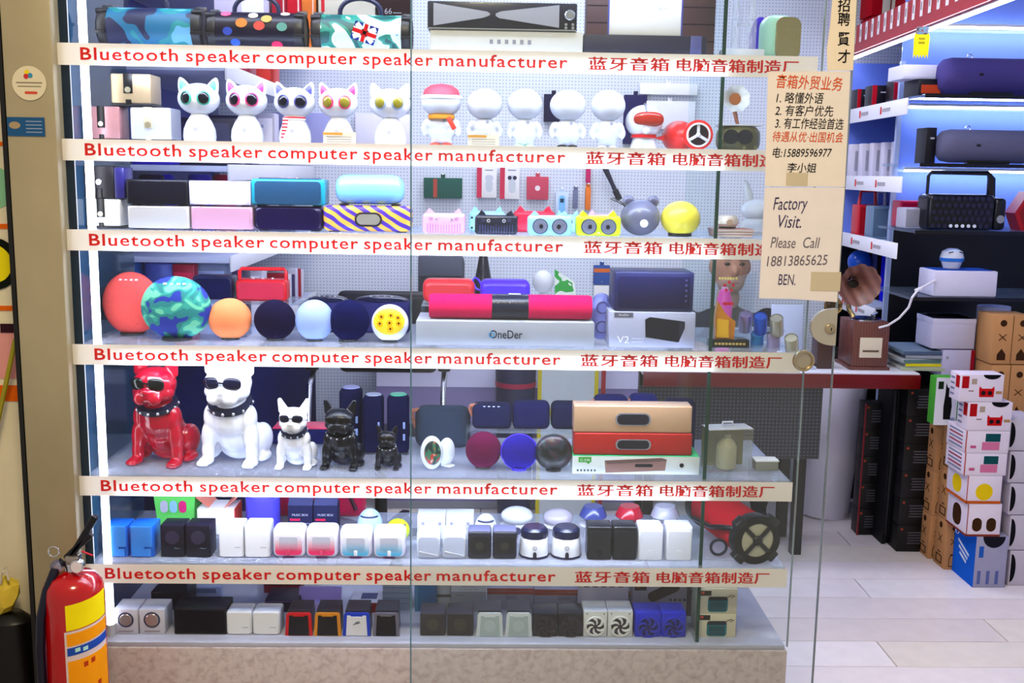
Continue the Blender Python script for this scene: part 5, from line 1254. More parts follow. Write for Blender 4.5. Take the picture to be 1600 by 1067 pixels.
# big red barrel lying toward the corner
p0 = onz(1112, 876, ZF); 
t = thing('big_barrel_speaker', 'big red cloth barrel speaker with black end lying behind the glass', 'speaker', (at(1150, 880, 0.12).x, 0.175, ZF))
r = (at(1160, 815, 0.05).z - at(1160, 888, 0.05).z) / 2
A = at(1180, 843, 0.045); A.z = ZF + r + 0.002
B = Vector((max(A.x - 0.155, parx + r + 0.014), 0.320, ZF + r + 0.002))
A -= t.location; B -= t.location
ax = (B - A); L = ax.length; ax.normalize()
q = ax.to_track_quat('Z', 'Y').to_euler()
RC = fabric((0.62, 0.015, 0.05), 300)
bd = ob('cloth_body', M().cyl(r * 0.92, L, n=36), RC, t, A, q)
fe = ob('end_cap', M().lathe([(r * 0.70, -0.012), (r * 1.02, -0.012), (r * 1.04, 0.0), (r * 1.02, 0.022), (r * 0.93, 0.026)], 36, cap=False), BLK, t, A, q)
ob('bass_cone', M().lathe([(0, -0.004), (r * 0.22, -0.004), (r * 0.5, -0.002), (r * 0.72, -0.010)], 32), mat((0.62, 0.60, 0.50), 0.4, 0.0), fe)
for k in range(4):
    a = math.radians(45 + 90 * k)
    ob('guard_spoke', M().box(r * 0.72, r * 0.17, 0.004, (r * 0.36 * math.cos(a), r * 0.36 * math.sin(a), -0.014), 0.001, (0, 0, a)), DKG, fe)
    ob('lug', M().box(0.02, 0.03, 0.03, (r * 1.03 * math.cos(a), r * 1.03 * math.sin(a), 0.002), 0.004, (0, 0, a)), DKG, fe)
ob('guard_hub', M().ell((0, 0, -0.014), (r * 0.22, r * 0.22, 0.006), 16, 8), DKG, fe)
ob('back_cap', M().cyl(r * 1.0, 0.03, (0, 0, -0.015), 32), DKG, t, B, q)
ob('carry_strap', M().tube([A + Vector((-0.045, -0.004, r * 0.45)), A + Vector((-0.085, 0.035, r * 0.30)), A + Vector((-0.095, 0.09, r * 0.0)), B + Vector((-0.050, -0.06, -r * 0.3))], 0.007, 6), BLK, t)
ob('strap_ring', M().tube([A + Vector((-0.085 + 0.02 * math.cos(2 * math.pi * k / 16), 0.03, -r * 0.55 + 0.02 * math.sin(2 * math.pi * k / 16))) for k in range(16)], 0.004, 6, True), plastic((0.03, 0.03, 0.07)), t)

# ------------------------------------------------------------------ bottom level, on the sill
def b_dial(t, w, h):
    ob('body', bx(w, 0.07, h, 0.003), plastic((0.66, 0.66, 0.74), 0.35), t)
    ring(t, 'driver_rim', plastic((0.10, 0.10, 0.18)), 0, h * 0.58, w * 0.29, 0.0025)
    disc(t, 'driver', mat((0.62, 0.58, 0.58), 0.15, 0.6), 0, h * 0.58, w * 0.27, 0.003, 0.0, b=0.002)
    ob('slot', bx(w * 0.6, 0.001, 0.003), plastic((0.4, 0.36, 0.42)), t, (0, -0.001, h * 0.1))
pair('desktop_speaker', ((177, 215), (217, 257)), 952, 0.055, ZG, b_dial, ('grey-white speaker with one round driver, beside the extinguisher', 'grey-white speaker with one round driver, beside the black block'), 'pair of round-driver speakers on the sill')
t, w, h = item('block_speaker', 'wide black block speaker on the sill', 'speaker', 271, 353, 951, 0.055, ZG)
ob('case', bx(w, 0.08, h, 0.003), plastic((0.016, 0.01, 0.03), 0.35), t)
ob('front_cloth', bx(w * 0.94, 0.003, h * 0.86, 0.001), fabric((0.014, 0.008, 0.025)), t, (0, -0.002, h * 0.08))
pair('desktop_speaker', ((353, 393), (394, 437)), 956, 0.055, ZG, b_white, ('plain white speaker on the sill beside the black block', 'plain white speaker on the sill beside the red-framed one'), 'pair of plain white speakers on the sill')
def b_frame(fc, front, txt_=None):
    def f(t, w, h):
        ob('body', M().add([(-w * 0.46, 0, 0), (w * 0.46, 0, 0), (w * 0.42, 0.012, h), (-w * 0.42, 0.012, h), (-w * 0.44, 0.07, 0), (w * 0.44, 0.07, 0), (w * 0.40, 0.07, h * 1.08), (-w * 0.40, 0.07, h * 1.08)], [[0, 1, 2, 3], [5, 4, 7, 6], [4, 0, 3, 7], [1, 5, 6, 2], [3, 2, 6, 7], [4, 5, 1, 0]]), plastic((0.10, 0.09, 0.11), 0.3), t)
        o_ = [(-w * 0.49, 0), (-w * 0.44, h * 0.93), (-w * 0.38, h), (w * 0.38, h), (w * 0.44, h * 0.93), (w * 0.49, 0)]
        i_ = [(-w * 0.37, h * 0.03), (-w * 0.33, h * 0.90), (-w * 0.22, h * 0.90), (-w * 0.19, h * 0.85), (w * 0.19, h * 0.85), (w * 0.22, h * 0.90), (w * 0.33, h * 0.90), (w * 0.37, h * 0.03)]
        ob('frame', M().prism(o_, 0.006, (0, -0.004, 0)), fc, t)
        ob('front_panel', M().prism(i_, 0.003, (0, -0.006, 0)), front, t)
        if txt_: ob('script_mark', M().tube([(-w * 0.12, -0.0065, h * 0.52), (w * 0.12, -0.0065, h * 0.60), (-w * 0.06, -0.0065, h * 0.60), (w * 0.10, -0.0065, h * 0.66)], 0.0009, 5), plastic((0.12, 0.12, 0.2)), t)
    return f
BF = plastic((0.014, 0.010, 0.022), 0.4)
for (a, b), fc, fr, tx, lab in (((445, 489), plastic((0.68, 0.02, 0.03)), BF, None, 'red-framed black desktop speaker on the sill'), ((490, 534), plastic((0.75, 0.36, 0.03)), BF, None, 'orange-framed black desktop speaker on the sill'), ((535, 580), plastic((0.02, 0.10, 0.62)), plastic((0.80, 0.80, 0.86)), True, 'blue-framed white desktop speaker on the sill'), ((582, 625), plastic((0.26, 0.25, 0.33)), BF, None, 'grey-framed black desktop speaker on the sill')):
    t, w, h = item('framed_speaker', lab, 'speaker', a, b, 957, 0.055, ZG, 'framed desktop speakers on the sill')
    b_frame(fc, fr, tx)(t, w, h)
def b_mesh(t, w, h):
    ob('body', bx(w, 0.07, h, 0.004), plastic((0.10, 0.09, 0.13), 0.4), t)
    ob('front_mesh', bx(w * 0.92, 0.002, h * 0.92, 0.001), mat((0.05, 0.04, 0.05), 0.6, 0, 0.5, 300), t, (0, -0.002, h * 0.04))
    disc(t, 'driver', mat((0.09, 0.08, 0.06), 0.5, 0, 0.3, 300), 0, h * 0.5, w * 0.24, 0.001, -0.002)
pair('desktop_speaker', ((656, 696), (698, 740)), 958, 0.055, ZG, b_mesh, ('dark mesh speaker on the sill just behind the door edge', 'dark mesh speaker on the sill beside the milky framed pair'), 'pair of dark mesh speakers on the sill')
MILK = plastic((0.72, 0.76, 0.80), 0.15)
for (a, b), lab in (((744, 787), 'milky clear framed speaker on the sill beside the dark mesh pair'), ((789, 832), 'milky clear framed speaker on the sill beside the black square pair')):
    t, w, h = item('framed_speaker', lab, 'speaker', a, b, 957, 0.055, ZG, 'milky framed speakers on the sill')
    b_frame(MILK, mat((0.50, 0.58, 0.60), 0.3, 0, 0.1, 300))(t, w, h)
    disc(t, 'driver', mat((0.56, 0.63, 0.66), 0.3), 0, h * 0.46, w * 0.21, 0.001, -0.006)
def b_fan(body, fan, hub):
    def f(t, w, h):
        ob('body', bx(w, 0.07, h, 0.002), body, t)
        disc(t, 'fan_disc', hub, 0, h * 0.42, w * 0.40, 0.002)
        ring(t, 'fan_rim', fan, 0, h * 0.42, w * 0.41, 0.0028, -0.002)
        for k in range(6):
            a = 2 * math.pi * k / 6
            pts = [(w * r_ * math.cos(a + s_), -0.003, w * r_ * math.sin(a + s_)) for r_, s_ in ((0.10, 0), (0.2, 0.15), (0.30, 0.42), (0.38, 0.75))]
            ob('fan_blade', M().tube(pts, [0.0015, 0.0028, 0.0036, 0.0030], 6), fan, t, (0, 0, h * 0.42))
        disc(t, 'fan_hub', hub, 0, h * 0.42, w * 0.09, 0.003, -0.003)
        for q in (-1, 1): disc(t, 'screw', hub, q * w * 0.36, h * 0.90, 0.0016, 0.001)
    return f
pair('fan_speaker', ((833, 872), (873, 911)), 959, 0.055, ZG, b_fan(plastic((0.022, 0.018, 0.035)), plastic((0.06, 0.05, 0.07)), plastic((0.015, 0.012, 0.02))), ('black square speaker with fan-shaped front, beside the milky pair', 'black square speaker with fan-shaped front, beside the white pair'), 'pair of black fan-front speakers')
pair('fan_speaker', ((912, 949), (950, 989)), 955, 0.055, ZG, b_fan(plastic((0.74, 0.74, 0.74)), plastic((0.82, 0.82, 0.82)), plastic((0.10, 0.09, 0.12))), ('white square speaker with fan-shaped front, beside the black pair', 'white square speaker with fan-shaped front, beside the blue pair'), 'pair of white fan-front speakers')
bluec = mat((0.03, 0.06, 0.72), 0.5, 0, 0.7, 260)
pair('fan_speaker', ((993, 1033), (1034, 1072)), 958, 0.055, ZG, b_fan(bluec, plastic((0.05, 0.07, 0.60)), plastic((0.02, 0.02, 0.22))), ('speckled blue square speaker with fan-shaped front, beside the white pair', 'speckled blue square speaker with fan-shaped front, nearest the glass divider'), 'pair of blue fan-front speakers')
# cream radio cartons behind the divider, one on the other
zz = ZG
hh = (at(1122, 926, 0.03).z - ZG) / 2
for k, lab in enumerate(('lower cream carton with a teal radio picture', 'upper cream carton with a teal radio picture, on the other one')):
    X, w, h = fit(1092, 1152, 926, 0.055, ZG)
    t = thing('radio_carton', lab, 'carton', (X, 0.055, zz), 0, 'two cream radio cartons')
    ob('box', bx(w, 0.09, hh - 0.0008, 0.001), paper((0.72, 0.68, 0.56)), t)
    prt(t, 'brand_patch', paper((0.06, 0.05, 0.05)), -w * 0.33, hh * 0.82, w * 0.30, hh * 0.2)
    prt(t, 'brand_mark', paper((0.7, 0.12, 0.05)), -w * 0.40, hh * 0.84, w * 0.08, hh * 0.09, -0.0014)
    pic = ob('radio_picture', M().prism(rrect(w * 0.52, hh * 0.62, 0.008, 5, 0, hh * 0.36), 0.0008, (0, -0.0008, 0)), paper((0.03, 0.28, 0.34)), t)
    ob('picture_top', M().prism(rrect(w * 0.50, hh * 0.16, 0.006, 4, 0, hh * 0.60), 0.0006, (0, -0.0013, 0)), paper((0.03, 0.05, 0.08)), pic)
    for j in range(5): ob('picture_slat', bx(w * 0.42, 0.0005, hh * 0.035), paper((0.05, 0.07, 0.10)), pic, (0, -0.0013, hh * (0.12 + 0.075 * j)))
    ob('picture_cord', M().tube([(w * 0.24, -0.001, hh * 0.66), (w * 0.36, -0.001, hh * 0.76), (w * 0.44, -0.001, hh * 0.72), (w * 0.34, -0.001, hh * 0.64)], 0.0008, 5), paper((0.2, 0.1, 0.06)), pic)
    zz += hh
# second row on the sill
def carton(label, x0, x1, yt, Y, zb, col, depth=0.09, name='carton_box', cat='carton', group=None, lid=None, rz=0.0):
    t, w, h = item(name, label, cat, x0, x1, yt, Y, zb, group, rz)
    ob('box', bx(w, depth, h, 0.001), col, t)
    if lid: ob('lid', bx(w * 1.01, depth * 1.01, 0.004, 0.0005), lid, t, (0, -depth * 0.005, h))
    return t, w, h
t, w, h = carton('black slant-topped box behind the round-driver speakers', 236, 293, 925, 0.205, ZG, plastic((0.02, 0.015, 0.04)))
ob('slanted_lid', M().prism([(-w * 0.5, 0), (w * 0.5, 0), (w * 0.5, 0.03), (-w * 0.2, 0.03)], 0.09, (0, 0, h)), plastic((0.03, 0.03, 0.07)), t)
t, w, h = carton('white leaflet standing behind the plain white speakers', 296, 345, 918, 0.285, ZG, paper((0.50, 0.56, 0.74)), 0.02, 'leaflet_stack', 'leaflets')
for k in range(4): prt(t, 'print_line', paper((0.3, 0.34, 0.5)), 0, h * (0.85 - 0.1 * k), w * 0.7, 0.003)
t, w, h = carton('maroon box behind the red-framed speaker', 412, 470, 900, 0.325, ZG, mat((0.30, 0.005, 0.05), 0.4))
prt(t, 'dark_band', mat((0.03, 0.015, 0.06), 0.4), 0, h * 0.62, w, h * 0.3)
t, w, h = carton('navy box behind the orange-framed speaker', 414, 467, 938, 0.195, ZG, mat((0.035, 0.02, 0.08), 0.4))
prt(t, 'edge_line', paper((0.3, 0.2, 0.5)), 0, h * 0.9, w, 0.002)
t, w, h = carton('open white carton with raised lid behind the orange-framed speaker', 470, 526, 943, 0.205, ZG, paper((0.72, 0.62, 0.92)), 0.07)
ob('raised_lid', M().box(w * 1.2, 0.001, 0.035, (0, 0.03, h + 0.018), 0, (-0.5, 0, 0)), paper((0.62, 0.50, 0.86)), t)
t, w, h = carton('red-brown carton with white top and a grey speaker picture', 547, 597, 942, 0.195, ZG, paper((0.42, 0.08, 0.06)), 0.08)
tp = ob('white_top', bx(w, 0.08, 0.001), paper((0.84, 0.82, 0.86)), t, (0, 0, h))
ob('speaker_picture', bx(w * 0.5, 0.04, 0.0006), paper((0.2, 0.22, 0.36)), tp, (w * 0.05, 0.025, 0.001))
t, w, h = carton('tall grey white carton beside the door edge on the sill', 598, 640, 912, 0.215, ZG, paper((0.50, 0.55, 0.62)), 0.09)
for k in range(4): prt(t, 'seam_line', paper((0.36, 0.4, 0.5)), 0, h * (0.25 + 0.2 * k), w, 0.0015)
t, w, h = carton('teal blue carton just behind the door edge on the sill', 648, 682, 910, 0.205, ZG, paper((0.02, 0.24, 0.46)))
prt(t, 'edge_band', paper((0.10, 0.35, 0.55)), -w * 0.42, h * 0.5, w * 0.12, h)
t, w, h = carton('narrow white carton beside the teal blue one', 683, 704, 906, 0.225, ZG, paper((0.74, 0.74, 0.72)), 0.07)
prt(t, 'dark_foot', paper((0.15, 0.13, 0.12)), 0, h * 0.45, w, h * 0.1)
t, w, h = carton('grey carton lettered MINI with a white lid part', 705, 760, 912, 0.205, ZG, paper((0.52, 0.54, 0.58)))
prt(t, 'white_part', paper((0.80, 0.80, 0.84)), 0, h * 0.86, w, h * 0.28)
txt(t, 'MINI', paper((0.5, 0.5, 0.6)), 0, h * 0.90, w * 0.4, h * 0.07, -0.0012, spacing=1.3)
txt(t, 'SPEAKER', paper((0.5, 0.5, 0.6)), 0, h * 0.80, w * 0.55, h * 0.05, -0.0012, spacing=1.4)
txt(t, 'mini', paper((0.2, 0.2, 0.24)), -w * 0.25, h * 0.6, w * 0.2, h * 0.05)
def orange_carton(label, x0, x1, yt):
    t, w, h = carton(label, x0, x1, yt, 0.225, ZG, paper((0.54, 0.52, 0.60)), 0.09, 'orange_band_carton', group='cartons with an orange band')
    prt(t, 'orange_band', paper((0.60, 0.12, 0.07)), 0, h * 0.93, w, h * 0.12)
    prt(t, 'orange_band', paper((0.60, 0.12, 0.07)), 0, h * 0.78, w, h * 0.12)
    for k in range(3): prt(t, 'print_line', paper((0.38, 0.36, 0.46)), w * 0.02, h * (0.62 - 0.06 * k), w * 0.24, 0.0015)
orange_carton('grey carton with orange band behind the milky framed speakers', 761, 834, 919)
orange_carton('grey carton with orange band behind the black and white fan speakers', 835, 925, 921)
orange_carton('grey carton with orange band half hidden under the small white carton', 926, 985, 923)
X, w, h = fit(904, 982, 908, 0.195, ZG)
zt = at(945, 930, 0.17).z
t = thing('picture_carton', 'small white carton with a row of coloured cube pictures, raised behind the white fan speakers', 'carton', (X, 0.190, ZG))
ob('box', bx(w, 0.03, h, 0.001), paper((0.74, 0.70, 0.80)), t)
for k in range(5): prt(t, 'cube_print', paper((0.12 + 0.05 * k, 0.10, 0.35)), w * (-0.34 + 0.17 * k), h * 0.90, w * 0.10, 0.011)
t, w, h = carton('white carton with a picture of a black barrel speaker', 989, 1074, 908, 0.185, ZG, paper((0.50, 0.47, 0.54)), 0.08)
prt(t, 'red_edge', paper((0.5, 0.08, 0.08)), 0, h * 0.97, w, h * 0.06)
prt(t, 'brand_patch', paper((0.04, 0.03, 0.04)), -w * 0.36, h * 0.82, w * 0.22, h * 0.17)
prt(t, 'brand_mark', paper((0.75, 0.15, 0.05)), -w * 0.40, h * 0.86, w * 0.07, h * 0.07, -0.0014)
ob('barrel_picture', M().prism([(x * math.cos(0.45) - z * math.sin(0.45) + w * 0.07, x * math.sin(0.45) + z * math.cos(0.45) + h * 0.70) for x, z in rrect(w * 0.62, h * 0.30, h * 0.14, 6)], 0.0008, (0, -0.0008, 0)), paper((0.04, 0.025, 0.05)), t)
for k in range(4): disc(t, 'icon_print', paper((0.08, 0.08, 0.1)), w * (0.2 + 0.085 * k), h * 0.47, w * 0.025, 0.0008)
t, w, h = carton('dark narrow carton next to the glass divider on the sill', 1075, 1090, 912, 0.185, ZG, paper((0.16, 0.10, 0.15)), 0.08)
prt(t, 'brand_mark', paper((0.4, 0.4, 0.45)), 0, h * 0.85, w * 0.5, h * 0.05)

# second row on the top shelf
t, w, h = carton('dark carton lettered 66 behind the flag barrel', 588, 641, -30, 0.24, ZA, paper((0.07, 0.04, 0.04)), 0.08)
txt(t, '66', paper((0.5, 0.48, 0.5)), -w * 0.15, h * 0.62, 0.018, 0.014)
prt(t, 'print_line', paper((0.4, 0.4, 0.42)), w * 0.12, h * 0.60, w * 0.25, 0.002)
t, w, h = carton('cream paper bag with red mark behind the flag barrel handle', 497, 586, -30, 0.24, ZA, paper((0.60, 0.56, 0.48)), 0.06, 'paper_bag', 'bag')
prt(t, 'red_mark', paper((0.6, 0.06, 0.08)), -w * 0.42, h * 0.7, w * 0.06, h * 0.2, r=0.003)
for k, (a_, b_, c_, lab) in enumerate(((424, 447, (0.42, 0.03, 0.06), 'dark red upright carton behind the sticker barrel'), (448, 470, (0.55, 0.02, 0.05), 'bright red upright carton behind the sticker barrel'), (471, 493, (0.62, 0.22, 0.06), 'orange upright carton behind the flag barrel'))):
    t, w, h = carton(lab, a_, b_, -30, 0.24, ZA, paper(c_), 0.09)
    prt(t, 'print_line', paper((0.75, 0.6, 0.55)), w * 0.3, h * 0.5, w * 0.1, h * 0.8)
t, w, h = carton('grey carton with white flap at the back of the top shelf', 334, 420, -20, 0.25, ZA, paper((0.60, 0.55, 0.66)), 0.08)
prt(t, 'white_flap', paper((0.82, 0.82, 0.88)), w * 0.2, h * 0.7, w * 0.4, h * 0.3)
t, w, h = carton('dark wood-coloured carton behind the acrylic sign', 918, 1120, -30, 0.26, ZA, mat((0.16, 0.08, 0.08), 0.5, 0, 0.3, 12), 0.06)
for k in range(3): prt(t, 'seam_line', paper((0.06, 0.04, 0.05)), 0, h * (0.3 + 0.2 * k), w, 0.003)
# ------------------------------------------------------------------ paper notices on the door
PY = DY - 0.0015
def sheet(label, corners, col, name='paper_notice'):
    ps = [at(x, y, PY) for x, y in corners]
    c = sum(ps, Vector()) / len(ps)
    t = thing(name, label, 'notice', c, 0, 'paper notices taped to the glass door')
    ob('sheet', M().prism([(p.x - c.x, p.z - c.z) for p in ps], 0.0006), paper(col), t)
    return t, c
def write(t, c, s, m, x0, x1, yc, hpx, bold=0.002, shear=0.0, lean=0.0):
    a = at(x0, yc, PY); b = at(x1, yc, PY)
    h = hpx * 0.00147
    return txt(t, s, m, (a.x + b.x) / 2 - c.x, (a.z + b.z) / 2 - c.z, b.x - a.x, h, -0.0006, bold=bold, shear=shear, rot=(0, lean, 0))
INK = paper((0.02, 0.018, 0.03)); ORG = paper((0.75, 0.16, 0.03)); PEN = paper((0.12, 0.10, 0.22)); PEN2 = paper((0.26, 0.23, 0.28))
BEI = (0.89, 0.83, 0.78)
t, c = sheet('tall narrow paper banner with four black brush characters on the door', [(1303, -30), (1340, -30), (1333, 110), (1293, 110), (1292, 75), (1297, 40)], (0.90, 0.81, 0.68), 'paper_banner')
for s, yc in (('招', 8), ('聘', 30), ('賢', 61), ('才', 88)):
    write(t, c, s, INK, 1309, 1328, yc, 20, 0.012)
t, c = sheet('upper paper notice with orange and black handwriting on the door', [(1200, 112), (1329, 111), (1320, 292), (1195, 291)], BEI)
write(t, c, '音箱外贸业务', ORG, 1213, 1317, 129, 21, 0.004, 0.1, 0.03)
write(t, c, '1. 略懂外语', INK, 1213, 1287, 153, 17, 0.004, 0.15)
write(t, c, '2. 有客户优先', INK, 1211, 1302, 173, 17, 0.004, 0.15)
write(t, c, '3. 有工作经验首选', INK, 1211, 1318, 193, 17, 0.004, 0.15)
write(t, c, '待遇从优·出国机会', ORG, 1207, 1318, 214, 16, 0.003, 0.15)
write(t, c, '电:15889596977', INK, 1207, 1300, 238, 16, 0.004, 0.2, -0.02)
write(t, c, '李小姐', INK, 1230, 1275, 262, 15, 0.006, 0.1)
tape = film_mat((0.80, 0.72, 0.55), 0.4)
prt(t, 'tape_strip', tape, at(1245, 282, PY).x - c.x, at(1245, 280, PY).z - c.z, 0.05, 0.03, -0.0006)
t, c = sheet('lower paper notice with handwritten English words and a phone number', [(1195, 293), (1320, 293), (1308, 472), (1236, 467), (1186, 466)], (0.88, 0.83, 0.83))
write(t, c, 'Factory', PEN, 1208, 1262, 321, 26, 0.0, 0.25, -0.03)
write(t, c, 'Visit.', PEN, 1216, 1252, 346, 20, 0.0, 0.25)
write(t, c, 'Please', PEN2, 1204, 1243, 379, 17, 0.0, 0.2)
write(t, c, 'Call', PEN2, 1255, 1281, 379, 17, 0.0, 0.2)
write(t, c, '18813865625', PEN2, 1198, 1293, 407, 16, 0.0, 0.15, -0.04)
write(t, c, 'BEN.', PEN, 1216, 1243, 437, 17, 0.0, 0.1)
prt(t, 'tape_strip', tape, at(1290, 440, PY).x - c.x, at(1290, 440, PY).z - c.z, 0.07, 0.045, -0.0006)

# ------------------------------------------------------------------ fire extinguisher
ec = at(118, 990, -0.16)
ER = (at(165, 990, -0.16).x - at(72, 990, -0.16).x) / 2
zt = at(118, 893, -0.16).z           # shoulder top
t = thing('fire_extinguisher', 'red fire extinguisher with black hose standing before the metal pillar', 'extinguisher', (ec.x, -0.16, 0))
XR_ = mat((0.50, 0.004, 0.012), 0.2, 0, 0.05, 20, coat=0.5)
ob('cylinder', M().lathe([(0, 0), (ER * 0.92, 0), (ER, 0.015), (ER, zt - ER * 0.75), (ER * 0.94, zt - ER * 0.40), (ER * 0.72, zt - ER * 0.12), (ER * 0.36, zt), (ER * 0.26, zt + 0.004), (0, zt + 0.004)], 40), XR_, t)
ob('neck', M().cyl(0.016, 0.022, (0, 0, zt), 20), CHROME, t)
ob('valve', M().box(0.03, 0.03, 0.024, (0.004, 0, zt + 0.030), 0.005), mat((0.5, 0.45, 0.42), 0.25, 0.9), t)
disc(t, 'gauge', CHROME, 0.022, zt + 0.022, 0.0155, 0.016, -0.014, b=0.002)
disc(t, 'gauge_face', paper((0.75, 0.7, 0.75)), 0.022, zt + 0.022, 0.0125, 0.001, -0.0305)
ob('lever', M().box(0.015, 0.016, 0.115, (0.030, 0, zt + 0.085), 0.004, (0, 0.55, 0)), plastic((0.012, 0.012, 0.03), 0.3), t)
ob('carry_handle', M().box(0.015, 0.016, 0.085, (0.018, 0, zt + 0.062), 0.004, (0, 0.80, 0)), plastic((0.012, 0.012, 0.03), 0.3), t)
ob('safety_pin', M().tube([(-0.035 + 0.012 * math.cos(2 * math.pi * k / 14), -0.012, zt + 0.052 + 0.012 * math.sin(2 * math.pi * k / 14)) for k in range(14)], 0.0014, 6, True), CHROME, t)
ob('seal_tag', M().tube([(0.03, -0.016, zt + 0.055), (0.045, -0.018, zt + 0.05), (0.055, -0.016, zt + 0.045)], 0.002, 6), plastic((0.6, 0.05, 0.1)), t)
hz = [(-0.016, -0.006, zt + 0.028), (-0.030, -0.02, zt + 0.012), (-ER * 0.62, -ER * 0.62, zt - 0.03), (-ER * 0.78, -ER * 0.82, zt - 0.09), (-ER * 0.86, -ER * 0.82, zt - 0.17), (-ER * 0.90, -ER * 0.72, zt - 0.27), (-ER * 0.92, -ER * 0.66, 0.14)]
ob('hose', M().tube(hz, 0.0105, 12), plastic((0.012, 0.014, 0.05), 0.3), t)
ob('hose_ferrule', M().cyl(0.012, 0.02, (-0.022, -0.012, zt + 0.012), 14, (0.4, -0.6, 0)), mat((0.55, 0.52, 0.62), 0.25, 0.9), t)
def wrap(name, m, a0, a1, z0, z1, off, parent=t, skew=0.0):
    n = 16; v = []; f = []
    for k in range(n + 1):
        a = math.radians(a0 + (a1 - a0) * k / n); d = skew * k / n
        for r_, z in ((ER + off, z0 + d), (ER + off, z1 + d), (ER + off - 0.0006, z1 + d), (ER + off - 0.0006, z0 + d)):
            v.append((r_ * math.sin(a), -r_ * math.cos(a), z))
    for k in range(n):
        for j in range(4): f.append([k * 4 + j, k * 4 + (j + 1) % 4, k * 4 + 4 + (j + 1) % 4, k * 4 + 4 + j])
    f += [[0, 1, 2, 3], [n * 4 + 3, n * 4 + 2, n * 4 + 1, n * 4]]
    return ob(name, M().add(v, f), m, parent)
YEL = paper((0.90, 0.78, 0.02)); ORA = paper((0.88, 0.42, 0.02))
wrap('yellow_label', YEL, 6, 92, zt - 0.115, zt - 0.055, 0.0006, skew=0.016)
lb = wrap('instruction_label', paper((0.72, 0.62, 0.62)), 2, 92, zt - 0.46, zt - 0.118, 0.0006, skew=0.016)
wrap('orange_field', ORA, 6, 92, zt - 0.152, zt - 0.123, 0.0010, lb, 0.016)
wrap('blue_band', paper((0.05, 0.14, 0.5)), 6, 92, zt - 0.175, zt - 0.156, 0.0010, lb, 0.016)
wrap('orange_field', ORA, 6, 92, zt - 0.325, zt - 0.188, 0.0010, lb, 0.016)
wrap('yellow_label', YEL, -88, -72, zt - 0.115, zt - 0.085, 0.0006)
for k, (a, z) in enumerate(((34, -0.205), (48, -0.20), (60, -0.26), (30, -0.285))): wrap('print_mark', paper((0.55, 0.10, 0.03)), a, a + 8, zt + z, zt + z + 0.012, 0.0014, lb, 0.002)
for a in (20, 34): wrap('print_mark', paper((0.5, 0.75, 0.75)), a, a + 9, zt - 0.166, zt - 0.157, 0.0014, lb, 0.002)

# ------------------------------------------------------------------ the neighbouring stall beyond the pillar
t = thing('stall_board', 'cream advertising board with orange lines beyond the metal pillar', 'board', (pilx0 - 0.40, 0.10, 0))
ob('board', bx(0.76, 0.02, 2.6), paper((0.80, 0.74, 0.58)), t)
def at_b(px, py): 
    p_ = at(px, py, 0.095); return p_.x - t.location.x, p_.z
for py, hh in ((225, 0.010), (354, 0.012), (482, 0.012), (615, 0.040)):
    x, z = at_b(20, py); ob('orange_line', bx(0.76, 0.002, hh), paper((0.80, 0.22, 0.02)), t, (0, -0.002, z - hh / 2))
x, z = at_b(-14, 293); disc(t, 'green_dot', paper((0.35, 0.62, 0.42)), x, z, 0.052, 0.002)
x, z = at_b(-12, 412); disc(t, 'black_ring', paper((0.02, 0.03, 0.02)), x, z, 0.064, 0.004); disc(t, 'yellow_dot', paper((0.85, 0.75, 0.03)), x, z, 0.047, 0.002, -0.004)
x, z = at_b(2, 555); prt(t, 'pink_field', paper((0.78, 0.42, 0.40)), x, z, 0.08, 0.12, -0.001)
x, z = at_b(10, 513); prt(t, 'dark_mark', paper((0.08, 0.03, 0.05)), x, z, 0.032, 0.022, -0.003)
a = at(24, 530, 0.06); b = at(-8, 680, 0.06)
ob('yellow_rod', M().tube([a, (a + b) / 2, b], 0.006, 8), mat((0.45, 0.40, 0.04), 0.35), None, label='slanting olive yellow rod leaning on the cream board', cat='rod')
p_ = at(8, 925, 0.03)
t = thing('paper_bundle', 'crumpled yellow paper bundle at the foot of the cream board', 'bundle', (p_.x, 0.03, at(8, 955, 0.03).z))
random.seed(3)
v, f = [], []
bm = bmesh.new(); bmesh.ops.create_icosphere(bm, subdivisions=2, radius=1)
for q in bm.verts: q.co *= 0.75 + 0.4 * random.random()
bm.verts.index_update()
ob('crumpled_paper', M().add([(q.co.x * 0.035, q.co.y * 0.035, 0.045 + q.co.z * 0.05) for q in bm.verts], [[w_.index for w_ in g.verts] for g in bm.faces]).mesh('paper', False), mat((0.72, 0.58, 0.10), 0.5), t)
ob('ribbon', M().tube([(0.0, -0.02, 0.08), (0.01, -0.03, 0.115), (0.015, -0.02, 0.125), (0.02, -0.02, 0.09)], 0.003, 6), paper((0.75, 0.70, 0.60)), t)
bm.free()
zt2 = at(25, 920, 0.03).z
t = thing('black_sack', 'black plastic sack standing below the yellow paper bundle', 'sack', (at(10, 990, 0.02).x, 0.03, 0))
zb2 = at(8, 955, 0.03).z - 0.001
ob('sack', M().lathe([(0, 0), (0.10, 0), (0.12, 0.05), (0.118, 0.25), (0.10, zb2 - 0.02), (0.06, zb2), (0, zb2)], 18).mesh('sack'), mat((0.006, 0.006, 0.006), 0.35, 0, 0.2, 15, 0.6), t, scale=(0.62, 0.42, 1))
ob('tie', M().cyl(0.04, 0.008, (0, 0, zb2 - 0.03), 14).mesh('tie'), plastic((0.03, 0.03, 0.03)), t)
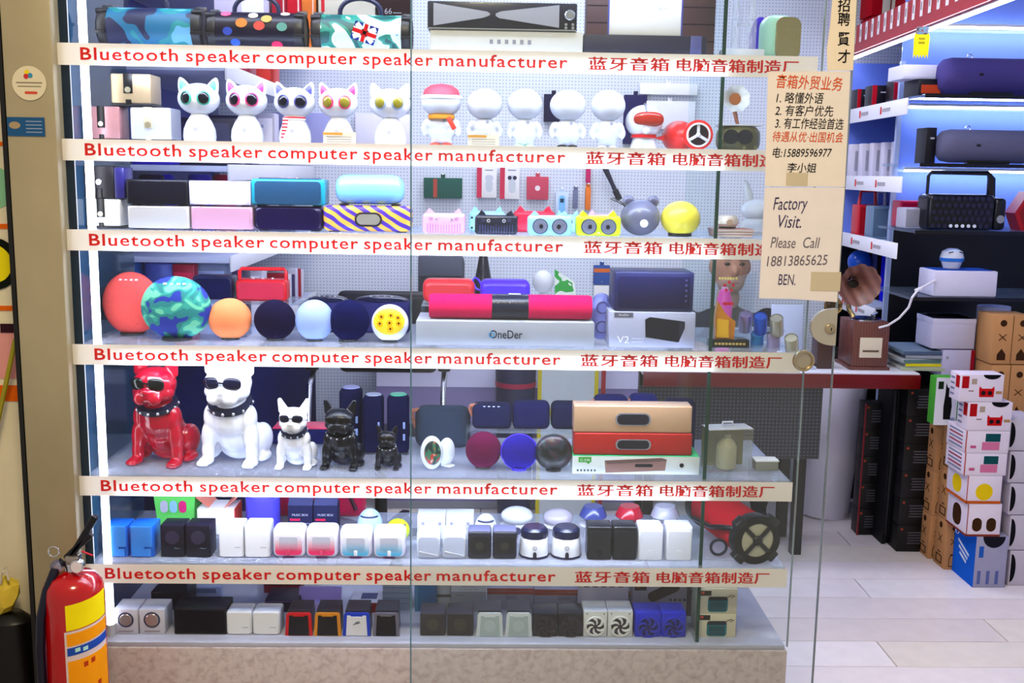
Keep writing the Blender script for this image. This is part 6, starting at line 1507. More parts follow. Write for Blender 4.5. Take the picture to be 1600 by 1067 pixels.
# ------------------------------------------------------------------ inside the shop
def place(name, label, cat, x0, x1, yt, yb, Y, group=None, rz=0.0):
    """Thing whose base is at pixel row yb, at depth Y. Returns root, width, height."""
    a = at(x0, (yt + yb) / 2, Y); b = at(x1, (yt + yb) / 2, Y); top = at((x0 + x1) / 2, yt, Y).z; bot = at((x0 + x1) / 2, yb, Y).z
    return thing(name, label, cat, ((a.x + b.x) / 2, Y, bot), rz, group), b.x - a.x, top - bot

# ---- shelving along the left side wall
LX0, LX1, LY0, LY1 = -1.26, -0.80, 0.80, 2.40
LZ = [0.93, 1.22, 1.50, 1.80, 2.08]
DB = mat((0.03, 0.05, 0.20), 0.4)
t = thing('wall_shelving', 'dark blue wall shelving with white price rails behind the display window', 'shelving', ((LX0 + LX1) / 2, (LY0 + LY1) / 2, 0))
W_, D_ = LX1 - LX0, LY1 - LY0
ob('base_cupboard', M().box(W_, D_, 0.90, (0, 0, 0.45), 0.004), mat((0.016, 0.022, 0.13), 0.75, 0, 0.3, 8), t)
ob('back_panel', M().box(0.02, D_, 1.3, (-W_ / 2 + 0.01, 0, 1.55)), mat((0.05, 0.09, 0.42), 0.4), t)
for z in LZ:
    s_ = ob('shelf_board', M().box(W_ - 0.02, D_, 0.018, (0.01, 0, z - 0.009), 0.002), plastic((0.60, 0.64, 0.82)), t)
    ob('price_rail', M().box(0.006, D_, 0.05, (W_ / 2 + 0.004, 0, z - 0.02), 0.001), plastic((0.82, 0.82, 0.88)), t)
for y in (-D_ / 2 + 0.01, D_ / 2 - 0.01): ob('upright', M().box(0.03, 0.02, 1.3, (-W_ / 2 + 0.03, y, 1.55)), plastic((0.5, 0.53, 0.7)), t)
goods = []
def shelf_good(k, kind, x, y, w, h, col, label):
    z = LZ[k]
    tt = thing('shelf_' + kind, label, 'speaker' if kind != 'carton' else 'carton', (x, y, z), 0, 'goods on the left wall shelving')
    if kind == 'drum':
        ob('drum', M().lathe([(0, 0), (w * 0.47, 0), (w * 0.5, 0.006), (w * 0.5, h - 0.006), (w * 0.45, h), (0, h)], 28), mat(col, 0.35, 0.1), tt)
        ob('top_ring', M().cyl(w * 0.40, 0.002, (0, 0, h), 24), plastic(tuple(min(1, c * 1.6 + 0.03) for c in col)), tt)
        ob('base_ring', M().cyl(w * 0.505, 0.012, (0, 0, 0.006), 28), DKG, tt)
    else:
        ob('box', M().box(w, w * 0.7, h, (0, 0, h / 2), 0.004), mat(col, 0.4), tt)
        ob('front_panel', M().box(w * 0.84, 0.003, h * 0.8, (0, -w * 0.35, h * 0.5), 0.001), mat(tuple(min(1, c * 1.5 + 0.02) for c in col), 0.4), tt)
        ob('logo_print', M().box(w * 0.3, 0.002, h * 0.06, (0, -w * 0.35 - 0.002, h * 0.75)), paper((0.6, 0.6, 0.75)), tt)
BLU = (0.04, 0.14, 0.50)
L_ = [  # level, kind, px centre, Y, width, height, colour, label
    (0, 'drum', 160, 0.88, 0.13, 0.27, (0.03, 0.17, 0.50), 'tall blue drum speaker behind the coral ball'),
    (0, 'drum', 243, 0.88, 0.11, 0.265, (0.16, 0.22, 0.60), 'slate blue drum speaker behind the camouflage ball'),
    (0, 'carton', 282, 0.88, 0.07, 0.26, (0.55, 0.01, 0.10), 'crimson carton behind the camouflage ball'),
    (0, 'carton', 326, 0.95, 0.10, 0.26, (0.38, 0.46, 0.66), 'pale blue carton behind the navy box speaker'),
    (0, 'carton', 378, 1.05, 0.12, 0.26, (0.05, 0.03, 0.12), 'dark violet carton behind the red handle radio'),
    (0, 'carton', 430, 1.32, 0.12, 0.20, (0.62, 0.60, 0.70), 'off-white carton at the far end behind the red handle radio'),
    (1, 'carton', 462, 1.9, 0.14, 0.17, (0.06, 0.05, 0.12), 'black carton at the far end of the ball level'),
    (2, 'carton', 240, 0.88, 0.13, 0.13, (0.05, 0.03, 0.55), 'indigo carton behind the gold cube'),
    (2, 'carton', 330, 0.95, 0.20, 0.15, (0.02, 0.02, 0.10), 'black carton behind the first two cats'),
    (2, 'carton', 400, 1.2, 0.16, 0.17, (0.03, 0.02, 0.14), 'black violet carton behind the second cat'),
    (2, 'drum', 160, 0.88, 0.10, 0.19, (0.06, 0.20, 0.45), 'steel blue drum behind the pink cube'),
    (2, 'carton', 440, 1.6, 0.12, 0.20, (0.6, 0.58, 0.7), 'lilac white carton behind the scarf cat'),
    (3, 'carton', 210, 0.88, 0.2, 0.15, (0.3, 0.35, 0.62), 'pale blue carton high up behind the camouflage barrel'),
    (3, 'carton', 320, 0.95, 0.16, 0.17, (0.62, 0.64, 0.8), 'white carton high up behind the sticker barrel'),
    (3, 'carton', 400, 1.2, 0.14, 0.2, (0.4, 0.05, 0.1), 'dark red carton high up behind the sticker barrel'),
    (3, 'carton', 450, 1.6, 0.16, 0.22, (0.62, 0.05, 0.03), 'bright red carton high up behind the flag barrel'),
]
for lv, kind, px, Y, w, h, col, lab in L_:
    shelf_good(lv, kind, max(LX0 + w / 2 + 0.03, min(LX1 - w / 2 - 0.01, at(px, 300, Y).x)), Y + w * 0.36, w, h, col, lab)
# bottles on shelf level below eye: violet and red drums seen above the box speakers
for k, (px, col, lab) in enumerate(((205, (0.05, 0.02, 0.10), 'dark drum seen above the black box speaker'), (250, (0.06, 0.02, 0.62), 'violet drum seen above the black box speaker'), (312, (0.10, 0.06, 0.55), 'indigo drum seen above the lavender box speaker'), (350, (0.70, 0.02, 0.12), 'crimson drum seen above the lavender box speaker'))):
    Y = 1.25 + 0.12 * k
    X = at(px, 270, Y).x
    shelf_good(1, 'drum', max(LX0 + 0.09, min(LX1 - 0.06, X)), Y, 0.085, 0.245, col, lab)
random.seed(5)
for k in range(9):
    Y = 1.62 + 0.075 * k
    col = [(0.72, 0.70, 0.78), (0.10, 0.08, 0.2), (0.7, 0.68, 0.8), (0.5, 0.04, 0.08)][k % 4]
    tt = ob('book_carton', M().box(0.16, 0.05, 0.14 - 0.01 * (k % 3), (0, 0, (0.14 - 0.01 * (k % 3)) / 2), 0.002), paper(col), None, (-0.90, Y, LZ[0] + 0.0), (0, 0, 0), label='upright thin carton on the lowest left rail, %s' % ['nearest the window', 'second from the window', 'third from the window', 'fourth from the window', 'middle of nine', 'fourth from the back', 'third from the back', 'second from the back', 'farthest back'][k], cat='carton', group='upright thin cartons on the lowest rail')

# ---- back counter and things before the back wall
t = thing('back_counter', 'white counter with lilac lower panel along the back wall', 'counter', (0.12, 2.05, 0))
ob('worktop', bx(1.25, 0.44, 0.03, 0.004), plastic((0.78, 0.77, 0.86)), t, (0, -0.01, 0.76))
ob('upper_panel', bx(1.20, 0.40, 0.20), plastic((0.76, 0.74, 0.90)), t, (0, 0.01, 0.56))
ob('lower_panel', bx(1.20, 0.40, 0.52), plastic((0.36, 0.32, 0.52)), t, (0, 0.012, 0.04))
ob('plinth', bx(1.16, 0.36, 0.04), plastic((0.5, 0.5, 0.55)), t, (0, 0.03, 0))
ob('door_gap', bx(0.02, 0.004, 0.70), plastic((0.82, 0.82, 0.88)), t, (0.08, 0.006, 0.06))
# mesh bin, yellow framed notice board
t, w, h = place('mesh_bin', 'dark mesh waste bin with crimson rim before the back counter', 'bin', 773, 838, 560, 760, 1.85)
t.location.z = 0; h = at(805, 570, 1.85).z
ob('bin_body', M().lathe([(0, 0), (w * 0.40, 0), (w * 0.5, h), (w * 0.48, h), (w * 0.39, 0.01), (0, 0.01)], 28, (0, w * 0.5, 0)), mat((0.03, 0.04, 0.13), 0.5, 0, 0.6, 160), t)
ob('bin_rim', M().lathe([(w * 0.46, h * 0.85), (w * 0.50, h * 0.85), (w * 0.505, h * 0.88), (w * 0.46, h * 0.88)], 28, (0, w * 0.5, 0)), plastic((0.45, 0.02, 0.12)), t)
t, w, h = place('framed_board', 'pale board in a yellow frame standing on the floor', 'board', 842, 930, 545, 790, 1.90)
t.location.z = 0; h = at(886, 545, 1.9).z
ob('sheet', bx(w, 0.01, h), paper((0.66, 0.70, 0.72)), t)
for q in (-1, 1): ob('frame_side', bx(0.016, 0.016, h), plastic((0.70, 0.60, 0.02)), t, (q * w / 2, -0.004, 0))
ob('frame_rail', bx(w, 0.014, 0.03), plastic((0.66, 0.58, 0.06)), t, (0, -0.004, h * 0.62))
ob('red_edge', bx(0.018, 0.012, h), plastic((0.45, 0.04, 0.06)), t, (w / 2 + 0.03, 0, 0))
# office chair
t, w, h = place('office_chair', 'black office chair with chrome arm behind the tower speakers', 'chair', 500, 640, 560, 700, 1.45)
t.location.z = 0
cz = at(560, 590, 1.45).z
ob('backrest', M().box(0.40, 0.06, 0.34, (0.06, 0.30, cz + 0.13), 0.03, (0.12, 0, 0), 4), mat((0.012, 0.012, 0.035), 0.5), t)
ob('seat', M().box(0.42, 0.40, 0.07, (0.05, 0.10, 0.44), 0.03, seg=4), mat((0.012, 0.012, 0.035), 0.5), t)
for q in (-1, 1):
    am = ob('arm_tube', M().tube([(0.05 + q * 0.24, 0.30, 0.44), (0.05 + q * 0.25, -0.02, 0.46), (0.05 + q * 0.25, -0.09, 0.56), (0.05 + q * 0.25, -0.05, cz - 0.02), (0.05 + q * 0.25, 0.04, cz + 0.015), (0.05 + q * 0.25, 0.28, cz + 0.03)], 0.011, 10), CHROME, t)
    ob('arm_pad', M().box(0.05, 0.24, 0.022, (0.05 + q * 0.25, 0.12, cz + 0.035), 0.01), BLK, am)
ob('gas_post', M().cyl(0.025, 0.36, (0.05, 0.1, 0.06), 16), BLK, t)
for k in range(5):
    a = 2 * math.pi * k / 5
    lg = ob('base_leg', M().box(0.26, 0.035, 0.025, (0.05 + 0.13 * math.cos(a), 0.1 + 0.13 * math.sin(a), 0.075), 0.006, (0, 0, a)), BLK, t)
    ob('caster', M().ell((0.05 + 0.26 * math.cos(a), 0.1 + 0.26 * math.sin(a), 0.03), (0.025, 0.02, 0.03), 12, 8), BLK, lg)

# packs hanging on the perforated wall
def hang(name, label, x0, x1, y0, y1, col, cat='pack', deco=None, d=0.03, Y=2.46):
    t, w, h = place(name, label, cat, x0, x1, y0, y1, Y, 'things hanging on the perforated wall')
    ob('pack', bx(w, d, h, 0.002), paper(col), t)
    ob('hook', M().tube([(0, 0.04, h + 0.012), (0, 0.0, h + 0.012), (0, -0.01, h + 0.018)], 0.002, 6), CHROME, t)
    ob('hang_tab', bx(0.02, 0.002, 0.018), paper(col), t, (0, 0.012, h - 0.001))
    if deco: deco(t, w, h)
    return t
def red_side(t, w, h):
    ob('red_side', bx(w * 0.25, 0.002, h), paper((0.65, 0.06, 0.16)), t, (-w * 0.375, -0.002, 0))
    prt(t, 'printed_toy', paper((0.62, 0.64, 0.70)), w * 0.12, h * 0.40, w * 0.36, h * 0.42, r=0.02)
    prt(t, 'printed_head', paper((0.62, 0.64, 0.72)), w * 0.12, h * 0.66, w * 0.42, h * 0.20, -0.0012, r=0.02)
    prt(t, 'print_line', paper((0.3, 0.3, 0.45)), w * 0.1, h * 0.92, w * 0.4, h * 0.03)
def cat_print(t, w, h):
    red_side(t, w, h)
    for q in (-1, 1): disc(t, 'printed_eye', paper((0.05, 0.05, 0.12)), w * 0.12 + q * w * 0.13, h * 0.68, w * 0.10, 0.0008, -0.0016)
def mark(t, w, h): disc(t, 'round_mark', paper((0.8, 0.7, 0.72)), 0, h * 0.5, w * 0.12, 0.001)
hang('toy_pack', 'white pack with crimson side on the wall, nearer the yellow reflection side', 745, 776, 262, 309, (0.80, 0.78, 0.80), deco=red_side)
hang('toy_pack', 'white pack with crimson side and two dark dots printed', 781, 812, 262, 311, (0.80, 0.78, 0.80), deco=cat_print)
hang('red_pouch', 'flat crimson pouch with round mark on the wall', 823, 857, 276, 312, (0.62, 0.12, 0.20), 'pouch', mark)
hang('green_pack', 'dark green pack hanging on the wall behind the pink radio', 662, 722, 278, 310, (0.02, 0.16, 0.14), deco=lambda t, w, h: prt(t, 'red_band', paper((0.5, 0.12, 0.10)), -w * 0.2, h * 0.5, w * 0.1, h * 0.9))
def thermo(t, w, h):
    prt(t, 'device', paper((0.30, 0.58, 0.86)), 0, h * 0.45, w * 0.5, h * 0.8, r=0.02); prt(t, 'screen', paper((0.03, 0.10, 0.16)), 0, h * 0.62, w * 0.3, h * 0.18, -0.0016)
hang('blister_pack', 'clear pack with a light blue gadget on the wall', 868, 888, 300, 335, (0.62, 0.70, 0.84), deco=thermo)
hang('orange_cord_pack', 'orange cord hanging on the wall above the yellow radio', 915, 923, 293, 328, (0.80, 0.28, 0.06), 'cord')
hang('grey_cord_pack', 'grey cord hanging on the wall beside the orange one', 896, 903, 297, 326, (0.25, 0.27, 0.40), 'cord')
hang('magenta_tag', 'narrow magenta tag hanging on the wall', 916, 923, 262, 286, (0.62, 0.04, 0.22), 'tag')
a = at(945, 262, 2.45); b = at(968, 312, 2.45)
t = thing('black_stick', 'slanting black selfie stick hanging on the perforated wall', 'stick', b)
ob('rod', M().tube([Vector((0, 0, 0)), (a - b) * 0.5, a - b], [0.012, 0.010, 0.014], 10), plastic((0.04, 0.04, 0.10)), t)
ob('grip', M().tube([Vector((0, 0, 0)), (a - b) * 0.3], 0.015, 10), plastic((0.02, 0.02, 0.05)), t)
hang('boxed_goods', 'black tablet-like case hanging behind the round-headed figures', 850, 880, 147, 190, (0.02, 0.02, 0.10), 'case')
hang('boxed_goods', 'dark case hanging behind the figure in black shoes', 975, 1010, 148, 225, (0.03, 0.025, 0.16), 'case')
hang('rounded_signboard', 'white rounded panel on the wall above the red rocket', 1007, 1086, 158, 202, (0.80, 0.80, 0.86), 'panel')
hang('bright_panel', 'white poster on the wall beside the glass divider', 1000, 1090, 130, 148, (0.86, 0.86, 0.90), 'poster')
hang('violet_pack', 'black and pink pack on the wall behind the last cat', 590, 640, 150, 172, (0.04, 0.03, 0.14), 'pack')
hang('white_case', 'wide white case on the wall between two cats', 555, 640, 178, 226, (0.80, 0.79, 0.90), 'case')
hang('grey_case', 'wide grey case on the wall behind the scarf cat', 424, 520, 176, 228, (0.45, 0.46, 0.72), 'case')
hang('blue_flask_pack', 'small blue bottle pack on the wall beside the block speaker', 928, 953, 415, 445, (0.05, 0.14, 0.40), 'pack', deco=lambda t, w, h: prt(t, 'orange_cap', paper((0.7, 0.22, 0.06)), 0, h * 0.75, w, h * 0.2))
hang('white_gadget_box', 'small white box under the blue bottle pack', 928, 951, 446, 478, (0.78, 0.76, 0.76), 'box')
# goods on the back counter top
t, w, h = place('white_lamp_speaker', 'round white lamp on the back counter beside the green packet', 'lamp', 832, 865, 422, 462, 2.25)
bz = t.location.z - 0.79
ob('globe', M().ell((0, 0, h * 0.55), (w * 0.5, w * 0.45, h * 0.45), 24, 14), WHT, t)
ob('stand', M().lathe([(0.05, -bz), (0.05, -bz + 0.01), (0.012, -bz + 0.02), (0.012, 0.01), (0.0, 0.02)], 16), WHT, t)
t, w, h = place('tall_cone', 'glossy black cone-shaped umbrella bag behind the violet mini speaker', 'bag', 735, 775, 385, 470, 2.2)
bz = t.location.z - 0.79
ob('cone', M().lathe([(0, -bz), (0.085, -bz), (0.07, 0.02), (0.035, h * 0.45), (0.02, h * 0.8), (0.012, h), (0, h)], 20), mat((0.02, 0.025, 0.06), 0.15), t)
ob('cord', M().tube([(0, 0, h), (0.01, 0, h + 0.03), (0.02, 0, h + 0.01)], 0.003, 6), BLK, t)
t, w, h = place('dark_jacket_bag', 'dark grey bag on the back counter behind the coral mini speaker', 'bag', 652, 725, 395, 475, 2.2)
bz = t.location.z - 0.79
ob('bag', M().box(w, 0.14, h + bz, (0, 0.07, (h - bz) / 2), 0.05, seg=4), mat((0.07, 0.075, 0.12), 0.6, 0, 0.3, 20), t)
ob('flap', M().box(w * 0.96, 0.02, h * 0.4, (0, -0.008, h * 0.75), 0.008), mat((0.14, 0.15, 0.22), 0.6), t)
p_ = at(886, 455, 2.25)
t = thing('green_packet', 'crumpled green and white packet on the back counter', 'packet', (p_.x, 2.25, 0.79))
hz_ = at(880, 420, 2.25).z - 0.79
ob('packet', M().add([(-0.05, -0.03, 0), (0.07, -0.02, 0), (0.08, 0.03, 0), (-0.04, 0.03, 0), (-0.06, -0.02, hz_), (0.03, -0.01, hz_ * 0.8), (0.02, 0.03, hz_ * 0.75), (-0.05, 0.02, hz_ * 0.9)], [[0, 1, 5, 4], [1, 2, 6, 5], [2, 3, 7, 6], [3, 0, 4, 7], [4, 5, 6, 7], [3, 2, 1, 0]]).mesh('packet', False), ramp_mat('noise', [(0.0, (0.04, 0.45, 0.10)), (0.52, (0.8, 0.85, 0.8))], 0.3, 14.0, True, 0.5), t)
ob('white_fold', M().box(0.10, 0.03, 0.05, (0.08, -0.04, 0.03), 0.004, (0, 0.3, 0)), paper((0.85, 0.85, 0.88)), t)

# ---- desk with red edge, perforated panel, and what stands on it
dz = 0.75
d0 = onz(1350, 583, dz)
DYF = d0.y
dxa, dxb = at(1005, 590, DYF).x, at(1438, 590, DYF).x
t = thing('desk', 'white desk with a dark red front edge at the back of the shop', 'desk', ((dxa + dxb) / 2, DYF, 0))
ob('worktop', bx(dxb - dxa, 0.30, 0.02, 0.002), plastic((0.82, 0.82, 0.90), 0.3), t, (0, 0.004, dz - 0.02))
ob('red_edge', bx(dxb - dxa, 0.012, 0.055, 0.002), plastic((0.24, 0.003, 0.018), 0.3), t, (0, -0.008, dz - 0.060))
for q in (-1, 1):
    for y in (0.04, 0.25): ob('leg', bx(0.04, 0.04, dz - 0.02), BLK, t, ((dxb - dxa) * (-0.46 if q < 0 else 0.10), y, 0))
def perf():
    m = ramp_mat('voronoi', [(0.0, (0.10, 0.11, 0.16)), (0.30, (0.02, 0.022, 0.035))], 0.35, 70.0, True, 0.0)
    return m
pa, pb_ = at(1000, 600, DYF).x, at(1290, 600, DYF).x
zlo = at(1200, 717, DYF + 0.02).z
ob('perforated_panel', bx(pb_ - pa, 0.012, dz - 0.065 - zlo), perf(), t, ((pa + pb_) / 2 - t.location.x, 0.025, zlo))
dcx0, dcx1 = at(1285, 650, 2.28).x, at(1470, 650, 2.28).x  # black block with doors, added to stand for the shade under the desk
t = thing('shade_backdrop', 'low black cabinet added as the shade behind the white roll', 'backdrop', ((dcx0 + dcx1) / 2, 2.28, 0))
ob('backdrop_body', bx(dcx1 - dcx0, 0.15, 0.70, 0.004), mat((0.006, 0.006, 0.010), 0.5), t)
for q in (-1, 1):
    d_ = ob('door', bx((dcx1 - dcx0) / 2 - 0.006, 0.014, 0.66, 0.002), mat((0.008, 0.008, 0.014), 0.45), t, (q * (dcx1 - dcx0) / 4, -0.014, 0.02))
    ob('handle', bx(0.01, 0.01, 0.10, 0.002), mat((0.05, 0.05, 0.06), 0.4), d_, (-q * 0.10, -0.010, 0.36))
# person behind the desk
pc = at(1141, 410, DYF + 0.75)
t = thing('person', 'person in a dark jacket sitting behind the desk, face half hidden', 'person', (pc.x, DYF + 0.75, 0))
hz = pc.z                                   # eye height
SK = mat((0.50, 0.30, 0.22), 0.5, 0, 0.05, 30)
P_ = [((0, 0, hz - 0.02), (0.075, 0.09, 0.115)), ((0, -0.015, hz - 0.075), (0.06, 0.075, 0.06)), ((0, 0.02, hz - 0.16), (0.05, 0.055, 0.08)),
      ((0, 0.03, hz - 0.32), (0.18, 0.11, 0.12)), ((0, 0.03, hz - 0.48), (0.16, 0.115, 0.20)), ((0, 0.04, hz - 0.66), (0.165, 0.12, 0.16))]
for q in (-1, 1):
    P_ += [((q * 0.19, 0.03, hz - 0.28), (0.07, 0.075, 0.075)), ((q * 0.215, 0.01, hz - 0.40), (0.052, 0.058, 0.15), (0.15, q * 0.08, 0)), ((q * 0.20, -0.12, hz - 0.535), (0.042, 0.17, 0.045)),
           ((q * 0.09, -0.15, 0.50), (0.08, 0.24, 0.08)), ((q * 0.09, -0.36, 0.27), (0.055, 0.06, 0.25)), ((q * 0.09, -0.41, 0.035), (0.045, 0.11, 0.04))]
P_ += [((0, 0.03, 0.53), (0.17, 0.15, 0.10))]
bodym = blob(P_, 0.016, 'person_body', 3)
ob('body', bodym, mat((0.02, 0.022, 0.05), 0.7, 0, 0.2, 40), t)
ob('head_skin', blob([((0, -0.004, hz - 0.02), (0.080, 0.094, 0.118)), ((0, -0.02, hz - 0.078), (0.064, 0.080, 0.064)), ((0, 0.015, hz - 0.16), (0.054, 0.058, 0.07)), ((0, -0.098, hz - 0.035), (0.015, 0.022, 0.026)), ((-0.083, 0.005, hz - 0.02), (0.012, 0.022, 0.032)), ((0.083, 0.005, hz - 0.02), (0.012, 0.022, 0.032))], 0.007, 'head_skin', 2), SK, t)
ob('hair', M().ell((0, 0.018, hz + 0.035), (0.090, 0.100, 0.088), 24, 14), mat((0.010, 0.008, 0.010), 0.4, 0, 0.3, 80), t)
for q in (-1, 1):
    ob('eye', M().ell((q * 0.032, -0.088, hz), (0.014, 0.008, 0.007), 14, 8), plastic((0.04, 0.03, 0.04), 0.1), t)
    ob('eyebrow', M().box(0.036, 0.008, 0.006, (q * 0.034, -0.090, hz + 0.022), 0.002), BLK, t)
    hd = [((0, 0, 0), (0.036, 0.045, 0.018))] + [((-0.027 + 0.018 * k, -0.062 - 0.006 * (k in (1, 2)), -0.004), (0.0085, 0.036, 0.009), (0.2, 0, 0)) for k in range(4)] + [((-q * 0.042, -0.02, -0.002), (0.010, 0.032, 0.010), (0, 0, q * 0.6))]
    ob('hand', blob(hd, 0.005, 'hand', 1), SK, t, (q * 0.19, -0.30, dz + 0.02 + 0.004))
ob('mouth', M().ell((0, -0.092, hz - 0.083), (0.024, 0.008, 0.006), 14, 8), plastic((0.42, 0.13, 0.12), 0.5), t)
t.location.z = 0
p_ = onz(1132, 448, dz); 
t, w, h = place('pink_flask', 'glossy pink round flask on the desk before the person', 'flask', 1119, 1145, 450, 480, DYF + 0.25)
t.location.z = dz; h = at(1132, 450, DYF + 0.25).z - dz
ob('flask', M().lathe([(0, 0), (w * 0.4, 0), (w * 0.45, h * 0.5), (w * 0.5, h * 0.8), (w * 0.3, h * 0.97), (0, h)], 24), plastic((0.75, 0.03, 0.42), 0.12), t)
ob('lid', M().cyl(w * 0.2, 0.012, (0, 0, h * 0.97), 18), plastic((0.8, 0.4, 0.6)), t)

# wooden gramophone on the desk
def ongd(px, py, dy): return at(px, py, DYF + dy)
t, w, h = place('wooden_gramophone', 'brown wooden gramophone speaker with a big fluted horn on the desk', 'speaker', 1334, 1390, 500, 541, DYF + 0.07)
t.location.z = dz; h = at(1360, 502, DYF + 0.1).z - dz
WD = ramp_mat('wave', [(0.0, (0.10, 0.028, 0.02)), (1.0, (0.16, 0.05, 0.035))], 0.35, 30.0, False, 3.0, 2.0)
ob('plinth', bx(w * 1.12, 0.19, 0.012, 0.003), WD, t, (0, -0.008, 0))
ob('case', bx(w, 0.17, h - 0.012, 0.003), WD, t, (0, 0, 0.012))
ob('cream_plate', bx(w * 0.62, 0.003, h * 0.42, 0.001), plastic((0.75, 0.68, 0.55)), t, (0.0, -0.003, h * 0.26))
prt(t, 'print_line', plastic((0.2, 0.15, 0.1)), 0, h * 0.40, w * 0.45, h * 0.04, -0.004)
ob('turntable', M().cyl(w * 0.40, 0.008, (0, 0.085, h), 28), plastic((0.02, 0.02, 0.03), 0.15), t)
ob('platter_rim', M().cyl(w * 0.43, 0.004, (0, 0.085, h), 28), CHROME, t)
ob('tone_arm', M().tube([(w * 0.1, 0.05, h + 0.02), (w * 0.25, 0.06, h + 0.03), (w * 0.36, 0.12, h + 0.02)], 0.006, 8), CHROME, t)
hc = at(1346, 447, DYF + 0.05)
hx, hz2 = hc.x - t.location.x, hc.z - dz
WH = ramp_mat('wave', [(0.0, (0.15, 0.055, 0.04)), (1.0, (0.26, 0.12, 0.09))], 0.4, 9.0, False, 1.5, 2.0, rot=(0, 0.6, 0))
RH = (at(1380, 447, DYF + 0.06).x - at(1312, 447, DYF + 0.06).x) / 2
ob('horn', horn(10, RH * 0.95, 0.13, 0.07), WH, t, (hx, 0.0, hz2), (0.12, 0, 0))
ob('horn_throat', M().ell((0, 0, 0), (RH * 0.3, 0.006, RH * 0.3), 18, 8), plastic((0.03, 0.012, 0.01)), t, (hx, 0.075, hz2 - 0.01))
ob('horn_neck', M().tube([(hx, 0.12, hz2 - 0.01), (hx + 0.01, 0.17, hz2 - 0.04), (hx + 0.02, 0.16, h + 0.03), (hx + 0.03, 0.12, h)], [0.012, 0.012, 0.01, 0.01], 10), mat((0.5, 0.38, 0.2), 0.3, 0.8), t)
t, w, h = place('small_gramophone', 'small brass gramophone beside the big wooden one', 'speaker', 1280, 1303, 520, 541, DYF + 0.08)
t.location.z = dz; h = at(1318, 515, DYF + 0.14).z - dz
ob('case', bx(w * 1.1, 0.08, h, 0.003), mat((0.10, 0.025, 0.02), 0.35), t)
hc = at(1302, 478, DYF + 0.06)
ob('horn', horn(8, 0.035, 0.06, 0.06), mat((0.42, 0.30, 0.14), 0.25, 0.9), t, (hc.x - t.location.x, -0.02, hc.z - dz))
ob('horn_neck', M().tube([(hc.x - t.location.x, 0.035, hc.z - dz), (0.0, 0.055, (hc.z - dz) * 0.7), (0.0, 0.05, h)], 0.006, 8), mat((0.5, 0.38, 0.2), 0.3, 0.9), t)
# sheets and laptop on desk
for k in range(5):
    X0 = at(1424, 520, DYF + 0.2).x
    tt = thing('magazine', ['lowest white magazine in the pile on the desk', 'second magazine from the bottom of the desk pile', 'middle magazine of the desk pile', 'grey magazine near the top of the desk pile', 'blue-grey magazine on top of the desk pile'][k], 'magazine', (X0 + 0.012 * (k % 2), DYF + 0.06, dz + 0.016 * k), 0.08 * (k % 3 - 1), 'pile of magazines on the desk')
    ob('cover', bx(0.17, 0.22, 0.0155, 0.001), paper([(0.6, 0.62, 0.6), (0.35, 0.4, 0.4), (0.5, 0.52, 0.55), (0.22, 0.25, 0.3), (0.25, 0.32, 0.42)][k]), tt)
    ob('spine', bx(0.165, 0.002, 0.011), paper([(0.5, 0.55, 0.4), (0.75, 0.68, 0.05), (0.2, 0.3, 0.3), (0.4, 0.42, 0.5), (0.15, 0.2, 0.3)][k]), tt, (0, -0.002, 0.002))
t, w, h = place('laptop', 'open laptop with bright screen back on the desk behind the door lock', 'laptop', 1208, 1258, 476, 545, DYF + 0.24)
t.location.z = dz; h = at(1260, 478, DYF + 0.24).z - dz
ob('keyboard_deck', bx(w, 0.20, 0.012, 0.003), plastic((0.6, 0.62, 0.72)), t, (0, -0.18, 0))
ob('screen_lid', M().box(w, 0.010, h, (0, 0.03, h / 2), 0.003, (-0.12, 0, 0)), plastic((0.62, 0.66, 0.82)), t)

# ---- white roll and cartons standing on the floor
def stand(name, label, cat, x0, x1, yt, yb, group=None, rz=0.0):
    p = onz((x0 + x1) / 2, yb, 0.0)
    a = at(x0, yb, p.y); b = at(x1, yb, p.y)
    return thing(name, label, cat, ((a.x + b.x) / 2, p.y, 0), rz, group), b.x - a.x, at((x0 + x1) / 2, yt, p.y).z
p = onz(1310, 812, 0.0)
t = thing('paper_roll', 'big white paper roll leaning under the desk', 'roll', (p.x - 0.045, p.y + 0.10, 0), 0, None, (0, 0.10, 0))
RR = (at(1358, 812, p.y).x - at(1278, 812, p.y).x) / 2
HH = at(1335, 605, p.y).z
ob('roll', M().lathe([(RR * 0.92, 0.0), (RR, 0.002), (RR * 0.93, HH), (RR * 0.86, HH), (RR * 0.80, HH - 0.06), (0, HH - 0.07)], 32), plastic((0.80, 0.78, 0.88), 0.4), t)
ob('black_core', M().cyl(RR * 0.7, 0.02, (0, 0, HH - 0.06), 24), plastic((0.01, 0.01, 0.015)), t)
BC = mat((0.008, 0.007, 0.010), 0.45)
def stack(label, x0, x1, yt, yb, n, col, group, edge=None, rz=0.0, depth=None, deco=None, gap=0.0008):
    p = onz((x0 + x1) / 2, yb, 0.0)
    a = at(x0, yb, p.y); b = at(x1, yb, p.y); w = (b.x - a.x) / max(0.5, math.cos(rz)); H = at((x0 + x1) / 2, yt, p.y).z
    h = H / n
    words = ['lowest', 'second', 'third', 'fourth', 'fifth', 'sixth', 'topmost']
    for k in range(n):
        pos = 'topmost' if k == n - 1 else words[k]
        t = thing('stacked_carton', label % (pos + ('' if pos in ('lowest', 'topmost') else ' from the floor')), 'carton', ((a.x + b.x) / 2, p.y, h * k), rz, group)
        ob('box', bx(w, depth or w * 1.0, h - gap, 0.002), col, t)
        if edge: ob('edge_stripe', bx(0.006, 0.006, h - gap), edge, t, (-w / 2, -0.002, 0))
        if deco: deco(t, w, h)
